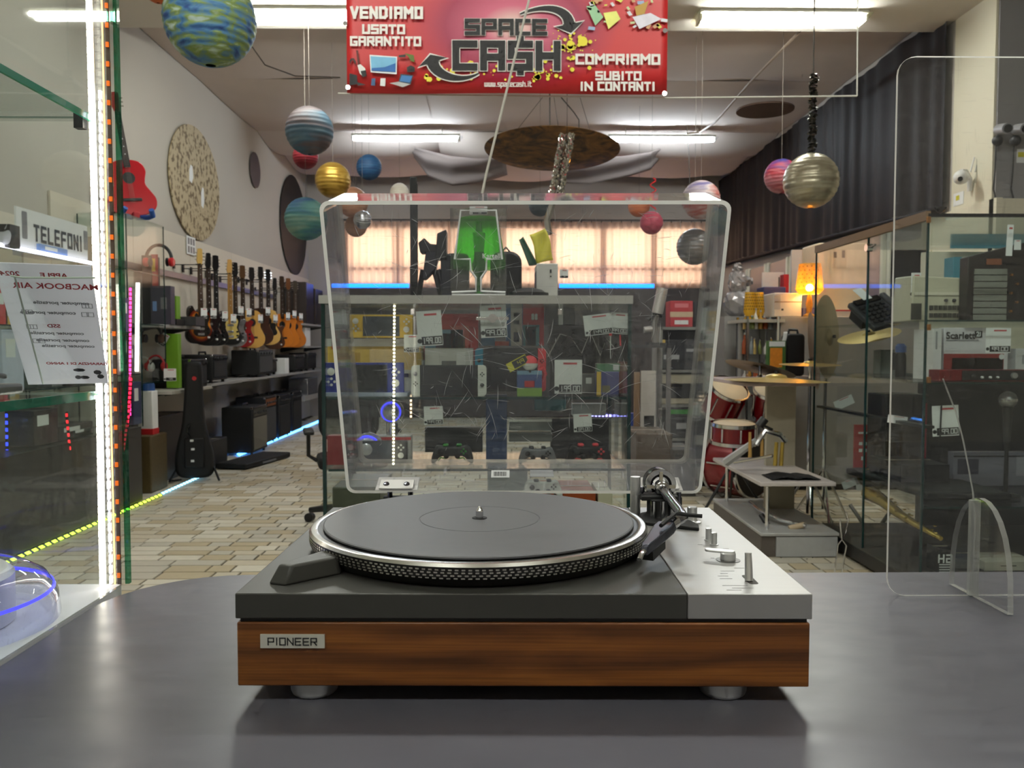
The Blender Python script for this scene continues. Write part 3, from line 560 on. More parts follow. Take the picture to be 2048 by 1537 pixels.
# ------------------------------------------------------------------ shared builders
m_gl = GLASS('showcase_glass', (250, 253, 252), .65, haze=.004)
m_gedge = M('glass_edge_green', (34, 146, 116), .15, var=.15, spec=.8)
m_gdark = M('glass_edge_dark', (22, 52, 50), .2, var=.2)
m_alu = M('aluminium_trim', (150, 150, 150), .35, .8)
m_dk = M('black_plastic', (24, 24, 26), .45, var=.15)
m_dkg = M('dark_grey_plastic', (54, 54, 57), .5, var=.12)
m_wh = M('white_plastic', (226, 226, 224), .45, var=.03)
m_card = M('cardboard', (188, 148, 108), .8, var=.08)
def glass_case(name, label, x0, x1, y0, y1, z0, z1, shelves=(), panes='lrfb', base=None, edge=None, top=True, et=.008):
    """upright glass showcase: panes, shelves, dark-green polished edges, plinth"""
    r = T(name, label, 'showcase', ((x0 + x1) / 2, (y0 + y1) / 2, 0)); e = edge or m_gdark; t = .005
    def pane(n, *bx): return MB().bb(*bx).build(n, m_gl, r, world=True, smooth=0)
    if 'f' in panes: pane('front_pane', x0, x1, y0, y0 + t, z0, z1)
    if 'b' in panes: pane('rear_pane', x0, x1, y1 - t, y1, z0, z1)
    if 'l' in panes: pane('side_pane', x0, x0 + t, y0 + t, y1 - t, z0, z1)
    if 'r' in panes: pane('side_pane', x1 - t, x1, y0 + t, y1 - t, z0, z1)
    for x in (x0, x1):
        for y in (y0, y1): MB().box(x, y, (z0 + z1) / 2, et, et, z1 - z0).build('glass_edge', e, r, world=True, smooth=0)
    for z in shelves:
        MB().bb(x0 + .01, x1 - .01, y0 + .012, y1 - .01, z - .008, z).build('glass_shelf', m_gl, r, world=True, smooth=0)
        MB().bb(x0 + .01, x1 - .01, y0 + .009, y0 + .012, z - .008, z).build('shelf_edge', e, r, world=True, smooth=0)
        MB().bb(x1 - .01, x1 - .007, y0 + .01, y1 - .01, z - .008, z).build('shelf_edge', e, r, world=True, smooth=0)
    if top: MB().bb(x0, x1, y0, y1, z1, z1 + .008).build('top_pane', m_gl, r, world=True, smooth=0)
    if base: MB().bb(x0 + .01, x1 - .01, y0 + .01, y1 - .01, base[0], z0).build('plinth', base[1], r, world=True, smooth=0)
    return r
def led_strip(name, label, pts, col, s, tape=(60, 58, 54), gap=.016, wdt=.008, chip=.6, nrm=(0, -1, 0), group=None):
    """flexible tape with glowing chips; pts is a polyline"""
    r = T(name, label, 'light strip', pts[0], group=group); nrm = Vector(nrm); pts = [Vector(p) for p in pts]
    b = MB(); c = MB()
    for a, d in zip(pts, pts[1:]):
        u = (d - a).normalized(); v = u.cross(nrm).normalized(); L = (d - a).length
        b.prism([(0, -wdt / 2), (L, -wdt / 2), (L, wdt / 2), (0, wdt / 2)], 0, .0012, a, u, v, nrm)
        k = gap / 2
        while k < L:
            g = gap * chip / 2; c.prism([(k - g, -wdt * .36), (k + g, -wdt * .36), (k + g, wdt * .36), (k - g, wdt * .36)], -.0015, .003, a, u, v, nrm); k += gap
    b.build('tape', M('led_tape_%d' % tape[0], tape, .5), r, world=True, smooth=0)
    o = c.build('led_chips', EMIT('led_%d_%d_%d_%d' % (*col, int(s * 10)), col, s, s >= 7), r, world=True, smooth=0); o['kind'] = 'stuff'
    return r
def carton(name, label, cat, x0, x1, y0, y1, z0, z1, mat, rz=0, group=None, face=None, parts=()):
    """closed box with visible flap seam; face: list of (u0,u1,v0,v1,mat) panels printed on the side towards the viewer (0..1)"""
    cx, cy = (x0 + x1) / 2, (y0 + y1) / 2; r = T(name, label, cat, (cx, cy, z0), rz, group)
    w_, d_, h_ = x1 - x0, y1 - y0, z1 - z0
    MB().box(0, 0, h_ / 2, w_, d_, h_).build('box_body', mat, r, bevel=min(w_, d_, h_) * .03)
    MB().box(0, 0, h_ + .0004, w_ * .98, d_ * .06, .0008).build('lid_seam', M('tape_seam', (170, 160, 140), .4), r, smooth=0)
    for (u0, u1, v0, v1, m) in (face or ()):
        MB().bb(-w_ / 2 + u0 * w_, -w_ / 2 + u1 * w_, -d_ / 2 - .0012, -d_ / 2 - .0002, v0 * h_, v1 * h_).build('printed_panel', m, r, smooth=0)
    return r
def spline(P, n=4):
    out = []; N = len(P)
    for i in range(N):
        a, b_, c, d = (Vector(P[(i + k) % N]) for k in (-1, 0, 1, 2))
        for k in range(n):
            t = k / n; q = .5 * (2 * b_ + (c - a) * t + (2 * a - 5 * b_ + 4 * c - d) * t * t + (3 * b_ - a - 3 * c + d) * t ** 3); out.append((q.x, q.y))
    return out
# ------------------------------------------------------------------ glass showcase on the left end of the counter
xg, yg = -.429, .938
r = T('counter_showcase', 'tall glass showcase on the left end of the counter, with green glass shelves', 'showcase', (-.8, .6, 0))
MB().bb(-1.25, xg - .004, .15, yg, .55, 1.002).build('lit_base', M('white_base', (228, 228, 232), .35), r, world=True, smooth=0)
MB().bb(xg - .003, xg, .2, yg, 1.0025, 2.0).build('side_pane', GLASS('clean_glass', (253, 255, 254), .85, haze=.008), r, world=True, smooth=0)
MB().bb(-1.25, xg - .004, yg - .004, yg - .001, 1.0025, 2.0).build('rear_pane', MATS['clean_glass'], r, world=True, smooth=0)
MB().box(xg + .0035, yg + .001, 1.5, .0045, .006, .995).build('glass_edge', GLASS('edge_glass', (150, 205, 180), 1.6, haze=.12, hazec=(70, 150, 120)), r, world=True, smooth=0)
zu, zl = at(100, 232, .93).z, at(190, 782, .93).z
for z, th in ((zu, .007), (zl, .009)):
    MB().bb(-1.24, xg - .022, .18, yg - .012, z - th, z).build('glass_shelf', m_gl, r, world=True, smooth=0)
    MB().bb(xg - .022, xg - .019, .18, yg - .012, z - th, z).build('shelf_edge', m_gedge, r, world=True, smooth=0)
    MB().bb(-1.24, xg - .022, yg - .012, yg - .0105, z - th * .5, z - th * .2).build('rear_edge', M('lit_edge', (214, 226, 214), .3), r, world=True, smooth=0)
MB().box(xg - .030, yg - .016, zu - .008, .010, .01, .016).build('shelf_bracket', m_dk, r, world=True, smooth=0)
x1_ = at(199, 700, .93).x; x2_ = at(229, 700, .93).x
led_strip('led_strip', 'bright white LED strip running up the corner of the near left showcase', [(x1_, yg - .012, 1.004), (x1_ + .001, yg - .012, 1.25), (x1_ - .001, yg - .012, 2.0)], (255, 246, 232), 9, (230, 225, 210), .009, .0075, .75)
led_strip('led_strip', 'second white LED strip close beside the corner of the near left showcase', [(x1_ + .0085, yg - .010, 1.004), (x1_ + .0075, yg - .010, 1.4), (x1_ + .0085, yg - .010, 1.55)], (236, 240, 255), 4, (200, 200, 205), .012, .003, .7)
led_strip('led_strip', 'dim orange LED strip on dark tape beside the green glass edge', [(x2_, yg - .008, 1.004), (x2_ + .0008, yg - .008, 1.3), (x2_, yg - .008, 2.0)], (255, 120, 30), .4, (96, 78, 66), .021, .0042, .25)
b = MB(); b.tube([(x2_ - .0048, yg - .009, 1.004), (x2_ - .0052, yg - .009, 1.3), (x2_ - .0048, yg - .009, 2.0)], .0009, 6); tag(b.build('light_wire', EMIT('warm_wire', (255, 190, 120), 2.0, False)), 'thin glowing wire along the orange LED strip', 'light wire')
# price sheet in a leaning clear holder, seen from behind
A, B, C_, D = at(-14, 524, .73), at(182, 531, .745), at(216, 765, .875), at(57, 768, .86)
r = T('price_sheet', 'large white product sheet leaning in a clear holder, its red writing showing reversed', 'price tag', (A + B + C_ + D) / 4)
U = (B - A).normalized(); V = ((A + B) / 2 - (C_ + D) / 2).normalized(); W = U.cross(V).normalized(); cen = (A + B + C_ + D) / 4
wS, hS = ((B - A).length + (C_ - D).length) / 2, ((A + B) / 2 - (C_ + D) / 2).length
m_bp = M('backlit_paper', (248, 248, 252), .7, var=.02); nt_ = m_bp.node_tree; trl = nt_.nodes.new('ShaderNodeBsdfTranslucent'); trl.inputs[0].default_value = (.95, .95, 1, 1); mxs = nt_.nodes.new('ShaderNodeMixShader'); mxs.inputs[0].default_value = .5
nt_.links.new(nt_.nodes['Principled BSDF'].outputs[0], mxs.inputs[1]); nt_.links.new(trl.outputs[0], mxs.inputs[2]); nt_.links.new(mxs.outputs[0], nt_.nodes['Material Output'].inputs[0])
for nm, m, o_ in (('sheet', m_bp, 0),):
    MB().add([A, B, C_, D, A + W * .0012, B + W * .0012, C_ + W * .0012, D + W * .0012], [(3, 2, 1, 0), (4, 5, 6, 7), (0, 1, 5, 4), (1, 2, 6, 5), (2, 3, 7, 6), (3, 0, 4, 7)]).build(nm, m, r, world=True, smooth=0)
# reversed handwriting reads right to left from this side
def back(s, u, v, sz, mat): return text('lettering', s, sz, mat, r, cen + U * (u * wS) + V * (v * hS) + W * .0014, -U, V, -W, .0002, -.0003, world=True)
back('MACBOOK AIR', .10, .345, .0105, REDINK()); back('APPLE', .10, .425, .0085, REDINK()); back('2024', -.36, .43, .008, REDINK()); back('SSD', -.02, .03, .007, REDINK()); back('GARANZIA DI 1 ANNO', .16, -.30, .0055, REDINK())
for v, u in ((.22, .12), (.14, -.05), (-.03, 0), (-.09, .05), (-.14, .1)): back('computer portatile', u, v, .0062, M('grey_print', (150, 150, 154), .7))
b = MB()
for u, v in ((-.30, .14), (-.26, .14), (-.29, .02), (-.25, .02), (.38, .2), (.42, .2), (.36, .13), (.42, .13), (-.26, -.1), (-.2, -.1)):
    for k in range(4):
        a = [(-1, -1, 1, -.8), (-1, .8, 1, 1), (-1, -1, -.8, 1), (.8, -1, 1, 1)][k]; s_ = .0032
        b.poly([cen + U * (u * wS + x * s_) + V * (v * hS + y * s_) + W * .0016 for x, y in ((a[0], a[1]), (a[2], a[1]), (a[2], a[3]), (a[0], a[3]))])
b.build('check_boxes', M('grey_print'), r, world=True, smooth=0)['kind'] = 'stuff'
b = MB()
for u, v, sx, sy in ((.17, -.36, .006, .003), (.14, -.43, .003, .0035), (.22, -.43, .005, .003), (.39, -.38, .004, .004), (.42, -.42, .0035, .004)):
    b.poly([cen + U * (u * wS + sx * math.cos(t)) + V * (v * hS + sy * math.sin(t)) + W * .0017 for t in [k * .9 for k in range(7)]])
b.build('ink_blots', INK(), r, world=True, smooth=0)['kind'] = 'stuff'
b = MB(); b.tube([at(22, 552, .72), at(46, 556, .72), at(190, 556, .735)], .0009, 6); b.tube([at(30, 556, .72), at(86, 768, .85)], .0009, 6); b.build('holder_edge', M('lit_edge'), r, world=True)
# grey laptop on the same shelf
p0, p1, p2, p3 = at(80, 742, .80), at(-90, 690, .72), at(-90, 735, .62), at(66, 756, .72)
r = T('laptop', 'silver grey laptop lying on the lower green glass shelf beside the price sheet', 'laptop', (p0 + p2) / 2)
b = MB(); z = zl + .001; q = [(-.66, .62), (-.46, .72), (-.452, .79), (-.66, .80)]
b.prism(q, z + .004, z + .014, (0, 0, 0), X_, Y_, Z_); b.build('base', M('laptop_grey', (150, 151, 155), .35, .7), r, world=True, bevel=.003)
b = MB(); b.add([(-.66, .60, z + .055), (-.49, .70, z + .035), (-.458, .775, z + .018), (-.66, .80, z + .04), (-.66, .60, z + .060), (-.49, .70, z + .040), (-.458, .775, z + .023), (-.66, .80, z + .045)], [(3, 2, 1, 0), (4, 5, 6, 7), (0, 1, 5, 4), (1, 2, 6, 5), (2, 3, 7, 6), (3, 0, 4, 7)]); b.build('lid', MATS['laptop_grey'], r, world=True, bevel=.002)
for x, y in ((-.60, .68), (-.48, .77)): MB().cyl((x, y, z), (x, y, z + .005), .006, n=10).build('rubber_foot', m_dk, r, world=True)
b = MB(); b.tube([(-.47, .775, z + .012), (-.50, .75, z + .022), (-.55, .74, z + .032)], .003, 6); b.build('hinge', m_dkg, r, world=True)
# clear domed display dish with a blue light ring on the lit base
r = T('display_dish', 'clear acrylic display dish with a blue glowing ring in the bottom left corner', 'display stand', (-.556, .79, 1.0025))
m_dome = GLASS('dish_acrylic', (236, 238, 250), 1.6, haze=.05, hazec=(215, 218, 240), scratch=.1)
b = MB(); b.lathe([(.118, 0), (.116, .022), (.106, .040), (.088, .052), (.080, .054)], (0, 0, 0), 48, cap=False); b.build('dome', m_dome, r)
b = MB(); b.lathe([(.078, .0005), (.078, .046), (.072, .052), (.0, .054)], (0, 0, 0), 40); b.build('inner_disc', M('satin_white', (214, 215, 222), .3), r)
b = MB(); b.lathe([(.1105, .0295), (.1125, .0305), (.1135, .0275), (.1115, .0265), (.1105, .0295)], (0, 0, 0), 48, cap=False); b.build('blue_ring', EMIT('violet_blue_led', (70, 70, 255), 1.1, False), r)
# ------------------------------------------------------------------ glass cabinets along the left wall
m_kick = M('cabinet_dark', (46, 44, 42), .4, var=.1)
glass_case('glass_cabinet', 'long glass cabinet by the left wall under the TELEFONI sign', -3.41, -2.9, 3.9, 5.98, .62, 1.84, (1.0, 1.4), 'lrf', (0.02, m_kick))
glass_case('glass_cabinet', 'lower glass cabinet with a pink and white light strip, beyond the TELEFONI sign', -3.41, -2.9, 6.02, 6.72, .62, 1.735, (1.05, 1.38), 'lrf', (0.02, m_kick))
glass_case('glass_cabinet', 'tallest glass cabinet on the left, with the red guitar on top', -3.41, -3.02, 6.76, 7.5, .95, 2.34, (.958, 1.46, 1.9), 'lrf')
led_strip('led_strip', 'white LED bar along the top edge of the long left cabinet', [(-2.9, 4.6, 1.86), (-2.9, 5.98, 1.86)], (244, 236, 255), 5, (200, 200, 200), .06, .03, .92, (1, 0, 0))
led_strip('led_strip', 'white LED strip standing upright in the lower left cabinet', [at(268, 566, 6.5) + Vector((.03, 0, 0)), at(266, 745, 6.5) + Vector((.03, 0, 0))], (255, 250, 236), 8, (230, 230, 220), .03, .035, .9)
led_strip('led_strip', 'pink LED strip beside the upright white one in the lower left cabinet', [at(261, 575, 6.55), at(260, 830, 6.55)], (255, 60, 150), 3.2, (120, 40, 70), .035, .022, .7)
led_strip('led_strip', 'red LED rope curving down behind the near glass pane on the left', [at(262, 755, 6.45), at(257, 830, 6.42), at(247, 900, 6.4), at(232, 950, 6.38), at(218, 978, 6.36)], (255, 30, 60), 3.0, (110, 20, 30), .035, .024, .6)
led_strip('led_strip', 'blue LED dots hanging at the left edge of the picture', [at(13, 810, 5.2), at(15, 945, 5.2)], (50, 70, 255), 2.0, (40, 40, 60), .045, .02, .5)
led_strip('led_strip', 'short red dotted LED line seen through the near glass on the left', [at(133, 824, 5.6), at(140, 900, 5.6)], (255, 40, 50), 1.6, (50, 30, 30), .045, .02, .5)
led_strip('led_strip', 'yellow green LED line on the floor along the left cabinets', [(-2.875, 4.6, .012), (-2.875, 7.0, .012)], (214, 255, 70), 2.2, (70, 80, 30), .075, .03, .6, (.6, 0, .8))
led_strip('led_strip', 'pale blue LED line on the floor ahead of the yellow green one', [(-2.885, 7.02, .012), (-2.9, 8.3, .012)], (150, 220, 255), 3.0, (60, 70, 90), .07, .03, .7, (.6, 0, .8))
led_strip('led_strip', 'bright blue LED line on the floor under the amplifier shelf', [(-3.02, 9.5, .014), (-3.02, 14.2, .014)], (70, 150, 255), 7.0, (60, 80, 120), .08, .06, .9, (.6, 0, .8))
# TELEFONI sign
p0, p1 = onx(35, 412, -2.93), onx(177, 452, -2.93); z0 = 1.852; z1 = p0.z
r = T('shop_sign', 'white sign reading TELEFONI on top of the long left cabinet', 'sign', (-2.94, (p0.y + p1.y) / 2, z0))
L = p1.y - p0.y; H = z1 - z0
MB().bb(-.012, .0, -L / 2, L / 2, 0, H).build('board', M('sign_white', (216, 218, 218), .5, var=.03), r, smooth=0)
b = MB(); strokes(b, 'TELEFONI', H * .40, (0, L * .06, H * .50), Y_, Z_, X_, t=1.35, wide=.78, gap=1.7, lift=.0015); b.build('lettering', M('sign_blue_black', (30, 38, 50), .5), r, smooth=0)
for y, s_ in ((-L * .40, 1), (L * .47, .8)):
    b = MB(); b.prism(rrect(.055, H * .62 * s_, .008, 3, 0, 0), .0005, .0015, (0, y, H * .62), Y_, Z_, X_); b.build('phone_picture', M('picture_grey', (120, 120, 124), .5, var=.3, scale=60), r, smooth=0)
MB().bb(-.06, -.012, -L * .3, -L * .25, 0, H * .9).build('prop', m_wh, r, smooth=0)
# goods on and in the left cabinets
def glyph_box(name, label, cat, px0, px1, py0, py1, Y, mat, d=.12, group=None, face=None, rz=0, base=None):
    a, c = at(px0, py1, Y), at(px1, py0, Y); z0 = a.z if base is None else base
    return carton(name, label, cat, a.x, c.x, Y, Y + d, z0, c.z, mat, rz, group, face)
r = glyph_box('laptop_box', 'black laptop box with a silver fruit emblem at the left edge of the picture', 'box', -10, 20, 448, 510, 4.9, m_dk, .1, base=1.85)
p = at(8, 474, 4.88); b = MB(); b.prism(spline([(0, .03), (.028, .038), (.042, .01), (.03, -.035), (.008, -.045), (-.02, -.042), (-.042, -.01), (-.036, .026)]), 0, .001, p, X_, Z_, -Y_); b.prism(spline([(.004, .045), (.02, .075), (.012, .05)]), 0, .001, p, X_, Z_, -Y_); o = b.build('emblem', M('emblem_silver', (170, 172, 176), .4), r, world=True, smooth=0)


M('light_blue_card', (118, 150, 205), .5)
lc = random.Random(3)
items = [('red phone case box', (-5, 15, 576, 620), 4.4, (200, 50, 44), 1.40), ('yellow and white phone box', (10, 34, 618, 668), 4.7, (222, 178, 70), 1.40), ('white and blue phone box', (2, 44, 660, 712), 4.6, (200, 206, 226), 1.0), ('dark green phone box', (46, 72, 640, 700), 4.9, (40, 62, 56), 1.0), ('grey tablet box', (100, 140, 630, 690), 5.3, (120, 122, 126), 1.0),
         ('black speaker box with a white label', (60, 110, 820, 880), 4.5, (40, 40, 42), .63), ('black tool case', (110, 180, 850, 910), 4.9, (34, 36, 38), .63), ('teal folder box', (138, 176, 880, 900), 5.4, (60, 130, 130), .63), ('grey keyboard box', (120, 190, 826, 848), 5.5, (96, 98, 104), 1.0)]
def wbox(label, px0, px1, py0, c, bs, Xf=-2.97, name='product_box', mat=None):
    """box on a shelf of the left wall, its face turned to the aisle"""
    y0, y1 = onx(px0, 600, Xf).y, onx(px1, 600, Xf).y; zt = min(max(onx((px0 + px1) / 2, py0, Xf).z, bs + .06), {1.40: 1.81, 1.0: 1.38, .63: .98, 1.05: 1.36, 1.38: 1.71}.get(bs, 9))
    r = T(name, label, 'box', (Xf - .09, (y0 + y1) / 2, bs)); mt = mat or M('box_%d_%d_%d' % c, c, .5, var=.12)
    MB().box(0, 0, (zt - bs) / 2, .18, y1 - y0, zt - bs).build('box_body', mt, r, bevel=.004)
    MB().bb(.0902, .0915, -(y1 - y0) * .35, (y1 - y0) * .1, (zt - bs) * .55, (zt - bs) * .85).build('printed_panel', CARD(), r, smooth=0); return r
wbox('plain brown cardboard box inside the near end of the lower left cabinet', 191, 222, 545, (), 1.38, mat=m_card, name='cardboard_box'); wbox('pale brown box standing behind the end of the TELEFONI sign', 190, 215, 478, (), 1.85, -2.98, mat=M('cardboard_pale', (206, 184, 160), .8), name='cardboard_box'); wbox('flat light blue box under the TELEFONI sign', 84, 138, 494, (), 1.85, -2.915, mat=M('light_blue_card'), name='gadget_box')
for nm, (a0, a1, b0, b1), Y, c, bs in items: wbox(nm + ' in the long left cabinet', a0, a1, b0, c, bs)
for nm, px0, px1, py0, c, bs in (('black and green game box', 192, 218, 625, (70, 130, 50), 1.05), ('silver amplifier box', 221, 242, 640, (150, 152, 158), 1.05), ('small black camera box', 246, 254, 640, (34, 34, 40), 1.05), ('violet printed box', 246, 258, 596, (92, 78, 120), 1.38), ('grey cable box', 256, 268, 690, (104, 104, 112), 1.05), ('white charger box', 270, 279, 640, (214, 214, 214), 1.05), ('dark blue box', 262, 279, 740, (52, 60, 96), .63)): wbox(nm + ' in the lower left cabinet', px0, px1, py0, c, bs)
# ------------------------------------------------------------------ guitars
def burst():
    if 'sunburst_lacquer' in MATS: return MATS['sunburst_lacquer']
    m = bpy.data.materials.new('sunburst_lacquer'); m.use_nodes = True; MATS['sunburst_lacquer'] = m; nt = m.node_tree; N = nt.nodes; b_ = N['Principled BSDF']
    tc = N.new('ShaderNodeTexCoord'); mp = N.new('ShaderNodeMapping'); mp.inputs['Location'].default_value = (0, 0, -.98); mp.inputs['Scale'].default_value = (6.2, 0, 5.4); g = N.new('ShaderNodeTexGradient'); g.gradient_type = 'SPHERICAL'
    rp = N.new('ShaderNodeValToRGB'); e = rp.color_ramp.elements; e[0].color = lin((22, 14, 12)) + (1,); e[0].position = .02; e[1].color = lin((226, 140, 40)) + (1,); e[1].position = .4; q = e.new(.16); q.color = lin((120, 40, 18)) + (1,)
    mp.inputs['Location'].default_value = (0, 0, -1.08)
    for a, c in ((tc.outputs['Object'], mp.inputs[0]), (mp.outputs[0], g.inputs[0]), (g.outputs[1], rp.inputs[0]), (rp.outputs[0], b_.inputs['Base Color'])): nt.links.new(a, c)
    b_.inputs['Roughness'].default_value = .2; return m
OUT = {'strat': [(0, .0), (.10, .012), (.158, .06), (.165, .12), (.128, .185), (.118, .225), (.142, .29), (.148, .345), (.115, .385), (.085, .345), (.05, .325), (.0, .33), (-.04, .335), (-.07, .36), (-.095, .40), (-.135, .37), (-.142, .30), (-.12, .235), (-.128, .19), (-.162, .12), (-.155, .055), (-.10, .01)],
       'single': [(0, 0), (.09, .01), (.155, .06), (.162, .125), (.122, .2), (.125, .26), (.155, .31), (.118, .335), (.07, .315), (.03, .33), (-.06, .345), (-.115, .335), (-.14, .285), (-.115, .22), (-.12, .19), (-.158, .125), (-.152, .06), (-.09, .01)],
       'acoustic': [(0, 0), (.10, .01), (.178, .06), (.195, .14), (.16, .21), (.125, .27), (.132, .33), (.145, .39), (.115, .455), (.05, .48), (-.05, .48), (-.115, .455), (-.145, .39), (-.132, .33), (-.125, .27), (-.16, .21), (-.195, .14), (-.178, .06), (-.10, .01)]}
def guitar(name, label, kind, body, loc, rz, neck=(74, 50, 34), head=(20, 18, 18), guard=None, frets=True, L=1.0, rx=0, ry=0, bridge=True, group='guitars hanging on the left wall', headkind='six', sc=1):
    r = T(name, label, 'guitar', loc, rz, group, rx, ry, sc); out = spline(OUT[kind], 3); th = .045 if kind != 'acoustic' else .10; top = max(p[1] for p in out)
    b = MB(); b.prism(out, -th / 2, th / 2, (0, 0, 0), X_, Z_, -Y_); b.build('body', body, r, bevel=.006)
    mn = M('neck_%d' % neck[0], neck, .4, var=.1, stretch=(40, 40, 2)); zb = top - (.10 if kind != 'acoustic' else .02); zt = L - .17; yf = -th / 2 - .006
    b = MB(); b.prism([(-.027, zb - .02), (.027, zb - .02), (.021, zt), (-.021, zt)], -.004, .016, (0, yf, 0), X_, Z_, Y_); nk = b.build('neck', mn, r, bevel=.002)
    b = MB(); b.prism([(-.0275, zb - .05), (.0275, zb - .05), (.0215, zt), (-.0215, zt)], .004, .0075, (0, yf, 0), X_, Z_, -Y_); fb = b.build('fingerboard', M('fingerboard_%d' % (neck[0] - 20), tuple(max(12, c - 28) for c in neck), .5), r, smooth=0)
    if frets:
        b = MB()
        for k in range(6): z = zt - .04 - k * .065; b.prism(disc(.0042, 8, 0, z), .0076, .0082, (0, yf, 0), X_, Z_, -Y_)
        b.build('fret_markers', CARD(), fb, smooth=0)['kind'] = 'stuff'
    mh = M('head_%d_%d' % (head[0], head[1]), head, .3)
    hp = [(-.022, zt), (.022, zt), (.034, zt + .05), (.030, L - .01), (.012, L), (-.022, L - .005), (-.038, zt + .04)] if headkind == 'six' else [(-.022, zt), (.022, zt), (.040, zt + .045), (.034, L - .005), (.0, L), (-.034, L - .005), (-.040, zt + .045)]
    b = MB(); b.prism(hp, -.006, .008, (0, yf + .006, 0), X_, Z_, -Y_); hd_ = b.build('headstock', mh, r, bevel=.002)
    for k in range(3):
        for s_ in (-1, 1): z = zt + .05 + k * .035; MB().cyl((s_ * .03, yf + .004, z), (s_ * .056, yf + .004, z), .005, n=8).build('tuning_peg', m_chr, hd_)
    if guard:
        g = [(p[0] * .62 + .015, p[1] * .62 + .075) for p in out] if kind != 'acoustic' else [(p[0] * .35 + .07, p[1] * .35 + .13) for p in out]
        b = MB(); b.prism(g, .0002, .0022, (0, -th / 2, 0), X_, Z_, -Y_); b.build('pickguard', M('guard_%d_%d' % (guard[0], guard[2]), guard, .3), r, smooth=0)
    if kind == 'acoustic':
        b = MB(); b.prism(disc(.05, 24, 0, .325), .0004, .0016, (0, -th / 2, 0), X_, Z_, -Y_); b.build('sound_hole', m_dk, r, smooth=0)
        if bridge: MB().bb(-.075, .075, -th / 2 - .010, -th / 2, .125, .15).build('bridge', m_dk, r, bevel=.003)
    else:
        for z in (.16, .235): MB().bb(-.042, .042, -th / 2 - .009, -th / 2 - .002, z - .012, z + .012).build('pickup', M('pickup_chrome', (190, 190, 190), .25, .8), r, bevel=.002)
        MB().bb(-.04, .04, -th / 2 - .011, -th / 2, .09, .115).build('bridge', m_chr, r, bevel=.002)
        for k in range(3): MB().cyl((.09, -th / 2, .07 + k * .045), (.09, -th / 2 - .018, .07 + k * .045), .011, n=12).build('control_knob', m_dk if k else m_wh, r)
    b = MB()
    for k in range(6): x = -.0175 + k * .007; b.tube([(x, -th / 2 - .012, .11), (x * .85, yf - .009, zt)], .0006, 3)
    b.build('strings', m_chr, r, smooth=0)['kind'] = 'stuff'
    return r
def lac(n, c): return M(n, c, .18, var=.1, scale=6, coat=.4)
nat = lambda n, c: M(n, c, .3, var=.12, stretch=(30, 30, 2), scale=6)
GS = [  # label, kind, body, px of headstock, py top, neck, head, guard, headkind, tag px, tag py
 ('sunburst electric guitar, first from the left on the wall', 'strat', burst(), 396, 497, (84, 60, 40), (196, 160, 90), (38, 34, 30), 'six', None, 0),
 ('black electric guitar with pointed headstock, second on the wall', 'strat', lac('black_lacquer', (18, 18, 20)), 413, 506, (70, 52, 38), (16, 16, 18), None, 'six', 408, 627),
 ('black double-cutaway guitar with chrome hardware, third on the wall', 'single', MATS['black_lacquer'], 428, 511, (40, 32, 28), (14, 14, 16), None, 'three', 427, 627),
 ('black guitar with maple neck and cream pickguard, fourth on the wall', 'strat', MATS['black_lacquer'], 456, 519, (196, 150, 84), (200, 156, 90), (214, 190, 110), 'six', 450, 633),
 ('silver and black mirrored electric guitar, fifth on the wall', 'single', M('mirror_top', (160, 160, 164), .2, .8, var=.5, scale=16), 467, 525, (60, 46, 36), (24, 22, 22), None, 'three', 467, 638),
 ('dark red guitar, sixth on the wall', 'single', lac('cherry_red', (140, 14, 18)), 482, 531, (80, 58, 40), (90, 60, 34), None, 'three', 482, 622),
 ('natural spruce acoustic with cutaway, seventh on the wall', 'acoustic', nat('spruce', (214, 164, 84)), 498, 535, (70, 50, 36), (28, 22, 20), None, 'three', 498, 626),
 ('dark brown acoustic guitar, eighth on the wall', 'acoustic', nat('rosewood', (66, 38, 26)), 516, 534, (72, 54, 38), (24, 20, 18), None, 'three', 521, 638),
 ('pale natural acoustic guitar, ninth on the wall', 'acoustic', nat('pale_spruce', (218, 172, 96)), 531, 539, (66, 50, 38), (20, 18, 18), (30, 26, 24), 'three', 536, 623),
 ('tobacco brown electric guitar, tenth on the wall', 'single', lac('tobacco', (80, 44, 24)), 547, 556, (56, 44, 36), (26, 22, 20), None, 'six', 551, 638),
 ('orange classical guitar, third from the far end', 'acoustic', nat('orange_cedar', (206, 118, 34)), 559, 553, (80, 60, 44), (60, 40, 26), None, 'three', 576, 633),
 ('orange classical guitar, second from the far end', 'acoustic', MATS['orange_cedar'], 572, 557, (84, 62, 44), (110, 66, 34), None, 'three', 589, 629),
 ('amber classical guitar, the farthest on the wall', 'acoustic', nat('amber_cedar', (196, 112, 36)), 586, 562, (80, 60, 44), (70, 60, 48), None, 'three', 602, 634)]
m_hook = M('hook_black', (30, 30, 32), .4, .5)
b = MB(); b.bb(WL + .02, WL + .05, 6.9, 12.6, 1.985, 2.045); tag(b.build('wall_rail', M('rail_grey', (150, 146, 150), .3, .6), smooth=0), 'grey metal hanging rail behind the guitars', 'wall rail')
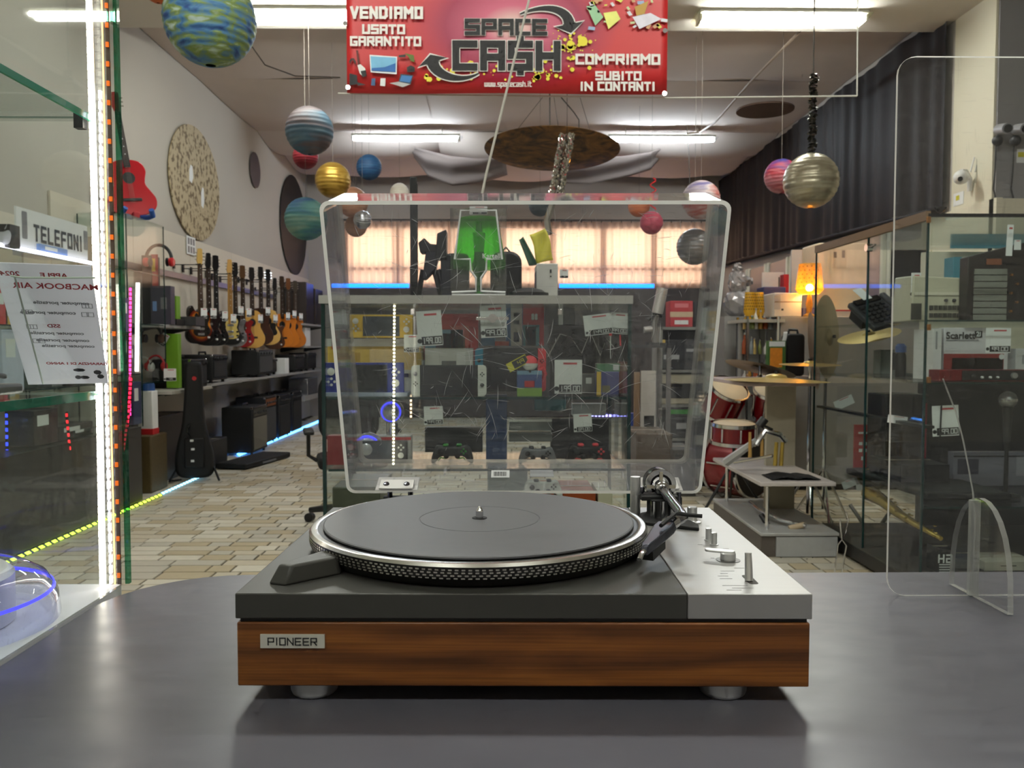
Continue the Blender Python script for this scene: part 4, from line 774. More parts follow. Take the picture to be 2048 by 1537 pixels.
for k, (lab, kind, body, px, py, nk_, hd2, gd, hk, tx, ty) in enumerate(GS):
    X0 = -3.16; p = onx(px, py, X0); L = 1.0 if kind != 'acoustic' else 1.02; zb = p.z - L
    guitar('electric_guitar' if kind != 'acoustic' else 'acoustic_guitar', lab, kind, body, (p.x, p.y, zb), R(56 - k * .6), nk_, hd2, gd, L=L, headkind=hk)
    r = T('wall_hook', 'hook of the ' + lab, 'hook', (WL + .03, p.y, p.z - .17), group='guitar hooks on the left wall')
    MB().bb(0, .015, -.02, .02, -.04, .04).build('plate', m_hook, r, bevel=.002); b = MB(); b.cyl((.01, 0, 0), (.235, 0, 0), .005, n=8); b.build('arm', m_hook, r)
    for s_ in (-1, 1): b = MB(); b.tube([(.225, 0, 0), (.24, s_ * .03, 0), (.30, s_ * .032, .006)], .005, 6); b.build('prong', m_hook, r)
    if tx:
        q = onx(tx, ty, X0 + .12); price_tag('price_tag', 'price tag on the ' + lab.split(' on the wall')[0], q, (.55, .84, 0), (0, .02, 1), (.84, -.55, 0), .075, .105, '199', 'price tags on the wall guitars')
# ------------------------------------------------------------------ red guitar on the tall left cabinet
p = onx(268, 436, -3.18)
guitar('acoustic_guitar', 'glossy red acoustic guitar standing on the tall left glass cabinet', 'acoustic', lac('red_lacquer', (176, 20, 34)), (-3.13, 7.17, 2.375), R(34), (54, 34, 30), (130, 20, 26), None, L=1.06, rx=R(-6), ry=R(-7), group='guitars on cabinets')
r = T('guitar_stand', 'blue foam guitar stand under the red guitar', 'guitar stand', (-3.10, 7.12, 2.35), R(34))
for s_ in (-1, 1):
    b = MB(); b.tube([(s_ * .02, .04, .02), (s_ * .1, -.02, .02), (s_ * .12, -.10, .025), (s_ * .10, -.14, .07)], .022, 8); b.build('cradle_arm', M('blue_foam', (40, 84, 160), .6), r)
MB().box(0, -.03, .03, .05, .08, .05).build('cradle_block', M('red_foam', (180, 40, 50), .6), r, bevel=.006)
# ------------------------------------------------------------------ left wall: round cut-outs
def wall_disc(name, label, px0, px1, py0, py1, mat, hole=None, rag=.0, n=48):
    X0 = WL + .014; y0 = onx(px0, 400, X0).y; y1 = onx(px1, 400, X0).y; cy = (y0 + y1) / 2; zc = (onx((px0 + px1) / 2, py0, X0).z + onx((px0 + px1) / 2, py1, X0).z) / 2; ry = (y1 - y0) / 2; rz = abs(onx((px0 + px1) / 2, py0, X0).z - onx((px0 + px1) / 2, py1, X0).z) / 2
    r = T(name, label, 'wall decoration', (X0, cy, zc)); q = random.Random(len(label))
    b = MB(); b.prism([(ry * math.cos(2 * math.pi * k / n) * (1 + q.uniform(-rag, rag)), rz * math.sin(2 * math.pi * k / n) * (1 + q.uniform(-rag, rag))) for k in range(n)], 0, .012, (0, 0, 0), Y_, Z_, X_); b.build('panel', mat, r, smooth=0)
    for (u, v, su, sv) in hole or ():
        b = MB(); b.prism([(u * ry + su * a, v * rz + sv * c) for a, c in ((-1, -.8), (.2, -1), (1, -.3), (.7, .9), (-.2, 1), (-.9, .4))], .0125, .014, (0, 0, 0), Y_, Z_, X_); b.build('white_patch', CARD(), r, smooth=0)
def galaxy():
    m = M('galaxy_print', (176, 158, 122), .7, var=.1); nt = m.node_tree; N = nt.nodes; b_ = N['Principled BSDF']
    tc = N.new('ShaderNodeTexCoord'); v = N.new('ShaderNodeTexNoise'); v.inputs['Scale'].default_value = 16; v.inputs['Detail'].default_value = 6; rp = N.new('ShaderNodeValToRGB'); e = rp.color_ramp.elements
    e[0].position = .40; e[0].color = lin((104, 86, 54)) + (1,); e[1].position = .5; e[1].color = lin((180, 164, 130)) + (1,)
    nt.links.new(tc.outputs['Object'], v.inputs['Vector']); nt.links.new(v.outputs[0], rp.inputs[0]); nt.links.new(rp.outputs[0], b_.inputs['Base Color']); return m
wall_disc('wall_disc', 'large mottled tan disc with two white gaps on the left wall', 337, 437, 253, 478, galaxy(), [(-.2, .12, .06, .1), (.25, -.2, .05, .12)])
wall_disc('wall_disc', 'small plain grey disc high on the left wall', 500, 520, 306, 376, M('disc_grey', (92, 82, 84), .7))
wall_disc('wall_disc', 'big black disc on the left wall near the end wall', 559, 611, 352, 548, M('disc_black', (34, 28, 28), .6, var=.3, scale=4), rag=.012)
# notice with small print by the first guitar
p = onx(382, 492, WL + .03); r = T('wall_notice', 'white notice with small pictures beside the first guitar', 'notice', p)
MB().bb(0, .003, -.13, .13, -.10, .10).build('sheet', CARD(), r, smooth=0)
for k in range(6): b = MB(); b.bb(.0032, .004, -.10 + (k % 3) * .075, -.05 + (k % 3) * .075, .01 - (k // 3) * .09, .08 - (k // 3) * .09); b.build('picture', M('picture_grey'), r, smooth=0)
# ------------------------------------------------------------------ shelves and amplifiers below the guitars
m_shelf = M('shelf_grey', (158, 156, 154), .5)
def shelf(label, x0, x1, y0, y1, z, mat=None):
    r = T('wall_shelf', label, 'shelf', ((x0 + x1) / 2, (y0 + y1) / 2, z)); MB().bb(x0, x1, y0, y1, z - .03, z).build('board', mat or m_shelf, r, world=True, bevel=.003)
    n = max(2, int((y1 - y0) / 1.2) + 1)
    for k in range(n): y = y0 + .1 + (y1 - y0 - .2) * k / (n - 1); b = MB(); b.prism([(0, 0), (x1 - x0 - .05, 0), (0, -.07)], -.01, .01, (x0, y, z - .03), X_, Z_, Y_); b.build('bracket', m_dkg, r, world=True, smooth=0)
shelf('long grey wall shelf holding amplifiers below the guitars', WL + .02, -3.0, 8.6, 14.6, .88)
shelf('short grey shelf with headphones left of the sunburst guitar', WL + .02, -3.08, 7.52, 8.55, 1.47)
shelf('pale lower shelf at the near end below the headphones', WL + .02, -2.98, 7.52, 8.58, .86, M('shelf_pale', (190, 186, 176), .5))
shelf('upper far shelf beyond the last guitar', WL + .02, -3.0, 12.85, 14.6, 1.27)
shelf('top far shelf beyond the last guitar', WL + .02, -3.0, 12.75, 14.6, 1.62)
m_tolex = M('black_tolex', (20, 20, 22), .6, var=.2, scale=200, bump=.2)
m_grl = {'grey': M('grille_grey', (112, 108, 96), .8, var=.2, scale=300), 'black': M('grille_black', (28, 28, 30), .8, var=.3, scale=300), 'dark': M('grille_dark', (64, 64, 66), .8, var=.2, scale=300)}
def amp(label, x, y0, y1, z0, h, d, grl='black', panel=(60, 60, 62), feet=True, handle=True, knobs=5, xr=0):
    """guitar amplifier, grille towards +x"""
    r = T('guitar_amplifier', label, 'amplifier', (x - d / 2, (y0 + y1) / 2, z0)); w_ = y1 - y0; f = .03 if feet else 0
    MB().box(0, 0, f + (h - f) / 2, d, w_, h - f).build('cabinet', m_tolex, r, bevel=.012)
    MB().bb(d / 2, d / 2 + .006, -w_ * .45, w_ * .45, f + .03, f + (h - f) * .76).build('grille', m_grl[grl], r, bevel=.002)
    MB().bb(d / 2, d / 2 + .006, -w_ * .45, w_ * .45, f + (h - f) * .79, f + (h - f) * .95).build('control_panel', M('amp_panel_%d' % panel[0], panel, .35, .5), r, smooth=0)
    for k in range(knobs): y = -w_ * .38 + w_ * .76 * k / max(1, knobs - 1); MB().cyl((d / 2 + .006, y, f + (h - f) * .87), (d / 2 + .022, y, f + (h - f) * .87), .014, n=10).build('knob', m_dkg, r)
    if handle: b = MB(); b.tube([(0, -.1, h - .005), (0, -.09, h + .025), (0, .09, h + .025), (0, .1, h - .005)], .010, 8); b.build('handle', m_dk, r)
    if feet:
        for sx in (-1, 1):
            for sy in (-1, 1): MB().cyl((sx * d * .4, sy * w_ * .4, 0), (sx * d * .4, sy * w_ * .4, .035), .018, n=10).build('foot', m_dk, r)
    for sy in (-1, 1): MB().box(d / 2 - .012, sy * (w_ / 2 - .012), h - .012, .03, .03, .03).build('corner_guard', m_chr, r, bevel=.003)
    return r
amp('dark blue amplifier with grey grille and castors on the floor by the guitars', -2.86, 9.55, 10.15, 0, .56, .36, 'grey', (90, 88, 80))
amp('black amplifier with an orange badge behind the grey grille one on the floor', -2.98, 10.5, 11.0, 0, .62, .38, 'dark', (160, 96, 60))
amp('tall black bass amplifier on the floor under the long shelf', -2.98, 11.15, 11.75, 0, .60, .4)
amp('black amplifier farthest along the floor', -3.0, 11.95, 12.5, 0, .60, .4)
amp('large black amplifier on the near end of the long shelf', -3.0, 8.66, 9.12, .88, .30, .38, 'black', (34, 34, 36))
amp('black amplifier with a small white badge on the long shelf', -3.02, 8.1, 8.55, .86, .28, .38, 'black', (34, 34, 36), feet=False)
amp('small amplifier with grey grille in the middle of the long shelf', -3.0, 10.3, 10.95, .88, .34, .34, 'dark', (110, 110, 110))
amp('small dark amplifier left on top behind the grey grille one', -3.1, 11.1, 11.5, .88, .22, .28, 'black', (120, 40, 44))
amp('black practice amplifier near the far shelf end', -3.02, 12.2, 12.8, .88, .26, .3, 'black', handle=False)
amp('black practice amplifier at the far end of the long shelf', -3.02, 13.0, 13.6, .88, .28, .3, 'black', handle=False)
carton('product_box', 'white box standing on the long shelf after the amplifiers', 'box', -3.2, -3.02, 11.65, 11.85, .88, 1.1, CARD())
carton('product_box', 'white appliance box on the upper far shelf', 'box', -3.3, -3.05, 13.0, 13.35, 1.27, 1.56, CARD(), face=[(.3, .7, .3, .6, M('picture_grey'))])
carton('product_box', 'silver foil wrapped box on the far lower ledge', 'box', -3.3, -3.0, 12.9, 13.6, .5, .76, M('foil', (190, 190, 196), .25, .9, var=.3, scale=30))
carton('product_box', 'dark brown speaker cabinet beyond the last guitar', 'speaker', -3.4, -3.05, 13.1, 13.6, 1.62, 2.28, M('dark_brown_laminate'))
carton('product_box', 'second dark speaker cabinet at the corner of the room', 'speaker', -3.4, -3.05, 13.75, 14.3, 1.62, 2.22, M('dark_brown_laminate'))
b = MB(); b.bb(-3.42, -3.0, 12.7, 13.8, .42, .5); tag(b.build('low_ledge', m_shelf, smooth=0), 'low grey ledge under the foil wrapped box', 'shelf')
# headphones and small goods by the tall cabinet
def headphones(label, p, mat_band, mat_cup, s_=1., rz=0):
    r = T('headphones', label, 'headphones', p, rz, 'headphones near the tall cabinet'); R0 = .085 * s_
    b = MB(); b.tube([(R0 * math.cos(t), 0, .06 * s_ + R0 * 1.15 * math.sin(t)) for t in [math.pi * k / 14 for k in range(15)]], .011 * s_, 8); b.build('headband', mat_band, r)
    for q in (-1, 1):
        b = MB(); b.lathe([(.0, -.02), (.035, -.02), (.042, -.01), (.042, .012), (.03, .022), (0, .022)], (q * R0, 0, .045 * s_), 20, (1, 0, 0)); b.build('ear_cup', mat_cup, r)
        b = MB(); b.lathe([(.018, .0), (.040, .004), (.040, .016), (.018, .018)], (q * (R0 - .03), 0, .045 * s_), 18, (q * -1, 0, 0)); b.build('ear_cushion', m_dk, r)
    return r
m_rd = M('red_plastic', (190, 36, 42), .35)
p = at(318, 542, 7.9)
r = carton('display_box', 'tall black headphone box with a yellow and red printed side', 'box', at(289, 600, 7.9).x, at(308, 600, 7.9).x, 7.85, 8.05, 1.475, at(300, 512, 7.9).z, m_dk)
b = MB(); b.bb(.035, .1, -.08, -.075, .3, .66); b.build('printed_side', M('red_print', (170, 44, 52), .5), r, smooth=0); b = MB(); b.bb(.04, .075, -.085, -.081, .5, .62); b.build('yellow_print', M('yellow_print', (232, 196, 50), .5), r, smooth=0)
headphones('black and red over-ear headphones hung on the tall black box', at(318, 538, 7.8), m_dk, m_rd, 1.4)
headphones('black headphones with brown pads hanging below the short shelf', at(303, 688, 7.8), m_dk, M('brown_pad', (110, 74, 60), .7), 1.1)
headphones('red headphones lying on the pale lower shelf', at(312, 742, 7.75), m_rd, m_rd, .9)
headphones('white headphones beside the red ones', at(288, 742, 7.75), m_wh, m_wh, .8)
carton('display_box', 'lime green box on the lower shelf beside the headphones', 'box', at(318, 0, 7.9).x, at(343, 0, 7.9).x, 7.9, 7.98, .87, at(330, 668, 7.9).z, M('lime_green', (120, 170, 40), .5))
carton('display_box', 'thin lime green box on the short shelf', 'box', at(331, 0, 8.0).x, at(341, 0, 8.0).x, 8.0, 8.1, 1.472, at(336, 592, 8.0).z, M('lime_green'))
carton('display_box', 'dark grey speaker box on the short shelf', 'box', at(289, 0, 7.75).x, at(330, 0, 7.75).x, 7.75, 7.85, 1.472, at(310, 572, 7.75).z, M('dark_violet_box', (66, 62, 76), .5, var=.2), face=[(.1, .3, .35, .6, M('light_blue_card')), (.5, .8, .4, .7, M('picture_grey'))])
carton('display_box', 'low black equipment case on the short shelf near the sunburst guitar', 'box', at(350, 0, 8.2).x, at(384, 0, 8.2).x, 8.15, 8.4, 1.472, 1.56, m_dkg)
carton('display_box', 'low black mixer on the short shelf', 'box', at(322, 0, 8.0).x, at(350, 0, 8.0).x, 7.9, 8.1, 1.472, 1.53, m_dk)
price_tag('price_tag', 'tilted price tag in front of the lime green box', at(327, 680, 7.85), (.86, 0, -.5), (.5, 0, .86), (0, -1, 0), .07, .12, '29', 'price tags on the left shelves')
price_tag('price_tag', 'square price tag hanging under the pale lower shelf', at(340, 750, 7.4), X_, Z_, -Y_, .11, .11, '49', 'price tags on the left shelves')
# white bottle-like microphone box with red foot below
p = at(301, 870, 7.2); r = T('toy_box', 'white tall toy box with a blue cap and red foot under the left shelves', 'box', (-3.09, 7.27, .5015))
MB().box(0, 0, .2, .13, .12, .36).build('box_body', CARD(), r, bevel=.008); MB().box(0, 0, .02, .14, .13, .06).build('red_foot', m_rd, r, bevel=.006); b = MB(); b.lathe([(.06, .38), (.06, .43), (.05, .45)], (0, 0, 0), 16); b.build('blue_cap', M('blue_plastic', (50, 90, 160), .4), r)
carton('display_box', 'brown box patterned with gold behind the toy box', 'box', -3.35, -3.0, 7.1, 7.45, .001, .5, M('brown_gold', (86, 70, 40), .6, var=.4, scale=60))
carton('display_box', 'dark wooden speaker box under the pale shelf', 'box', -3.4, -3.13, 7.6, 8.3, .001, .62, M('dark_brown_laminate'))
carton('display_box', 'black rack case on the floor by the light line', 'box', -3.3, -2.94, 8.4, 8.9, .001, .3, m_dk, face=[(.2, .8, .3, .6, M('blue_glow_panel', (30, 50, 100), .3))])
# guitar bag on a stand
p = onz(392, 962, 0); r = T('guitar_bag', 'black padded guitar bag standing upright on the floor', 'guitar bag', (p.x, p.y, .03), R(12))
out = spline([(0, .0), (.12, .01), (.165, .07), (.165, .20), (.135, .34), (.105, .46), (.085, .60), (.075, .80), (.072, 1.02), (.05, 1.09), (-.05, 1.09), (-.078, 1.02), (-.085, .80), (-.10, .60), (-.12, .46), (-.15, .34), (-.175, .20), (-.17, .07), (-.12, .01)], 3)
b = MB(); b.prism(out, -.065, .065, (0, 0, 0), X_, Z_, -Y_); b.build('bag_body', M('black_nylon', (16, 16, 18), .7, var=.3, scale=60, bump=.3), r, bevel=.03, seg=3)
b = MB(); b.prism([(-.09, .1), (.09, .1), (.085, .38), (-.085, .38)], .062, .085, (0, 0, 0), X_, Z_, -Y_); b.build('front_pocket', MATS['black_nylon'], r, bevel=.012)
for z, s_ in ((.28, .02), (.36, .012), (.17, .016)): MB().box(-.03 + s_, -.09, z, .03, .004, .02).build('logo_patch', CARD(), r, smooth=0)
b = MB(); b.tube([(-.03, -.07, .52), (-.05, -.11, .48), (-.05, -.11, .44), (-.03, -.07, .40)], .008, 6); b.build('handle', m_dk, r)
b = MB(); b.prism(disc(.02, 12, .01, .94), .066, .068, (0, 0, 0), X_, Z_, -Y_); b.build('red_mark', m_rd, r, smooth=0)
r = T('guitar_stand', 'black tubular stand holding the guitar bag', 'guitar stand', (p.x, p.y, 0), R(12))
for s_ in (-1, 1): b = MB(); b.tube([(s_ * .02, .12, .7), (s_ * .08, .11, .3), (s_ * .22, -.10, .012)], .011, 6); b.build('leg', m_dk, r)
b = MB(); b.tube([(-.2, -.06, .02), (-.17, -.16, .03), (-.1, -.17, .04)], .008, 6); b.build('cradle', m_dk, r)
r = T('keyboard_case', 'flat black keyboard case lying on the floor beside the guitar bag', 'case', (-2.66, 8.95, 0), R(-12))
MB().box(0, 0, .035, .34, 1.0, .06).build('case_body', M('black_nylon'), r, bevel=.015); MB().box(.171, 0, .03, .003, .3, .02).build('logo', M('picture_grey'), r, smooth=0)
# ------------------------------------------------------------------ office chair behind the centre showcase
p = onz(705, 1048, 0); r = T('office_chair', 'black swivel office chair half hidden behind the centre showcase', 'chair', (p.x, p.y, 0), R(15))
for k in range(5):
    t = R(72 * k + 8); c, s_ = math.cos(t), math.sin(t)
    b = MB(); b.tube([(0, 0, .12), (c * .15, s_ * .15, .11), (c * .33, s_ * .33, .085)], [.032, .028, .02], 8); lg = b.build('leg', m_dk, r)
    b = MB(); b.cyl((c * .33 - s_ * .025, s_ * .33 + c * .025, .033), (c * .33 + s_ * .025, s_ * .33 - c * .025, .033), .032, n=14); b.build('castor', m_dk, lg)
b = MB(); b.cyl((0, 0, .1), (0, 0, .42), .028, n=14); b.build('gas_column', m_dkg, r)
b = MB(); b.prism(rrect(.48, .46, .1), .42, .50, (0, 0, 0), X_, Y_, Z_); b.build('seat', M('black_fabric', (26, 26, 28), .9, bump=.2, scale=200), r, bevel=.02)
b = MB(); b.prism(rrect(.44, .5, .12), -.03, .03, (0, .23, .82), X_, Z_, Y_); b.build('backrest', M('black_fabric'), r, bevel=.02)
b = MB(); b.tube([(0, .18, .44), (0, .27, .5), (0, .27, .7)], .02, 8); b.build('back_support', m_dk, r)
for s_ in (-1, 1): b = MB(); b.tube([(s_ * .24, .02, .46), (s_ * .30, .02, .5), (s_ * .30, .0, .66)], .014, 8); ar = b.build('arm_post', m_dk, r); MB().box(s_ * .30, -.02, .675, .07, .26, .03).build('arm_pad', m_dk, ar, bevel=.01)
# ------------------------------------------------------------------ centre showcase with games and consoles
CY = 2.62
cx0, cx1 = at(648, 800, CY).x, at(1258, 800, CY).x; cz1 = at(950, 608, CY).z; zs1 = at(900, 791, CY + .1).z; zs2 = at(900, 930, CY + .1).z
cs = glass_case('glass_cabinet', 'free-standing glass cabinet of game consoles in the middle of the shop', cx0, cx1, CY, CY + .46, .12, cz1, (zs1, zs2, .55), 'lrfb', (.02, m_kick), top=False, et=.011)
MB().bb(cx0 - .01, cx1 + .008, CY - .012, CY + .47, cz1, cz1 + .026).build('top_slab', GLASS('top_slab_frosted', (235, 238, 236), 1.2, haze=.26, hazec=(190, 190, 186), rough=.15), cs, world=True, bevel=.002)
MB().bb(cx0 - .011, cx1 + .009, CY - .0135, CY - .0122, cz1, cz1 + .026).build('slab_edge', M('slab_edge_grey', (178, 178, 172), .35, var=.04), cs, world=True, smooth=0)
ztop = cz1 + .0265
p = at(985, 637, CY - .012); b = MB(); b.cyl(p + Vector((0, -.004, 0)), p + Vector((0, .01, 0)), .014, n=18); lk = b.build('door_lock', m_chr, cs, world=True)
b = MB(); b.bb(p.x - .052, p.x + .052, CY - .009, CY - .003, p.z - .006, p.z + .005); b.build('lock_bar', m_chr, cs, world=True, bevel=.002)
for px, py in ((826, 624), (1120, 624)): q = at(px, py, CY); MB().box(q.x, CY - .002, q.z, .014, .012, .02).build('glass_clip', m_chr, cs, world=True, bevel=.002)
led_strip('led_strip', 'white LED strip hanging upright inside the console cabinet', [at(789, 602, CY + .03), at(787, 930, CY + .03)], (255, 246, 214), 9, (150, 142, 120), .0115, .0075, .45)
led_strip('led_strip', 'short beaded LED strip right of the long one in the console cabinet', [at(822, 782, CY + .3), at(822, 840, CY + .3)], (255, 226, 190), 2.5, (190, 170, 140), .014, .008, .5)
led_strip('led_strip', 'pale blue LED line under the white console in the console cabinet', [at(1146, 830, CY + .4), at(1222, 832, CY + .4)], (150, 150, 255), 4, (120, 120, 160), .013, .012, .6)
def console(name, label, px0, px1, py0, py1, Y, shell, left, right, screen, th=.014, ry=0, joy=.18, base=None, chamfer=.03, lite=False):
    """handheld console: screen between two grips with stick, buttons"""
    a, c = at(px0, py1, Y), at(px1, py0, Y); w_, h_ = c.x - a.x, c.z - a.z; z0 = a.z if base is None else base
    r = T(name, label, 'game console', ((a.x + c.x) / 2, Y, z0), 0, None, 0, ry); wj = w_ * joy
    MB().box(0, 0, h_ / 2, w_ - (0 if lite else 2 * wj), th * .9, h_).build('body', shell, r, bevel=.002)
    MB().box(0, -th * .46, h_ / 2, w_ - 2 * wj - (.004 if lite else .008), .001, h_ * (.86 if lite else .9)).build('screen', screen, r, smooth=0)
    for s_, m in ((-1, left), (1, right)):
        out = rrect(wj, h_, min(wj, h_) * .42, 5, s_ * (w_ / 2 - wj / 2), h_ / 2); inner = s_ * (w_ / 2 - wj)
        out = [(x if (x - s_ * (w_ / 2 - wj / 2)) * s_ > 0 else inner, y) for x, y in out]
        b = MB(); b.prism(out, -th / 2, th / 2, (0, 0, 0), X_, Z_, -Y_); gp = b.build('grip', m, r, bevel=.0015)
        cxp = s_ * (w_ / 2 - wj / 2); st = h_ * (.72 if s_ < 0 else .36); bt = h_ * (.40 if s_ < 0 else .70)
        dark = m_dk if sum(m.diffuse_color[:3]) >= 0 else m_dk
        b = MB(); b.lathe([(wj * .20, 0), (wj * .20, .004), (wj * .24, .007), (0, .008)], (cxp, -th / 2, st), 16, (0, -1, 0)); b.build('thumbstick', M('stick_grey', (70, 70, 72), .5) if not lite else m_wh, gp)
        for dx, dz in ((1, 0), (-1, 0), (0, 1), (0, -1)): b = MB(); b.lathe([(wj * .085, 0), (wj * .085, .0015), (0, .002)], (cxp + dx * wj * .19, -th / 2, bt + dz * wj * .19), 10, (0, -1, 0)); b.build('button', m_dk if not lite else m_wh, gp)
    return r
m_scr = M('console_screen', (34, 36, 42), .12, var=.2); m_scrg = M('console_screen_grey', (66, 72, 84), .12, var=.2)
m_jw, m_jb, m_jr, m_y, m_bl = M('joy_white', (224, 226, 220), .45), M('joy_blue', (20, 150, 190), .45), M('joy_red', (238, 58, 68), .45), M('console_yellow', (222, 180, 40), .4), M('console_blue', (44, 56, 140), .35)
console('game_console', 'yellow handheld console with grey screen standing on the boxes in the cabinet', 700, 826, 630, 676, CY + .12, m_y, m_y, m_y, m_scrg, joy=.2, lite=True)
console('game_console', 'black console with two white grips on the middle shelf of the cabinet', 823, 973, 726, 788, CY + .06, m_dk, m_jw, m_jw, m_scr, joy=.115, base=zs1)
console('game_console', 'black console with one blue and one red grip behind the white gripped one', 950, 1092, 689, 775, CY + .16, m_dk, m_jb, m_jr, m_scr, joy=.115, base=zs1 + .01)
console('game_console', 'dark blue handheld console in a clear blue pack on the middle shelf', 648, 808, 722, 786, CY + .08, m_bl, m_bl, m_bl, m_scr, joy=.2, lite=True, base=zs1 + .004)
console('game_console', 'grey handheld gaming computer on the lower shelf of the console cabinet', 690, 815, 880, 925, CY + .06, m_dkg, m_dkg, m_dkg, m_scrg, joy=.2, lite=True, base=zs2 + .012)
def pbox(label, px0, px1, py0, py1, Y, c, d=.06, base=None, face=None, name='game_box', cat='box', rz=0):
    a, k = at(px0, py1, Y), at(px1, py0, Y); return carton(name, label, cat, a.x, k.x, Y, Y + d, a.z if base is None else base, k.z, c if not isinstance(c, tuple) else M('pack_%d_%d_%d' % c, c, .4, var=.12), rz, None, face)
Rd, Wt, Bk, Yl = M('pack_red', (196, 44, 50), .4), M('pack_white', (222, 222, 218), .5), M('pack_black', (26, 26, 30), .4), M('pack_yellow', (224, 186, 74), .45)
pbox('clear tray under the dark blue handheld console', 648, 815, 786, 791, CY + .05, (150, 160, 180), .1, zs1)
pbox('yellow, white and red console box under the yellow console', 655, 842, 678, 722, CY + .17, Yl, .12, zs1 + .07, [(0, 1, .78, 1, Wt), (.05, .14, .7, 1, Rd), (.1, .35, .15, .6, M('pack_yellow_dark', (196, 156, 50), .4)), (.45, .95, .1, .7, M('pack_peach', (232, 200, 140), .45)), (0, 1, 0, .1, Wt)])
pbox('white console box with coloured stripe at the back of the middle shelf', 700, 846, 722, 790, CY + .19, Wt, .1, zs1, [(.0, .8, .5, .9, M('pack_violet', (84, 86, 160), .4))])
pbox('red console box with a coloured picture in the cabinet', 836, 956, 628, 728, CY + .26, Rd, .08, zs1 + .0, [(.12, .75, .1, .8, M('pack_sky', (120, 160, 190), .4)), (.3, .65, .25, .75, M('pack_violet2', (150, 100, 150), .4)), (.55, .85, .2, .85, M('pack_orange_red', (214, 90, 70), .4)), (.62, .78, .45, .72, M('pack_sun', (236, 190, 60), .4))])
r = pbox('white console box showing a drawn console in front of the red box', 850, 946, 697, 792, CY + .20, Wt, .05, zs1, [(.35, .65, .62, .72, M('pack_grey', (120, 120, 120), .5)), (.66, .84, .55, .92, M('pack_pale', (240, 240, 238), .5))])
pbox('blue and white sports game box in the cabinet', 1012, 1050, 614, 692, CY + .30, (90, 130, 190), .03, None, [(.25, .85, 0, 1, Wt), (.4, .7, .75, .85, M('pack_sky')), (.4, .7, .55, .65, M('pack_sky')), (.4, .7, .1, .35, M('pack_blue_deep', (50, 90, 170), .4))])
r = pbox('red topped game box with a fighter picture and a white console logo', 1046, 1088, 616, 692, CY + .28, Rd, .03, None, [(0, .78, 0, .55, M('pack_teal', (90, 140, 150), .4)), (.12, .62, 0, .5, M('pack_skin', (190, 120, 100), .45, var=.4, scale=50))])
q = at(1069, 634, CY + .278)
for s_ in (-1, 1): b = MB(); b.prism(rrect(.010, .022, .004, 3, s_ * .006, 0), 0, .001, q, X_, Z_, -Y_); b.build('console_logo', CARD(), r, world=True, smooth=0)
for nm, x0, x1, y0, y1, Y, c, fc in (('blue game case at the back left of the sports game', 1012, 1022, 618, 690, .34, (60, 84, 160), None), ('orange trimmed game case under the sports game', 990, 1018, 683, 692, .28, (196, 84, 64), None), ('blue game case behind the price tag', 962, 990, 676, 692, .3, (90, 140, 180), None),
    ('green and blue card game tin on the middle shelf', 1034, 1084, 742, 790, .06, (70, 92, 150), [(0, 1, 0, .32, M('pack_green', (132, 170, 70), .4)), (0, 1, .85, 1, M('pack_sky')), (.3, .7, .35, .6, Rd)]), ('yellow and violet game box at the right end of the middle shelf', 1193, 1238, 744, 790, .12, (76, 78, 140), [(0, .2, 0, 1, Yl), (.25, .6, .1, .4, M('pack_khaki', (120, 110, 80), .5))]),
    ('green game case above the violet one', 1194, 1240, 728, 744, .14, (90, 140, 100), [(.7, .95, .2, .9, Wt)]), ('brown red game case at the right corner of the middle shelf', 1238, 1256, 724, 790, .2, (150, 64, 54), None), ('grey boxed controller behind the big price tag', 1163, 1192, 748, 790, .2, (110, 108, 106), [(.3, .7, .5, .8, Wt)]),
    ('blue upright console box on the lower shelf', 972, 1014, 790, 925, .22, (44, 70, 116), None), ('dark teal folder on the lower shelf', 1070, 1132, 795, 822, .3, (40, 104, 112), None), ('grey games console on the lower shelf, upper of two', 1018, 1104, 838, 862, .2, (120, 122, 120), [(0, 1, .75, .95, M('pack_pale'))]), ('grey games console on the lower shelf, lower of two', 1018, 1104, 866, 884, .2, (104, 106, 104), None),
    ('flat black console on the lower shelf behind the dark controllers', 850, 965, 855, 905, .22, (34, 36, 38), None), ('white console with light line on the lower shelf', 1145, 1212, 808, 832, .38, (214, 216, 222), None), ('black box behind the red and black controller', 1102, 1218, 838, 925, .24, (24, 26, 30), None), ('red boxed game on the lower shelf left', 655, 690, 872, 930, .1, (150, 50, 54), None),
    ('red and white console box behind the grey handheld computer', 690, 822, 872, 928, .14, (190, 188, 184), [(0, 1, .84, .95, Rd)]), ('dark box of cables on the middle shelf behind the tags', 1100, 1254, 650, 735, .3, (40, 36, 36), None), ('dark patterned box at the top right of the cabinet', 1090, 1150, 614, 650, .32, (84, 82, 84), [(.45, .6, 0, 1, Wt)]), ('black headset box at the top left of the cabinet', 668, 760, 612, 628, .3, (44, 44, 46), None)):
    bs = zs1 if y1 == 790 else zs2 if y1 in (925, 928, 930) else None; bs = zs1 + .0 if nm.startswith('dark box of cables') else bs
    pbox(nm, x0, x1, y0, y1, CY + Y, c, .05, bs, fc)
pbox('orange storage box low in the console cabinet', 1085, 1192, 985, 1070, CY + .1, (176, 76, 24), .25, .56)
pbox('cream carton beside the orange storage box', 1196, 1225, 985, 1070, CY + .1, (214, 206, 180), .2, .56)
pbox('olive green box low in the left of the console cabinet', 665, 760, 975, 1070, CY + .08, (72, 76, 58), .3, .56)
pbox('grey console shell low in the cabinet', 975, 1055, 935, 985, CY + .15, (130, 136, 138), .12, .56)
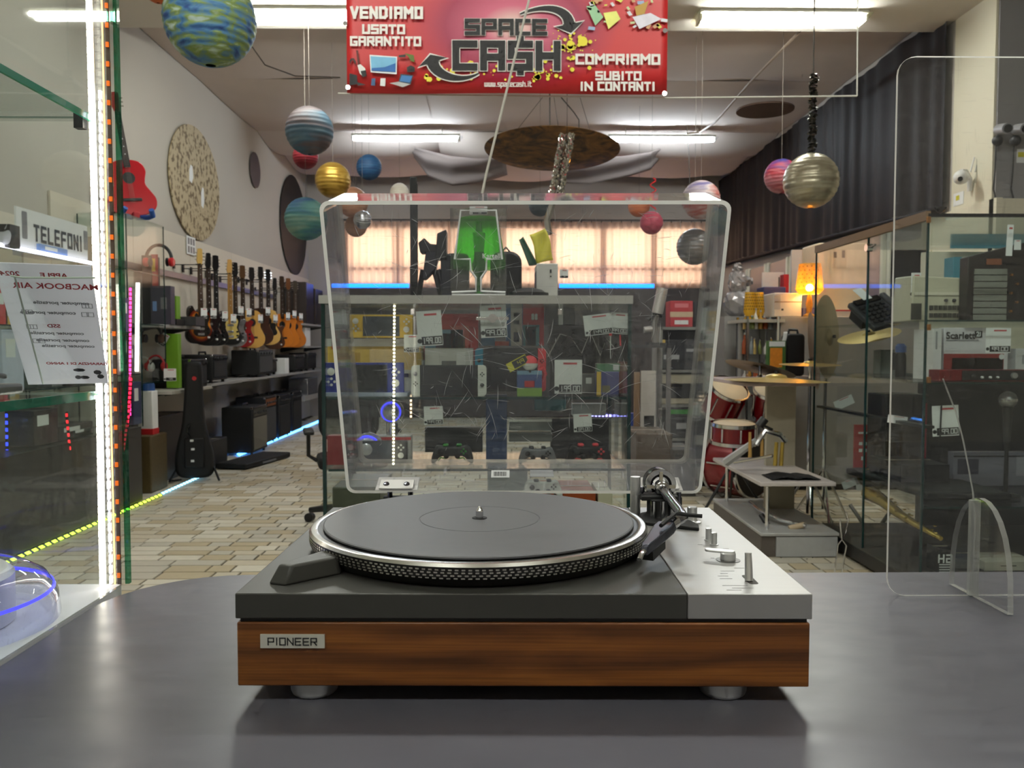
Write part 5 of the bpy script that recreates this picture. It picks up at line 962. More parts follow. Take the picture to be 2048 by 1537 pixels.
# cables: loose dark leads on the cable box
r = T('cable_bundle', 'tangle of thin dark cables on the middle shelf behind the tags', 'cables', at(1180, 690, CY + .27)); q = random.Random(8)
for k in range(9):
    P = [at(1100 + 17 * j + q.uniform(-8, 8), 690 + q.uniform(-26, 26), CY + .27 + q.uniform(-.01, .015)) for j in range(9)]; b = MB(); b.tube(P, .0022, 5); b.build('cable', M('cable_dark', (58, 50, 52), .5) if k else M('cable_grey', (190, 186, 180), .5), r, world=True)
# red and white ball, price stick, red grip
r = T('toy_ball', 'small two-tone ball, red above and white below, on the card game tin', 'toy', at(1060, 727, CY + .07)); b = MB(); b.lathe([(.0255 * math.cos(t), .0255 * math.sin(t)) for t in [R(k * 10) for k in range(0, 10)]], (0, 0, 0), 24, cap=False); b.build('upper_half', m_jr, r); b = MB(); b.lathe([(.0255 * math.cos(t), -.0255 * math.sin(t)) for t in [R(k * 10) for k in range(0, 10)]], (0, 0, 0), 24, cap=False); b.build('lower_half', m_jw, r); MB().cyl((0, 0, -.03), (0, 0, -.022), .012, n=14).build('stand', m_dk, r)
b = MB(); b.tube([at(1076, 742, CY + .09), at(1086, 738, CY + .09), at(1090, 748, CY + .09), at(1084, 764, CY + .09)], [.008, .010, .008, .005], 8); tag(b.build('game_grip', m_jr), 'small red game grip hanging beside the two-tone ball', 'game controller')
p = at(1035, 727, CY + .05); u = Vector((.88, 0, .47)); v = Vector((-.47, 0, .88)); r = T('price_label', 'tilted yellow price label reading 49 beside the two-tone ball', 'price tag', p)
b = MB(); b.prism([(-.035, -.015), (.035, -.015), (.035, .015), (-.035, .015)], 0, .001, (0, 0, 0), u, v, -Y_); b.build('card', M('label_yellow', (216, 206, 40), .5), r, smooth=0); b = MB(); b.prism([(-.016, -.012), (.034, -.012), (.034, .012), (-.016, .012)], .0012, .0016, (0, 0, 0), u, v, -Y_); b.build('price_strip', INK(), r, smooth=0)
b = MB(); strokes(b, '49', .014, u * .012, u, v, -Y_, t=.9, lift=.002); b.build('price', M('label_yellow'), r, smooth=0)
# shop price cards in the cabinet
def card(label, px0, px1, py0, py1, Y, price, tilt=0., group='price cards in the console cabinet'):
    c = at((px0 + px1) / 2, (py0 + py1) / 2, Y); w_, h_ = pxl(px1 - px0, Y), pxl(py1 - py0, Y); t = R(tilt)
    return price_tag('price_tag', label, c, (math.cos(t), 0, math.sin(t)), (-math.sin(t), 0, math.cos(t)), (0, -1, 0), w_, h_, price, group)
card('price card reading 199.00 left in front of the red console box', 834, 884, 622, 692, CY + .02, '199.00', 4)
card('price card reading 99.00 behind the chrome cabinet lock', 961, 1013, 611, 675, CY + .02, '99.00', 3)
card('large price card reading 199.00 on the middle shelf', 1109, 1164, 720, 788, CY + .03, '199.00')
card('tilted price card reading 149.00 at the upper right of the cabinet', 1168, 1224, 629, 670, CY + .03, '149.00', 7)
card('price card tucked behind the tilted 149.00 card', 1219, 1256, 626, 668, CY + .04, '99.00', -4)
card('small price card over the black console on the lower shelf', 848, 886, 813, 850, CY + .04, '99.00', 2)
card('small price card above the red and black controller', 1147, 1184, 828, 864, CY + .04, '69.00', 3)
card('price card in front of the yellow console box', 808, 838, 670, 705, CY + .1, '49.00')
# price rods and red pens
r = T('stylus_pen', 'white stylus with a red cap hanging right of the tilted card', 'pen', at(1221, 700, CY + .06)); b = MB(); b.cyl(at(1221, 672, CY + .06), at(1221, 718, CY + .06), .0022, .001, n=8); b.build('shaft', m_wh, r, world=True); b = MB(); b.cyl(at(1221, 660, CY + .06), at(1221, 672, CY + .06), .005, n=8); b.build('cap', m_jr, r, world=True)
b = MB(); b.tube([at(1240, 670, CY + .06), at(1241, 692, CY + .06)], .0028, 6); tag(b.build('red_strap', m_jr), 'short red strap hanging at the right end of the cabinet', 'strap')
# shiny light balls
for k, (px, py, rr) in enumerate(((737, 842, 31), (784, 824, 25))):
    p = at(px, py, CY + .10 + k * .08); R0 = pxl(rr, CY + .1); p.z = zs2 + .006 + R0 if k == 0 else p.z
    r = T('light_ball', ('larger' if k == 0 else 'smaller') + ' chrome ball with a blue light ring on the lower shelf', 'ornament', p, 0, 'chrome light balls')
    b = MB(); b.ball((0, 0, 0), R0, 28, 18); b.build('ball', M('silver_ball', (196, 196, 204), .22, .55, var=.05), r); b = MB(); b.lathe([(R0 * .78, -.004), (R0 * .84, 0), (R0 * .78, .004), (R0 * .72, 0), (R0 * .78, -.004)], (0, -R0 * .66, R0 * .05), 28, (0, -1, 0), False); b.build('light_ring', EMIT('violet_blue_led', (70, 70, 255), 1.1, False), r)
    MB().cyl((0, 0, -R0 - .006 if k == 0 else p.z * 0 - (p.z - zs2)), (0, 0, -R0 * .9), .02, n=14).build('foot', m_chr, r)
# controllers
def pad(label, px, py, wpx, Y, body, acc, base):
    c = at(px, py, Y); w_ = pxl(wpx, Y); r = T('game_controller', label, 'game controller', (c.x, Y, base), 0, 'game controllers on the lower shelf'); k = w_
    out = spline([(0, .36), (.22, .38), (.36, .40), (.44, .28), (.5, .04), (.46, -.02), (.38, .02), (.26, .14), (0, .15), (-.26, .14), (-.38, .02), (-.46, -.02), (-.5, .04), (-.44, .28), (-.36, .40), (-.22, .38)], 4)
    b = MB(); b.prism([(x * k, (z + .03) * k) for x, z in out], -.022, .022, (0, 0, 0), X_, Z_, -Y_); b.build('shell', body, r, bevel=.010, seg=3)
    for s_, z in ((-.27, .30), (.13, .2), (-.13, .2)): b = MB(); b.lathe([(.05 * k, 0), (.05 * k, .012), (.065 * k, .016), (0, .018)], (s_ * k, -.02, z * k), 16, (0, -1, 0)); b.build('thumbstick', m_dk, r)
    for dx, dz in ((1, 0), (-1, 0), (0, 1), (0, -1)): b = MB(); b.lathe([(.026 * k, 0), (.022 * k, .006)], ((.27 + dx * .05) * k, -.021, (.30 + dz * .05) * k), 10, (0, -1, 0)); b.build('button', acc, r)
    for s_ in (-1, 1): MB().box(s_ * .16 * k, 0, .435 * k, .13 * k, .03, .06 * k).build('trigger', acc, r, bevel=.004)
    for s_ in (-1, 1): b = MB(); b.tube([(s_ * .13 * k, -.023, .13 * k), (s_ * .27 * k, -.023, .15 * k), (s_ * .33 * k, -.023, .07 * k)], .0025, 6); b.build('trim_line', acc, r)
    return r
pad('black game controller with red triggers on the lower shelf', 1176, 905, 92, CY + .10, M('gloss_black', (14, 14, 16), .12), m_jr, zs2)
pad('dark controller with green accents on the lower shelf', 905, 915, 84, CY + .14, m_dkg, M('green_plastic', (50, 150, 50), .4), zs2)
pad('pale grey controller low behind the barcode sticker', 1075, 915, 76, CY + .12, M('pad_grey', (120, 120, 124), .4), m_dk, zs2)
pad('white controller in the bottom of the console cabinet', 1085, 965, 80, CY + .1, m_wh, m_dkg, .56 + .21)
# ------------------------------------------------------------------ on top of the console cabinet
# boxed green table lamp
Lp = at(958, 590, CY + .12); r = T('table_lamp', 'green transparent table lamp in a clear Kartell box on the console cabinet', 'lamp', (Lp.x, CY + .14, ztop))
k = pxl(1, CY + .12)
m_green = GLASS('green_acrylic', (112, 216, 88), .9, haze=.14, hazec=(90, 220, 50), rough=.08); m_greend = M('green_stem', (30, 120, 40), .15, var=.3, spec=.8)
b = MB(); n = 40
for a, bz, ra, rb in ((28, 40, 52 * .93, 50), (40, 152, 50, 38)):
    pr = [(ra * k * (1 + (.03 if j % 2 else 0)), a * k) for j in range(1)]
sh = MB(); P = []
for z, rad in ((58, 50), (70, 52), (158, 37), (160, 34)):
    for j in range(48): t = 2 * math.pi * j / 48; q = rad * k * (1 + (.03 if j % 2 else -.03)); P.append((q * math.cos(t), q * math.sin(t) * .8, z * k))
sh.add(P, [(i * 48 + j, i * 48 + (j + 1) % 48, (i + 1) * 48 + (j + 1) % 48, (i + 1) * 48 + j) for i in range(3) for j in range(48)]); sh.build('shade', m_green, r, smooth=20)
b = MB(); b.lathe([(42 * k, 0), (42 * k, 3 * k), (10 * k, 7 * k), (5 * k, 12 * k), (5 * k, 34 * k), (12 * k, 48 * k), (14 * k, 66 * k), (10 * k, 80 * k), (6 * k, 150 * k)], (0, 0, .002), 24); b.build('stem', m_greend, r)
MB().cyl((0, 0, 85 * k), (0, 0, 130 * k), 9 * k, 13 * k, n=14).build('bulb', M('bulb_lime', (150, 230, 60), .3), r)
clear = GLASS('clear_box_film', (250, 250, 250), 1.2, haze=.012); bw, bd = 108 * k, 100 * k
bx = MB()
for s_ in (-1, 1): bx.bb(s_ * bw / 2 - .0006, s_ * bw / 2 + .0006, -bd / 2, bd / 2, .001, 170 * k); bx.bb(-bw / 2, bw / 2, s_ * bd / 2 - .0006, s_ * bd / 2 + .0006, .001, 170 * k)
bx.bb(-bw / 2, bw / 2, -bd / 2, bd / 2, 170 * k, 170 * k + .001); cb = bx.build('clear_box', clear, r, smooth=0)
o2 = [(-34, 166), (34, 166), (46, 72), (16, 72), (15, 50), (5, 36), (5, 10), (52, 8), (52, 3), (-52, 3), (-52, 8), (-5, 10), (-5, 36), (-15, 50), (-16, 72), (-46, 72), (-34, 166)]
b = MB(); b.tube([(x * k, -bd / 2 - .0012, z * k) for x, z in o2[:-1]], 2.1 * k, 4, True); b.build('printed_outline', CARD(), cb, smooth=0)
text('lettering', 'Kartell', 13 * k, CARD(), r, Vector((25 * k, -bd / 2 - .001, 78 * k)), X_, Z_, -Y_, .0004)
price_tag('price_tag', 'price card on top of the boxed green lamp', at(957, 396, CY + .1), X_, Z_, -Y_, pxl(34, CY), pxl(8, CY) + .004, None, 'price cards on the console cabinet', head=True)
price_tag('price_tag', 'price card across the top of the green lamp shade', at(957, 421, CY + .08), X_, Z_, -Y_, pxl(36, CY), pxl(16, CY), '149', 'price cards on the console cabinet')
# black monitor edge-on and folded black stand
a = at(822, 592, CY + .2); r = T('flat_monitor', 'black flat screen seen edge-on standing on the console cabinet', 'monitor', (a.x, CY + .3, ztop), R(6))
H = at(822, 361, CY + .2).z - ztop
MB().bb(-.012, .012, -.16, .28, .05, H).build('panel', m_dk, r, bevel=.003); MB().bb(.0122, .0135, -.14, .26, .07, H - .02).build('screen', M('dark_glass', (30, 26, 26), .1), r, smooth=0)
MB().bb(-.05, .05, -.05, .12, 0, .012).build('base', m_dk, r, bevel=.004); MB().bb(-.014, .014, .0, .05, .01, .12).build('neck', m_dk, r, bevel=.003)
r = T('camera_tripod', 'folded black camera gear beside the edge-on screen', 'camera stand', (at(868, 590, CY + .15).x, CY + .2, ztop))
def V3(px, py, Y=CY + .2): return at(px, py, Y) - Vector(RM[r.name].translation)
b = MB(); b.prism([(p_.x, p_.z) for p_ in (V3(876, 470), V3(894, 462), V3(894, 520), V3(872, 520))], -.04, .04, (0, 0, 0), X_, Z_, -Y_); b.build('camera_block', m_dk, r, bevel=.003)
b = MB(); b.prism([(p_.x, p_.z) for p_ in (V3(838, 488), V3(850, 478), V3(862, 490), V3(888, 492), V3(888, 505), V3(842, 508))], -.03, .03, (0, 0, 0), X_, Z_, -Y_); b.build('head', m_dk, r, bevel=.003)
b = MB(); b.prism([(p_.x, max(p_.z, .0)) for p_ in (V3(853, 505), V3(878, 505), V3(872, 540), V3(852, 560), V3(846, 560))], -.03, .03, (0, 0, 0), X_, Z_, -Y_); b.build('body', M('navy_black', (28, 30, 44), .5), r, bevel=.003)
for x0, x1_ in ((846, 836), (876, 898), (868, 884)): b = MB(); p1 = V3(x1_, 590); p1.z = .002; b.tube([V3(x0, 540), p1], .009, 8); b.build('leg', m_dk, r)
b = MB(); p0 = V3(882, 505); p1 = V3(905, 590); b.bb(p0.x, p1.x, -.02, .05, 0, V3(0, 510).z); b.build('side_plate', M('navy_black'), r, bevel=.003)
# white games tower, notes, dark wheel
a, c = at(1073, 592, CY + .12), at(1116, 527, CY + .12); r = T('game_console', 'white upright games console on top of the cabinet', 'game console', ((a.x + c.x) / 2, CY + .2, ztop))
w_, H = c.x - a.x, c.z - ztop
MB().box(0, 0, H / 2, w_, .16, H).build('body', M('console_white', (214, 214, 208), .5), r, bevel=.003); MB().bb(w_ * .12, w_ * .2, -.0815, -.08, H * .72, H * .82).build('port', m_dk, r, smooth=0); MB().bb(w_ * .13, w_ * .19, -.0815, -.08, H * .6, H * .64).build('button', m_dk, r, smooth=0)
MB().bb(-w_ * .5 - .0006, -w_ * .5 + .0002, -.07, .07, H * .2, H * .8).build('vent', m_dkg, r, smooth=0); price_tag('price_tag', 'small tag standing beside the white games console', at(1128, 548, CY + .3), X_, Z_, -Y_, .03, .03, '9', 'price cards on the console cabinet')
b = MB(); P = [at(1059, 470, CY + .16), at(1090, 458, CY + .16), at(1109, 520, CY + .14), at(1076, 528, CY + .14)]
b.grid(lambda u, v: (P[0] * (1 - u) * (1 - v) + P[1] * u * (1 - v) + P[2] * u * v + P[3] * (1 - u) * v) + Vector((.004 * math.sin(v * 5), .012 * math.sin(u * 4 + v * 3), 0)), 8, 10)
tag(b.build('yellow_note', M('yellow_paper', (206, 196, 60), .6, var=.2), smooth=180, solid=.001), 'curled yellow paper note stuck on the white games console', 'paper note')
b = MB(); P = [at(1038, 480, CY + .18), at(1046, 474, CY + .18), at(1076, 530, CY + .16), at(1058, 532, CY + .16)]
b.grid(lambda u, v: (P[0] * (1 - u) * (1 - v) + P[1] * u * (1 - v) + P[2] * u * v + P[3] * (1 - u) * v) + Vector((0, .008 * math.sin(u * 4), 0)), 4, 8)
tag(b.build('green_note', M('green_paper', (52, 96, 74), .6, var=.2), smooth=180, solid=.001), 'dark green folded card beside the yellow note', 'paper note')
a = at(1058, 592, CY + .05); r = T('steering_wheel', 'black rubbed dome of a game steering wheel lying on the cabinet', 'game controller', (a.x, CY + .1, ztop)); b = MB(); b.lathe([(.062, 0), (.06, .012), (.045, .024), (.02, .03), (0, .031)], (0, 0, 0), 28); b.build('hub', m_dkg, r); b = MB(); b.lathe([(.052, .0), (.066, .002), (.066, .014), (.052, .016)], (0, 0, 0), 28, cap=False); b.build('rim', m_dk, r)
a = at(1030, 560, CY + .3); r = T('black_headset_case', 'black rounded case behind the boxed green lamp', 'case', (at(1012, 590, CY + .3).x, CY + .32, ztop)); b = MB(); b.prism(rrect(.11, .17, .04, 5, 0, .085), -.05, .05, (0, 0, 0), X_, Z_, -Y_); b.build('case_body', m_dk, r, bevel=.01); b = MB(); b.tube([(-.02, 0, .165), (0, 0, .19), (.02, 0, .165)], .004, 6); b.build('handle', m_dk, r)
r = T('black_headset_case', 'black upright speaker left of the boxed green lamp', 'speaker', (at(915, 590, CY + .36).x, CY + .36, ztop)); b = MB(); b.prism(rrect(.085, .17, .02, 5, 0, .085), -.03, .03, (0, 0, 0), X_, Z_, -Y_); b.build('case_body', m_dk, r, bevel=.008); b = MB(); b.prism(disc(.03, 20, 0, .06), .0302, .032, (0, 0, 0), X_, Z_, -Y_); b.build('cone', m_dkg, r)
# ------------------------------------------------------------------ banner, wires
BY = 4.2
tl, tr_, bl, br = at(692, -60, BY), at(1336, -60, BY), at(692, 186, BY), at(1332, 192, BY)
r = T('banner', 'red SPACE CASH shop banner hanging from the ceiling', 'banner', ((tl.x + tr_.x) / 2, BY, bl.z))
bw = (tr_.x - tl.x); ux_ = (br - bl).normalized(); z0 = (bl.z + br.z) / 2; H = tl.z - z0
def banner_mat():
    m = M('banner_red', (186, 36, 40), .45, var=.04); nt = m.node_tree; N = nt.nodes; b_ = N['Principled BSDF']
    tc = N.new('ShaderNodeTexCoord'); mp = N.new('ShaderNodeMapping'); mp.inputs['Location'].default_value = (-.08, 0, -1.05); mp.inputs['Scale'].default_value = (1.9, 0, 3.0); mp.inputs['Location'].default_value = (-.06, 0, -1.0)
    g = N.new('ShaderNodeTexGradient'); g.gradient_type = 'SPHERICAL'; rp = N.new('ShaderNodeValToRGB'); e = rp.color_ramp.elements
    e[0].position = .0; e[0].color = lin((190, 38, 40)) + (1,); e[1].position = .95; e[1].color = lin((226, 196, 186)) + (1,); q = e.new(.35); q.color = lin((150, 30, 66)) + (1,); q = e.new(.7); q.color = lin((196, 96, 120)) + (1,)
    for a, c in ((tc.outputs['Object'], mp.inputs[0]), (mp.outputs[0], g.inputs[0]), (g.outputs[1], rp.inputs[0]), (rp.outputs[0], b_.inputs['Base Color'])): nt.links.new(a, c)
    return m
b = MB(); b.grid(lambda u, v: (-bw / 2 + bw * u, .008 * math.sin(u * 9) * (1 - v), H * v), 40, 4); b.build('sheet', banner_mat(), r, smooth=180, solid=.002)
def bp(px, py): q = at(px, py, BY); return Vector((q.x - (tl.x + tr_.x) / 2, -.012, q.z - z0 + 0.0))
s_px = BY / F
m_w, m_k2 = M('banner_white', (226, 220, 214), .6), M('banner_black', (20, 18, 20), .6)
TT = 1.85
for s, px, py, h, wd in (('VENDIAMO', 774, 29, 24, 142), ('USATO', 768, 62, 19, 84), ('GARANTITO', 772, 86, 19, 139), ('COMPRIAMO', 1235, 122, 21, 167), ('SUBITO', 1236, 155, 18, 91), ('IN', 1172, 176, 18, 26), ('CONTANTI', 1252, 176, 18, 114)):
    b = MB(); strokes(b, s, h * s_px, bp(px, py), X_, Z_, -Y_, t=TT, gap=1.5, lift=.001, fit=(wd - TT * h / (6 + TT)) * s_px); b.build('lettering', m_w, r, smooth=0)
for s, px, py, h, wd in (('SPACE', 1012, 58, 32, 162), ('CA$H', 1013, 115, 58, 212)):
    ft = (wd - TT * h / (6 + TT)) * s_px
    b = MB(); strokes(b, s, h * s_px, bp(px, py), X_, Z_, -Y_, t=TT, gap=1.6, lift=.0015, grow=.22, fit=ft); b.build('letter_outline', m_w, r, smooth=0)
    b = MB(); strokes(b, s, h * s_px, bp(px, py), X_, Z_, -Y_, t=TT, gap=1.6, lift=.004, fit=ft); b.build('lettering', m_k2, r, smooth=0)
b = MB(); strokes(b, 'www.spacecash.it', 11.5 * s_px, bp(1016, 171), X_, Z_, -Y_, t=.95, wide=.8, gap=.85, lift=.0015); b.build('web_address', m_w, r, smooth=0)
def curve_arrow(c0, c1, c2, c3, w0, w1, headw, headl):
    P = []
    for k in range(15):
        t = k / 14; P.append(((1 - t) ** 3 * Vector(c0) + 3 * t * (1 - t) ** 2 * Vector(c1) + 3 * t * t * (1 - t) * Vector(c2) + t ** 3 * Vector(c3)))
    for grow, mat, nm, lf in ((2.2, m_w, 'arrow_outline', .0008), (0, m_k2, 'arrow', .0022)):
        b = MB(); A = []
        for k in range(15):
            d = (P[min(k + 1, 14)] - P[max(k - 1, 0)]).normalized(); n_ = Vector((-d.y, d.x)); w_ = (w0 + (w1 - w0) * k / 14) / 2 + grow; A.append((P[k] + n_ * w_, P[k] - n_ * w_))
        for (a1, a2), (c1_, c2_) in zip(A, A[1:]): b.poly([bp(*v) - Y_ * lf for v in (a1, a2, c2_, c1_)])
        d = (P[14] - P[13]).normalized(); n_ = Vector((-d.y, d.x)); e = P[14]
        b.poly([bp(*v) - Y_ * lf for v in (e + n_ * (headw + grow * 1.6) - d * grow, e - n_ * (headw + grow * 1.6) - d * grow, e + d * (headl + grow * 1.6))]); b.build(nm, mat, r, smooth=0)
curve_arrow((1040, 32), (1085, 12), (1135, 18), (1138, 52), 3, 22, 29, 18); curve_arrow((958, 150), (925, 170), (872, 158), (866, 128), 3, 24, 30, 16)
q = random.Random(4); b = MB()
for k in range(110):
    if k < 60: px, py = q.gauss(1135, 22), q.gauss(95, 24)
    else: px, py = q.uniform(850, 1130), q.gauss(150, 8)
    rr = abs(q.gauss(0, 2.6)) + .8
    b.poly([bp(px + rr * math.cos(t), py + rr * math.sin(t)) - Y_ * .0005 for t in [k2 * .9 for k2 in range(7)]])
for px, py, rr in ((1165, 86, 10), (1140, 90, 6), (1180, 87, 4), (860, 162, 5), (878, 160, 5), (905, 152, 6)): b.poly([bp(px + rr * math.cos(t), py + rr * math.sin(t)) - Y_ * .0006 for t in [k2 * .5 for k2 in range(12)]])
b.build('yellow_splashes', M('banner_yellow', (226, 210, 60), .6), r, smooth=0)['kind'] = 'stuff'
def pic(nm, polys):
    for i_, (c, P) in enumerate(polys): b = MB(); b.poly([bp(*v) - Y_ * (.0012 + .0012 * i_) for v in P]); b.build(nm, M('print_%d_%d_%d' % c, c, .6, var=.15), r, smooth=0)
pic('printed_television', [((230, 232, 234), [(740, 113), (795, 117), (794, 152), (742, 148)]), ((120, 180, 214), [(742, 116), (793, 119), (792, 148), (744, 145)]), ((40, 100, 170), [(744, 140), (770, 138), (792, 130), (792, 148), (744, 145)])])
pic('printed_laptop', [((50, 60, 70), [(802, 151), (827, 154), (822, 172), (797, 168)]), ((60, 120, 180), [(804, 154), (825, 156), (820, 169), (800, 166)]), ((180, 178, 176), [(780, 170), (797, 167), (822, 172), (806, 178)])])
pic('printed_guitar', [((90, 30, 24), [(713, 104), (717, 104), (721, 138), (717, 138)]), ((222, 220, 216), [(716, 134), (722, 132), (731, 140), (734, 152), (728, 158), (720, 150)]), ((20, 20, 22), [(722, 146), (733, 144), (734, 156), (726, 158)])])
pic('printed_tower', [((26, 26, 28), [(700, 150), (715, 154), (716, 172), (700, 174)]), ((40, 40, 42), [(716, 168), (733, 173), (716, 175)])])
pic('printed_phones', [((60, 90, 130), [(744, 160), (752, 160), (751, 175), (743, 174)]), ((220, 220, 220), [(762, 160), (772, 160), (771, 176), (761, 175)])])
pic('printed_drill', [((40, 40, 36), [(798, 114), (812, 112), (812, 118), (798, 118)]), ((90, 110, 40), [(810, 110), (828, 114), (830, 128), (822, 126), (818, 118)])]); pic('printed_camera', [((30, 28, 30), [(814, 138), (822, 134), (830, 138), (830, 147), (815, 148)])])
pic('printed_headphones', [((40, 20, 20), [(699, 126), (703, 120), (709, 120), (713, 127), (711, 133), (709, 127), (706, 123), (702, 128), (702, 134)])])
for k in range(26):
    px, py = q.uniform(1172, 1328), q.uniform(2, 62); sz = q.uniform(3, 8); a = q.uniform(0, 3); c = q.choice([(190, 200, 150), (214, 206, 90), (180, 150, 190), (210, 210, 214), (150, 170, 200), (200, 150, 110)])
    pic('printed_banknote', [(c, [(px + sz * math.cos(a + d), py + sz * .8 * math.sin(a + d)) for d in (0, 1.1, 3.1, 4.2)])])
pic('printed_banknote', [((150, 190, 150), [(1172, 16), (1190, 14), (1206, 38), (1190, 55)]), ((226, 224, 120), [(1206, 30), (1232, 26), (1240, 42), (1216, 62)]), ((216, 210, 220), [(1264, 38), (1300, 30), (1322, 42), (1278, 62)]), ((180, 140, 60), [(1268, 18), (1296, 6), (1288, 32), (1272, 36)])])
for px, py in ((691, 50), (697, 178), (1329, 65), (1328, 190)): b = MB(); b.cyl(bp(px, py), bp(px, py) - Y_ * .004, .012, n=12); b.build('eyelet', m_chr, r)
m_wire = M('wire_white', (206, 202, 192), .5); m_wired = M('wire_dark', (70, 62, 56), .5)
def wire(label, pts, rad=.006, mat=None, cat='cable'): b = MB(); b.tube(pts, rad, 6); return tag(b.build('hanging_wire', mat or m_wire), label, cat)
def sagp(a, c, s, n=8): return [a.lerp(c, k / n) - Z_ * s * math.sin(math.pi * k / n) for k in range(n + 1)]
wire('white cable dropping across the banner to the green lamp', [at(1075, -70, 2.72), at(1058, 0, 2.72), at(1010, 195, 2.72), at(972, 350, 2.72), at(963, 394, 2.72)], .0042)
wire('thin rod along the bottom of the banner', [at(676, 187, BY + .03), at(1332, 196, BY + .03), at(1714, 192, BY + .03)], .004)
wire('thin vertical rod at the right end of the banner rod', [at(1716, -70, BY + .03), at(1714, 192, BY + .03)], .0035)
wire('dark cord holding the left end of the red banner', [Vector((at(700, 0, BY).x, BY, tl.z)), Vector((at(700, 0, BY).x, BY, 4.13))], .004, m_wired); wire('dark cord holding the right end of the red banner', [Vector((at(1320, 0, BY).x, BY, tl.z)), Vector((at(1320, 0, BY).x, BY, 4.13))], .004, m_wired)
wire('grey cable slung from the ceiling edge to the right rear light', [at(1600, 62, 7.7)] + [at(1500, 165, 9.2), at(1430, 245, 10.6), at(1400, 265, 11.4), at(1375, 268, 11.5)], .014, M('cable_beige', (150, 132, 112), .6))
wire('thin pale frame wire near the right rear light', [at(1375, 268, 11.5), at(1369, 162, 11.3), at(1480, 162, 11.3)], .006)
wire('thin cord hanging below the right rear light', [at(1376, 272, 11.6), at(1380, 372, 11.6)], .006, m_wired)
wire('dark cord left of the banner tied at the ceiling', [at(495, 80, 8.4), at(530, 130, 8.6), at(590, 152, 9.0), at(680, 155, 9.2)], .007, m_wired)
# ------------------------------------------------------------------ hanging disc and tinsel
c = at(1104, 300, 7.6); Rr = pxl(134, 7.6); r = T('hanging_disc', 'large brown painted disc hanging flat under the ceiling like a galaxy', 'ceiling decoration', c, 0, None, R(-5), R(1.5))
def gal2():
    m = M('disc_brown', (120, 80, 40), .6); nt = m.node_tree; N = nt.nodes; b_ = N['Principled BSDF']; tc = N.new('ShaderNodeTexCoord'); v = N.new('ShaderNodeTexNoise'); v.inputs['Scale'].default_value = 5; v.inputs['Detail'].default_value = 6; v.inputs['Distortion'].default_value = 2; rp = N.new('ShaderNodeValToRGB'); e = rp.color_ramp.elements
    e[0].position = .35; e[0].color = lin((46, 28, 16)) + (1,); e[1].position = .65; e[1].color = lin((132, 92, 44)) + (1,); nt.links.new(tc.outputs['Object'], v.inputs['Vector']); nt.links.new(v.outputs[0], rp.inputs[0]); nt.links.new(rp.outputs[0], b_.inputs['Base Color']); return m
b = MB(); b.lathe([(0, -.03), (Rr * .5, -.04), (Rr * .97, -.012), (Rr, 0), (Rr * .97, .012), (Rr * .3, .04), (0, .05)], (0, 0, 0), 56); b.build('disc', gal2(), r)
b = MB(); b.lathe([(.05, .04), (.05, .08), (.025, .1), (.02, .15), (0, .16)], (-.02, 0, 0), 14); b.build('ceiling_fitting', M('brass_dark', (90, 70, 50), .4, .6), r)
wire('dark cord holding the brown disc, centre', [Vector((c.x - .02, 7.6, c.z + .15)), Vector((c.x - .02, 7.7, 4.3))], .006, m_wired); wire('wavy dark cord right of the disc centre', [at(1158, 280, 7.75), at(1158, 240, 7.75), at(1148, 225, 7.75), at(1120, 192, 7.75)], .006, m_wired)
for k, (x0, x1_) in enumerate(((1020, 1085), (1120, 1108), (1185, 1160))): wire(('left', 'middle', 'right')[k] + ' thin thread of the brown disc', [at(x0, 278, 7.55), at(x1_, 195, 7.65)], .0025, m_wired)
q = random.Random(2); a0, a1 = at(1134, 268, 5.0), at(1110, 398, 5.0); r = T('tinsel_tube', 'crinkled silver foil tube hanging in front of the brown disc', 'ceiling decoration', a0)
P = [a0.lerp(a1, k / 40) for k in range(41)]
for dx in (-.022, .026):
    b = MB(); n = 12; VV = []
    for k, p in enumerate(P):
        for j in range(n): t = 2 * math.pi * j / n; rr = .020 * (1 + q.uniform(-.35, .35)); VV.append(p + Vector((dx + rr * math.cos(t), rr * math.sin(t), q.uniform(-.006, .006))))
    b.add(VV, [(k * n + j, k * n + (j + 1) % n, (k + 1) * n + (j + 1) % n, (k + 1) * n + j) for k in range(40) for j in range(n)]); b.build('foil_strand', M('silver_foil', (206, 204, 198), .18, 1., var=.2), r, world=True, smooth=0)
wire('thin thread holding the silver foil tube', [a0, Vector((a0.x, 5.0, 4.13))], .0016, m_wired)
wire('second lower silver foil strand hanging behind the lid', [at(1110, 392, 5.0), at(1094, 440, 5.0), at(1098, 470, 5.0)], .02, MATS['silver_foil'], 'ceiling decoration')
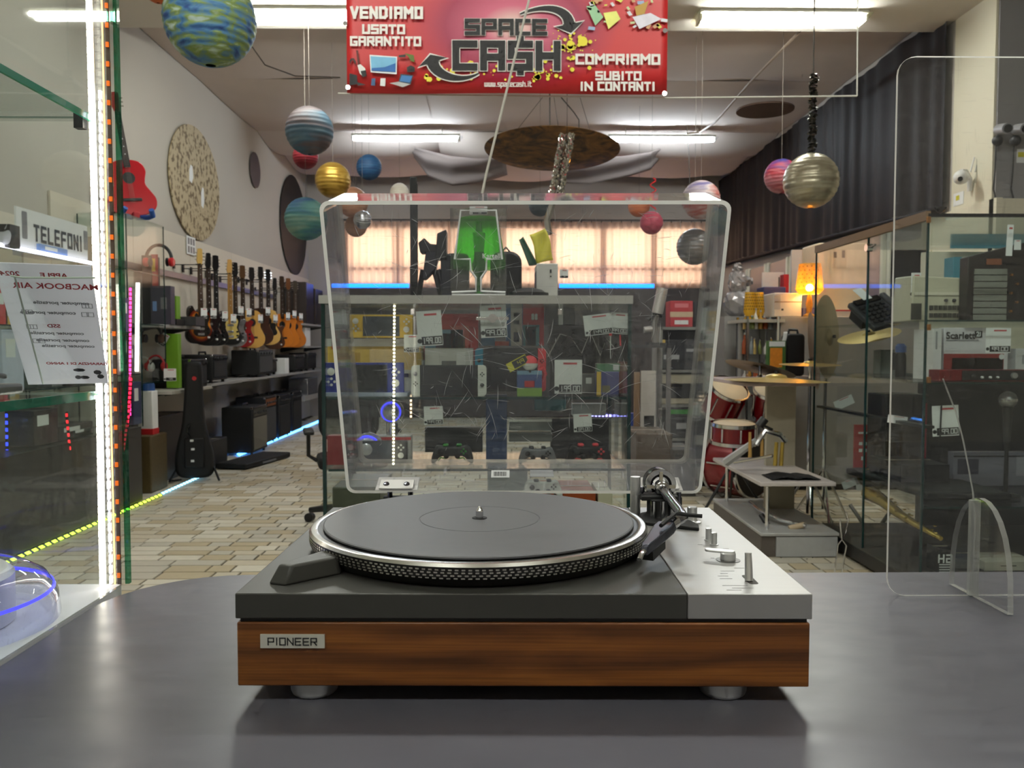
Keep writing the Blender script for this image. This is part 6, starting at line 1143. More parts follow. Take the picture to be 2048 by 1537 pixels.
# ------------------------------------------------------------------ paper lantern planets
def planet_mat(nm, cols, sc=3., stretch=(1, 1, 6), rough=.6, metal=0.):
    m = bpy.data.materials.new(nm); m.use_nodes = True; nt = m.node_tree; N = nt.nodes; b_ = N['Principled BSDF']; tc = N.new('ShaderNodeTexCoord'); mp = N.new('ShaderNodeMapping'); mp.inputs['Scale'].default_value = stretch
    v = N.new('ShaderNodeTexNoise'); v.inputs['Scale'].default_value = sc; v.inputs['Detail'].default_value = 5; v.inputs['Distortion'].default_value = .6; rp = N.new('ShaderNodeValToRGB'); e = rp.color_ramp.elements
    for k, c in enumerate(cols):
        pos = .3 + .4 * k / max(1, len(cols) - 1)
        if k == 0: q = e[0]; q.position = pos
        elif k == len(cols) - 1: q = e[len(e) - 1]; q.position = pos
        else: q = e.new(pos)
        q.color = lin(c) + (1,)
    for a, c in ((tc.outputs['Object'], mp.inputs[0]), (mp.outputs[0], v.inputs['Vector']), (v.outputs[0], rp.inputs[0]), (rp.outputs[0], b_.inputs['Base Color'])): nt.links.new(a, c)
    b_.inputs['Roughness'].default_value = rough; b_.inputs['Metallic'].default_value = metal; return m
def lantern(label, px, py, rpx, Y, mat, ribs=14, cord=True, ruff=None):
    c = at(px, py, Y); R0 = pxl(rpx, Y); r = T('paper_lantern', label, 'paper lantern', c, 0, 'painted paper lantern planets'); prof = []
    n = ribs * 4
    for k in range(n + 1):
        t = -math.pi / 2 * .93 + math.pi * .93 * k / n; g = 1 - .028 * (1 - abs(math.cos(math.pi * k / 4))) if ribs else 1; prof.append((R0 * math.cos(t) * g, R0 * math.sin(t)))
    b = MB(); b.lathe(prof, (0, 0, 0), 40, cap=False); b.build('paper_shade', mat, r, smooth=60)
    b = MB(); b.lathe([(R0 * .12, R0 * .985), (R0 * .12, R0 * 1.0), (R0 * .105, R0 * 1.0), (R0 * .105, R0 * .985)], (0, 0, 0), 18, cap=False); b.build('top_ring', m_wired, r)
    if True:
        zt = (4.13 if Y < YE else ZC + .12) - c.z; b = MB(); b.cyl((0, 0, R0 * .95), (0, 0, zt), .0016, n=5); b.build('cord', M('thread_grey', (120, 112, 104), .7), r)
    return r
lantern('large blue, green and white paper lantern at the top left', 420, 40, 88, 4.6, planet_mat('planet_earth', [(26, 60, 120), (70, 118, 160), (120, 140, 60), (176, 194, 190)], 9, (1, 1, 2.4)), ribs=20)
lantern('orange paper lantern cut by the top edge beside the blue green one', 316, -22, 27, 5.4, planet_mat('planet_orange', [(170, 70, 30), (200, 110, 50)], 4))
lantern('grey and blue banded paper lantern on the left', 619, 262, 47, 7.4, planet_mat('planet_banded', [(66, 54, 56), (88, 76, 78), (62, 90, 108), (98, 116, 124)], 1.6, (.6, .6, 5)), cord=2)
lantern('small crimson lantern under the grey and blue banded one', 611, 313, 25, 7.9, planet_mat('planet_crimson', [(110, 18, 36), (150, 30, 44)], 4), cord=False)
lantern('gold metallic lantern below the crimson one', 666, 361, 35, 8.4, planet_mat('planet_gold', [(150, 110, 40), (206, 170, 80)], 4, rough=.35, metal=.6))
lantern('small deep blue lantern left of the rear light', 738, 335, 25, 9.2, planet_mat('planet_blue', [(20, 56, 100), (40, 90, 130)], 5))
lantern('teal green lantern in front of the black wall disc', 612, 438, 42, 7.6, planet_mat('planet_teal', [(44, 84, 128), (78, 130, 128), (136, 160, 142)], 2.2, (.7, .7, 4)))
lantern('small white paper lantern left of the edge-on screen', 799, 386, 19, 10.2, planet_mat('planet_white', [(214, 204, 188), (236, 230, 218)], 5))
lantern('dusky orange lantern behind the gold one', 706, 405, 30, 9.6, planet_mat('planet_dusk', [(150, 104, 80), (176, 126, 96)], 4))
lantern('brown lantern low behind the silver one', 712, 452, 22, 9.9, planet_mat('planet_brown', [(140, 104, 84), (164, 124, 100)], 4), cord=False)
lantern('small silver mirror lantern seen through the top left of the lid', 725, 440, 18, 8.8, planet_mat('planet_silver', [(150, 152, 156), (196, 196, 200)], 6, rough=.2, metal=.8))
lantern('dark slate lantern right of the boxed lamp', 1080, 410, 23, 9.2, planet_mat('planet_slate', [(44, 56, 60), (70, 80, 84)], 4))
lantern('small orange lantern above the right of the lid', 1278, 412, 22, 10.5, planet_mat('planet_orange2', [(186, 84, 40), (214, 130, 80)], 4))
lantern('red knotted ball lantern seen through the right of the lid', 1303, 446, 23, 9.0, planet_mat('planet_red', [(150, 36, 60), (190, 70, 90)], 14, (1, 1, 1)), ribs=5, cord=2)
lantern('white, red and violet lantern above the right corner of the lid', 1402, 400, 38, 8.0, planet_mat('planet_marble', [(90, 80, 130), (196, 180, 180), (170, 80, 70), (206, 196, 196)], 2.4, (.8, .8, 4)))
lantern('grey mirror lantern seen through the right end of the lid', 1389, 494, 36, 8.2, planet_mat('planet_grey', [(120, 120, 122), (160, 160, 160)], 5, rough=.35, metal=.4))
lantern('blue and red swirled lantern behind the silver one on the right', 1563, 353, 34, 8.0, planet_mat('planet_swirl', [(30, 40, 110), (150, 40, 50), (190, 160, 170)], 3, (1, 1, 3)))
Lr = lantern('large silver lantern hanging on ruffled dark tinsel at the right', 1622, 362, 54, 6.4, planet_mat('planet_pewter', [(140, 130, 110), (190, 184, 160)], 5, rough=.35, metal=.5), cord=False)
q = random.Random(6); a0, a1 = at(1627, 150, 6.4), at(1624, 312, 6.4); r = T('tinsel_ruff', 'ruffled dark green tinsel cord above the large silver lantern', 'ceiling decoration', a0)
b = MB()
for k in range(46):
    p = a0.lerp(a1, k / 45) + Vector((.006 * math.sin(k * .7), 0, 0)); n = 9; o = len(b.v); rr = .036
    VV = [p + Vector((0, 0, .006))] + [p + Vector((rr * q.uniform(.6, 1.15) * math.cos(2 * math.pi * j / n), rr * q.uniform(.6, 1.15) * math.sin(2 * math.pi * j / n), q.uniform(-.014, .01))) for j in range(n)]
    b.add(VV, [(0, 1 + j, 1 + (j + 1) % n) for j in range(n)])
b.build('tinsel', M('dark_tinsel', (76, 76, 68), .3, .6, var=.3), r, world=True, smooth=0)['kind'] = 'stuff'
b = MB(); b.cyl(a0 + Z_ * 0, Vector((a0.x, 6.4, 4.13)), .004, n=6); b.build('cord', m_wired, r, world=True)
P = [at(1306 + 6 * math.sin(k * 1.1), 356 + k * 3.4, 9.0) for k in range(20)]; wire('red curly ribbon above the red knotted ball', P, .008, m_rd, 'ribbon')
b = MB(); b.prism(disc(.33, 32), 0, .02, at(1530, 222, 9.8), X_, Y_, Z_); tag(b.build('ceiling_disc', M('disc_taupe', (96, 76, 66), .8)), 'flat taupe disc fixed high under the cloth on the right', 'ceiling decoration')
# ------------------------------------------------------------------ clear sneeze guard on the right of the counter
m_guard = GLASS('guard_acrylic', (252, 252, 252), 1.1, haze=.010, hazec=(235, 235, 235), scratch=.05)
m_bedge = GLASS('guard_edge', (236, 238, 236), 1.8, haze=.27, hazec=(250, 250, 246), rough=.1)
r = T('sneeze_guard', 'clear acrylic counter screen with rounded corners on the right', 'counter screen', (.75, .9, 1.0), 0)
bl, tlp = onz(1766, 1193, 1.0005), at(1806, 112, .885); xr = 1.05; hh = tlp.z - 1.0005
def gpt(u, v): return Vector((u, bl.y + (tlp.y - bl.y) * v / hh, 1.0005 + v))
xl = (bl.x + tlp.x) / 2; out = []
for cx_, cy_, a0 in ((xr - .02, hh - .02, 0), (xl + .02, hh - .02, 90), (xl + .02, .02, 180), (xr - .02, .02, 270)):
    for k in range(6): t = R(a0 + 18 * k); out.append((cx_ + .02 * math.cos(t), cy_ + .02 * math.sin(t)))
n = len(out); th = .004; P = [gpt(*q) for q in out] + [gpt(*q) + Y_ * th for q in out]
b = MB(); b.cur = 0; b.add(P, [tuple(range(n)), tuple(range(2 * n - 1, n - 1, -1))]); b.cur = 1; b.add(P, [(k, (k + 1) % n, n + (k + 1) % n, n + k) for k in range(n)]); b.build('screen', [m_guard, m_edge], r, world=True, smooth=0)
fx = onz(1960, 1200, 1.0).x; y0, y1 = onz(2022, 1232, 1.0).y, onz(1893, 1170, 1.0).y; zt = at(1965, 988, .9).z - 1.0; yc = (y0 + y1) / 2; out = [(y0, .0008), (y1, .0008)]
for k in range(15): t = math.pi * k / 14; out.append((yc + (y1 - yc) * math.cos(t), .004 + (zt - .004) * math.sin(t) ** .8))
n = len(out); P = [Vector((fx - .003, a, 1.0 + c)) for a, c in out] + [Vector((fx + .003, a, 1.0 + c)) for a, c in out]
b = MB(); b.cur = 0; b.add(P, [tuple(range(n)), tuple(range(2 * n - 1, n - 1, -1))]); b.cur = 1; b.add(P, [(k, (k + 1) % n, n + (k + 1) % n, n + k) for k in range(n)]); b.build('foot_fin', [m_guard, m_bedge], r, world=True, smooth=0)
b = MB(); b.bb(fx - .005, fx + .005, bl.y - .001, bl.y + .005, 1.001, 1.0 + zt * .96); b.build('slot_joint', m_bedge, r, world=True, smooth=0)
b = MB(); b.tube([at(1886, 758, .93), at(1898, 790, .93), at(1912, 825, .93), at(1926, 880, .93), at(1938, 940, .93), at(1946, 985, .93), at(1950, 1040, .93), at(1948, 1110, .93), at(1945, 1165, .93)], .0009, 6); tag(b.build('clear_curve', m_bedge), 'thin clear bent line behind the counter screen foot', 'cord')  # bent pale line of unsettled origin, built as a thin clear tube
# ------------------------------------------------------------------ right glass showcase
RX, RY0, RY1, RZ = 2.07, 3.99, 5.40, 1.90
rc = glass_case('glass_cabinet', 'large corner glass cabinet of music equipment on the right', RX, 3.9, RY0, RY1, .10, RZ, (.48, 1.095, 1.40), 'lf', (.02, m_kick), et=.010)
MB().bb(RX - .012, RX + .012, RY0, RY1, RZ - .02, RZ + .025).build('wooden_rail', M('rail_wood', (120, 96, 72), .5), rc, world=True, smooth=0)
MB().bb(RX, 3.9, RY0 - .008, RY0 + .006, RZ - .004, RZ + .012).build('dark_rail', m_dk, rc, world=True, smooth=0)
yd = onx(1735, 600, RX).y; MB().bb(RX - .006, RX + .004, yd - .005, yd + .005, .12, RZ - .02).build('door_seam', m_gdark, rc, world=True, smooth=0)
p = onx(1736, 496, RX - .012); b = MB(); b.cyl(p + Vector((-.012, 0, 0)), p + Vector((.02, 0, 0)), .022, n=16); b.build('door_lock', m_chr, rc, world=True); b = MB(); b.cyl(p, p + Vector((.0, -.09, .006)), .006, n=8); b.build('lock_key', m_chr, rc, world=True)
MB().bb(2.75, 3.88, 5.30, 5.385, .1, 1.09).build('back_panel', M('cabinet_back_dark', (40, 40, 44), .5), rc, world=True, smooth=0)
MB().bb(2.75, 3.88, 5.31, 5.385, 1.09, RZ - .02).build('pale_back_panel', M('cabinet_back_cream', (224, 218, 196), .6), rc, world=True, smooth=0)
MB().bb(RX + .012, RX + .06, 4.0, 5.38, .868, .882).build('tag_ledge', m_dk, rc, world=True, smooth=0)
for py in (440, 655, 760): q = at(1856, py, RY0); MB().box(q.x, RY0 - .006, q.z, .018, .014, .03).build('glass_clip', M('brass_clip', (170, 120, 70), .3, .8), rc, world=True, bevel=.002)
def inbox(label, px0, px1, py0, py1, Y, c, d, base, face=None, name='equipment_box', cat='box', rz=0, mat=None):
    a, k = at(px0, py1, Y), at(px1, py0, Y); return carton(name, label, cat, a.x, k.x, Y, Y + d, base, max(k.z, base + .02), mat or M('kit_%d_%d_%d' % c, c, .5, var=.1), rz, None, face)
# audio interface box and device
rr_ = inbox('white audio interface box with a red device printed on it and the word Scarlett', 1886, 2018, 656, 764, 4.3, (220, 216, 220), .16, 1.096, [(0, .93, .16, .50, M('print_red', (150, 40, 38), .4)), (.13, .92, .20, .42, INK())])
q = at(1920, 671, 4.297); text('lettering', 'Scarlett', .05, INK(), rr_, at(1921, 672, 4.297), X_, Z_, -Y_, .0012, .0008, world=True)
q = at(1957, 669, 4.297); MB().box(q.x, 4.297, q.z, .04, .001, .034).build('number_plate', INK(), rr_, world=True, smooth=0); text('lettering', '2i', .035, CARD(), rr_, at(1957, 669, 4.2955), X_, Z_, -Y_, .001, .0008, world=True)
b = MB(); q = at(1925, 681, 4.298); b.box(q.x, 4.298, q.z, .17, .001, .006); b.build('small_print', M('grey_print'), rr_, world=True, smooth=0)
b = MB(); q = at(2003, 714, 4.297); b.cyl(q, q - Y_ * .002, .014, n=16); b.build('printed_knob', CARD(), rr_, world=True)
inbox('narrow white side of a second interface box with a red foot', 1864, 1884, 658, 765, 4.25, (216, 214, 214), .2, 1.096, [(0, 1, 0, .13, M('print_red2', (200, 40, 40), .4)), (.3, .5, .6, .95, M('grey_print'))])
a, c = at(1876, 766, 4.12), at(2060, 740, 4.12); r = T('audio_interface', 'red audio interface with black front and silver volume knob on the second shelf', 'audio interface', ((a.x + c.x) / 2, 4.16, 1.096)); w_ = c.x - a.x; H = c.z - 1.096
MB().box(0, 0, H / 2, w_, .11, H).build('case', M('interface_red', (130, 22, 28), .35, .5), r, bevel=.003); MB().bb(-w_ * .26, w_ * .49, -.058, -.055, H * .08, H * .95).build('front_panel', m_dk, r, smooth=0)
for u, rad, m in ((.30, .016, m_sil), (.44, .007, m_wh), (-.05, .006, m_wh), (.04, .006, m_wh), (.12, .005, m_wh), (-.14, .009, m_dkg)): b = MB(); b.lathe([(rad, 0), (rad * .9, .012), (0, .013)], (w_ * u, -.058, H * (.5 if rad > .008 else .35)), 18, (0, -1, 0)); b.build('knob', m, r)
for k in range(3): b = MB(); b.cyl((-w_ * .45 + k * .03, -.0555, H * .4), (-w_ * .45 + k * .03, -.057, H * .4), .0025, n=8); b.build('screw', m_chr, r)
def rcard(label, px0, px1, py0, py1, Y, price, tilt=0): return card(label, px0, px1, py0, py1, Y, price, tilt, 'price cards in the right cabinet')
rcard('price card reading 99.00 hanging at the audio interface box', 1971, 2022, 656, 706, 4.05, '99.00'); rcard('price card reading 199.00 on a black stick behind the counter screen', 1864, 1918, 811, 873, 4.2, '199.00', 3)
rcard('narrow price card standing on the black strip panel', 2013, 2026, 450, 512, 4.16, None, -2); rcard('narrow price card on the cream synthesiser', 1822, 1842, 546, 596, 4.36, '99', 0); rcard('small price card behind the narrow one at the strip panel', 2028, 2042, 480, 500, 4.2, None)
b = MB(); b.cyl(at(1880, 880, 4.19), at(1883, 812, 4.19), .004, n=6); tag(b.build('card_stick', m_dk), 'black stick holding the 199.00 card in the right cabinet', 'stick')
# cream synthesiser
r = T('synthesiser', 'cream coloured synthesiser with dark button rows on the top shelf of the right cabinet', 'synthesiser', (at(1864, 650, 4.45).x, 4.45, 1.401)); k = pxl(1, 4.45)
b = MB(); b.prism([(-64 * k, 0), (50 * k, 0), (66 * k, 86 * k), (-60 * k, 92 * k)], -.10, .10, (0, 0, 0), X_, Z_, -Y_, inset=.03); b.build('case', M('synth_cream', (196, 192, 168), .5), r, bevel=.008)
for row in range(2):
    for j in range(8): MB().bb((-26 + j * 9.2) * k, (-19 + j * 9.2) * k, -.108, -.1, (8 + row * 15) * k, (17 + row * 15) * k).build('button', M('synth_key_dark', (62, 62, 54), .5), r, smooth=0)
MB().bb(-62 * k, -42 * k, -.106, -.1, 4 * k, 36 * k).build('speaker_grille', M('synth_key_dark'), r, smooth=0); MB().bb(-56 * k, 56 * k, -.106, -.098, 52 * k, 58 * k).build('pale_ridge', M('synth_pale', (214, 210, 190), .4), r, smooth=0)
for j in range(3): b = MB(); b.cyl(((6 + j * 16) * k, -.1, 42 * k), ((6 + j * 16) * k, -.112, 42 * k), 3 * k, n=12); b.build('knob', m_dkg, r)
# dark strip panel
r = T('mixing_unit', 'black upright unit with pale horizontal strips on the top shelf of the right cabinet', 'mixer', (at(1984, 640, 4.3).x, 4.3, 1.401)); k = pxl(1, 4.3)
b = MB(); b.prism([(-60 * k, 0), (60 * k, 0), (60 * k, 158 * k), (-60 * k, 128 * k)], -.04, .04, (0, 0, 0), X_, Z_, -Y_); b.build('case', M('unit_black', (34, 28, 28), .4), r, bevel=.004)
for j in range(8): MB().bb(-48 * k, 18 * k, -.046, -.04, (2 + j * 13) * k, (13 + j * 13) * k).build('strip', M('unit_grey', (132, 134, 126), .5), r, smooth=0)
MB().bb(-24 * k, 6 * k, -.045, -.04, 112 * k, 124 * k).build('badge', M('unit_copper', (130, 74, 48), .4), r, smooth=0)
for j in range(5): b = MB(); b.cyl(((26 + (j % 2) * 12) * k, -.04, (20 + j * 18) * k), ((26 + (j % 2) * 12) * k, -.052, (20 + j * 18) * k), 2.6 * k, n=10); b.build('knob', M('brass_clip'), r)
TE = M('teal_card', (70, 140, 160), .5)
inbox('tall teal box between the synthesiser and the strip unit', 1904, 1924, 514, 642, 4.75, (), .1, 1.401, mat=TE); inbox('teal box at the right edge of the picture on the top shelf', 2046, 2075, 490, 640, 4.4, (), .1, 1.401, mat=TE)
b = MB(); b.bb(at(1905, 440, 5.2).x, 3.85, 5.2, 5.22, at(1905, 468, 5.2).z, RZ - .01); tag(b.build('teal_sign', TE, smooth=0), 'wide teal board inside the top of the right cabinet', 'sign')
# desk printer calculator on a slope
r = T('desk_calculator', 'black desk calculator with a paper slip on the top shelf of the right cabinet', 'calculator', at(1745, 655, 5.0) * 1.0, 0); r.location.z = 1.401; RM[r.name].translation.z = 1.401; r.rotation_euler = (R(38), R(-14), R(12)); k = pxl(1, 5.0)
MB().box(0, 0, .09, .22, .26, .035).build('case', m_dkg, r, bevel=.008)
for i in range(5):
    for j in range(5): MB().box(-.075 + i * .036, -.09 + j * .034, .113, .026, .022, .014, top=.85).build('key', m_dk, r, smooth=0)
MB().box(.125, 0, .10, .04, .26, .05).build('handset', m_dkg, r, bevel=.012); MB().box(.0, .15, .13, .06, .11, .002).build('paper_slip', CARD(), r, smooth=0); MB().box(0, .10, .112, .17, .04, .02).build('display', M('dark_glass'), r, smooth=0)
MB().box(0, .05, .035, .18, .12, .07).build('rest_block', m_dk, r, smooth=0)
# goods on the second and lower shelves
r = T('spray_bottle', 'black spray bottle with a blue cap on the second shelf of the right cabinet', 'bottle', (at(1800, 780, 4.7).x, 4.7, 1.096)); b = MB(); b.lathe([(.028, 0), (.03, .01), (.03, .12), (.022, .14)], (0, 0, 0), 18); b.build('body', m_dk, r); b = MB(); b.lathe([(.03, .14), (.03, .175), (.016, .19)], (0, 0, 0), 18); b.build('cap', M('blue_plastic'), r); MB().box(-.045, 0, .09, .03, .012, .1).build('trigger', m_dk, r, bevel=.004)
inbox('dark grey battery box with a white label on the second shelf', 1822, 1838, 770, 795, 4.7, (90, 92, 90), .1, 1.096, [(.2, .8, .2, .7, CARD())])
inbox('white square box at the right edge on the second shelf', 2030, 2075, 698, 765, 4.35, (206, 204, 206), .1, 1.096, [(.3, .5, .5, .8, M('grey_print'))])
inbox('grey drum machine box by the white one on the second shelf', 1760, 1790, 700, 770, 5.1, (120, 122, 116), .1, 1.096)
# microphone
p = at(2016, 800, 4.25); r = T('microphone', 'silver headed microphone standing in the right cabinet behind the counter screen', 'microphone', (p.x, 4.25, .485)); zz = p.z - .485; R0 = pxl(17, 4.25)
b = MB(); b.ball((0, 0, zz), R0, 22, 14); b.build('grille_head', M('mic_mesh', (170, 170, 172), .35, .8, var=.3, scale=240), r); b = MB(); b.lathe([(R0 * 1.03, -.006), (R0 * 1.05, 0), (R0 * 1.03, .006)], (0, 0, zz), 22, cap=False); b.build('band', m_chr, r)
b = MB(); b.lathe([(.016, zz - .22), (.020, zz - .12), (.026, zz - R0 * .8)], (0, 0, 0), 18); b.build('handle', m_dkg, r); b = MB(); b.lathe([(.07, 0), (.07, .01), (.012, .02), (.009, zz - .21)], (0, 0, 0), 20); b.build('stand', m_dk, r)
inbox('grey printed sheet box with a dark band in the right cabinet', 1905, 2075, 905, 1000, 4.6, (120, 118, 132), .06, .481, [(0, 1, .86, .9, m_dk), (.05, .3, .35, .8, M('kit_navy', (50, 48, 66), .5)), (.75, .98, .3, .9, M('kit_pale', (150, 148, 160), .5))])
inbox('black equipment case on the low shelf of the right cabinet', 1800, 1900, 930, 1080, 4.5, (30, 30, 34), .4, .481); inbox('black bag with a crimson strap in the right cabinet', 1770, 1860, 790, 900, 4.85, (30, 26, 30), .25, .481, [(.86, .94, .1, .9, M('crimson', (150, 24, 50), .5))])
r = inbox('black recorder box marked H2 at the foot of the right cabinet', 1876, 1908, 1098, 1180, 4.15, (24, 24, 28), .12, .105); a = at(1890, 1118, 4.147); 
for ch, dx in (('H', -.02), ('2', .02)): b = MB(); strokes(b, ch, .045, a + X_ * dx, X_, Z_, -Y_, t=1.3, lift=.002); b.build('letter', CARD(), r, world=True, smooth=0)
for j in range(4): a = at(1890, 1130 + j * 5, 4.147); MB().box(a.x, 4.147, a.z, .06, .001, .005).build('small_print', CARD(), r, world=True, smooth=0)
inbox('white boxed device beside the H2 box', 1968, 2075, 1124, 1185, 4.2, (190, 186, 172), .2, .105, [(.3, .6, .5, .6, INK())]); inbox('slate blue box between the H2 box and the white one', 1908, 1955, 1116, 1185, 4.25, (56, 62, 78), .2, .105)
inbox('red info poster stand in the right cabinet', 1708, 1744, 850, 962, 5.2, (170, 34, 40), .02, .481, [(.2, .8, .8, .84, CARD()), (.25, .45, .55, .62, CARD()), (.55, .75, .55, .62, CARD()), (.25, .45, .4, .47, CARD()), (.55, .75, .4, .47, CARD()), (.4, .6, .22, .3, CARD()), (0, 1, 0, .03, CARD())])
r = T('saxophone', 'gold saxophone lying in an open black case in the right cabinet', 'saxophone', (at(1790, 1030, 4.7).x, 4.7, .481)); rs = random.Random(9)
P = [at(1738, 985, 4.95), at(1765, 1002, 4.8), at(1800, 1030, 4.62), at(1840, 1055, 4.42), at(1882, 1078, 4.25)]
b = MB(); b.tube(P, [.05, .036, .026, .018, .012], 12); b.build('body_tube', M('brass_gold', (206, 174, 86), .25, .65, var=.2), r, world=True)
for k in range(26):
    t = k / 26 * 3.99; i = int(t); p = P[i].lerp(P[i + 1], t - i) + Vector((rs.uniform(-.03, .03), -.03, rs.uniform(-.0, .05))); b = MB(); b.ball(p, .010, 8, 6, (1, 1, .5)); b.build('key', MATS['brass_gold'], r, world=True)
b = MB(); b.lathe([(.03, 0), (.05, .06), (.085, .11), (.09, .112), (.05, .07)], at(1745, 985, 4.95), 20, (-.2, -.5, .8), False); b.build('bell', MATS['brass_gold'], r, world=True)
b = MB(); q0 = [(x.x, x.y) for x in (Vector((2.14, 5.05, 0)), Vector((2.2, 4.2, 0)), Vector((2.62, 4.15, 0)), Vector((2.6, 5.1, 0)))]; b.prism(q0, .481, .52, (0, 0, 0), X_, Y_, Z_); b.build('open_case', M('black_nylon'), r, world=True, bevel=.01)
# wire price rack / tall fork in front, folding legs seen through the glass
b = MB(); yk = 4.52
b.tube([at(1668, 1156, yk), at(1676, 1090, yk), at(1684, 1080, yk), at(1693, 1092, yk), at(1682, 1156, yk)], .004, 6); b.tube([at(1680, 1040, yk), at(1682, 1062, yk), at(1684, 1080, yk), at(1692, 1065, yk), at(1697, 1040, yk), at(1692, 1025, yk)], .004, 6)
tag(b.build('wire_holder', m_chr), 'bent steel wire holder standing in front of the right cabinet', 'holder')
for px0, px1, lab in ((1700, 1790, 'left'), (1790, 1700, 'right')): b = MB(); b.tube([at(px0, 1010, 5.9), at(px1, 1140, 5.6)], .014, 6); tag(b.build('folding_leg', M('leg_grey', (110, 108, 100), .4, .6)), 'grey crossed table leg behind the right cabinet, leaning ' + lab, 'table leg')
for k, (px0, px1, py0, py1, tl_) in enumerate(((1668, 1708, 796, 815, 24), (1775, 1815, 832, 848, -8), (1684, 1712, 960, 976, 22), (1712, 1740, 968, 980, 8))): card(('curled tag on the left end of the ledge', 'flat tag on the ledge near the corner', 'small tag on the lower left rail', 'small tag under the red poster')[k] + ' in the right cabinet', px0, px1, py0, py1, 5.3 if k == 0 else 4.3 if k == 1 else 5.2, None, tl_, 'price cards in the right cabinet')
# ------------------------------------------------------------------ stepped display unit and drum hardware
m_step = M('step_white', (198, 190, 186), .5); m_grey = M('step_grey', (176, 176, 174), .45, .2)
r = T('display_unit', 'stepped white and grey display unit left of the right cabinet', 'display unit', (1.8, 5.4, 0))
MB().bb(1.57, 2.03, 4.9, 6.0, .0, .13).build('base_plinth', M('step_brown', (96, 88, 82), .5), r, world=True, bevel=.006); MB().bb(1.565, 2.04, 4.88, 6.01, .13, .15).build('base_top', m_grey, r, world=True, bevel=.004)
MB().bb(1.66, 2.03, 4.885, 4.9, .005, .125).build('steel_front', M('steel_plate', (186, 188, 190), .4, .4), r, world=True, smooth=0)
MB().bb(1.57, 2.03, 4.92, 6.03, .425, .45).build('middle_shelf', m_step, r, world=True, bevel=.004); MB().bb(1.56, 2.03, 5.25, 6.2, 1.015, 1.04).build('top_shelf', M('step_pink', (196, 178, 178), .5), r, world=True, bevel=.004)
MB().bb(1.83, 2.03, 5.62, 5.66, .15, 1.015).build('back_panel', M('step_cream', (190, 182, 160), .6), r, world=True, smooth=0)
for y in (5.0, 5.9): b = MB(); b.cyl((1.64, y, .15), (1.64, y, .425), .012, n=8); b.build('chrome_post', m_chr, r, world=True)
def cymbal(label, px, py, rpx, Y, rx, ry, mat, rz=0):
    c = at(px, py, Y); R0 = pxl(rpx, Y); r = T('cymbal', label, 'cymbal', c, rz, None, rx, ry); b = MB(); b.lathe([(R0, 0), (R0 * .6, R0 * .035), (R0 * .22, R0 * .06), (R0 * .18, R0 * .11), (R0 * .06, R0 * .14), (.006, R0 * .14)], (0, 0, 0), 48, cap=False); b.build('plate', mat, r); MB().cyl((0, 0, R0 * .13), (0, 0, R0 * .2), .012, n=10).build('felt_nut', m_dk, r); return r
m_br, m_brd = M('bronze', (204, 176, 104), .3, .6, var=.12, scale=30), M('bronze_dull', (140, 124, 92), .4, .6, var=.15)
cymbal('wide bronze cymbal lying level over the stepped unit', 1552, 762, 103, 5.35, R(0), R(1), m_br); cymbal('tilted dark bronze cymbal left above the level one', 1520, 738, 70, 5.9, R(-6), R(15), m_brd); cymbal('thin bronze cymbal at the right, partly inside the glass', 1620, 730, 60, 5.7, R(2), R(0), m_br)
cymbal('large dull cymbal hung upright at the end of the right cabinet', 1654, 674, 84, 5.85, R(88), R(0), M('bronze_pale', (166, 152, 122), .4, .6, var=.1), R(52)); cymbal('second upright cymbal with a pink sheen behind the first', 1628, 702, 78, 6.1, R(84), R(0), M('bronze_pink', (176, 150, 138), .4, .6, var=.1), R(62)); cymbal('bright tilted cymbal inside the right cabinet', 1738, 672, 60, 5.1, R(8), R(-14), m_br)
for px, Y, zt in ((1652, 5.85, 690), (1520, 5.9, 740), (1620, 5.7, 731)):
    c = at(px, zt, Y); r = T('cymbal_stand', ('chrome stand under the wide level cymbal', 'chrome stand of the upright cymbals', 'chrome stand of the tilted dark cymbal', 'chrome stand of the thin right cymbal')[(1552, 1652, 1520, 1620).index(px)], 'cymbal stand', (c.x, Y, 1.041 if px == 1520 else 0), 0, 'cymbal stands'); zl_ = c.z - (1.041 if px == 1520 else 0); sl = min(1, zl_); b = MB(); b.cyl((0, 0, .1 * sl), (0, 0, zl_ + .03), .011, n=8); b.build('pole', m_chr, r)
    for k in range(3): t = R(120 * k + 20); b = MB(); b.tube([(0, 0, .4 * sl), (.22 * sl * math.cos(t), .22 * sl * math.sin(t), .012)], .009, 6); b.build('leg', m_chr, r)
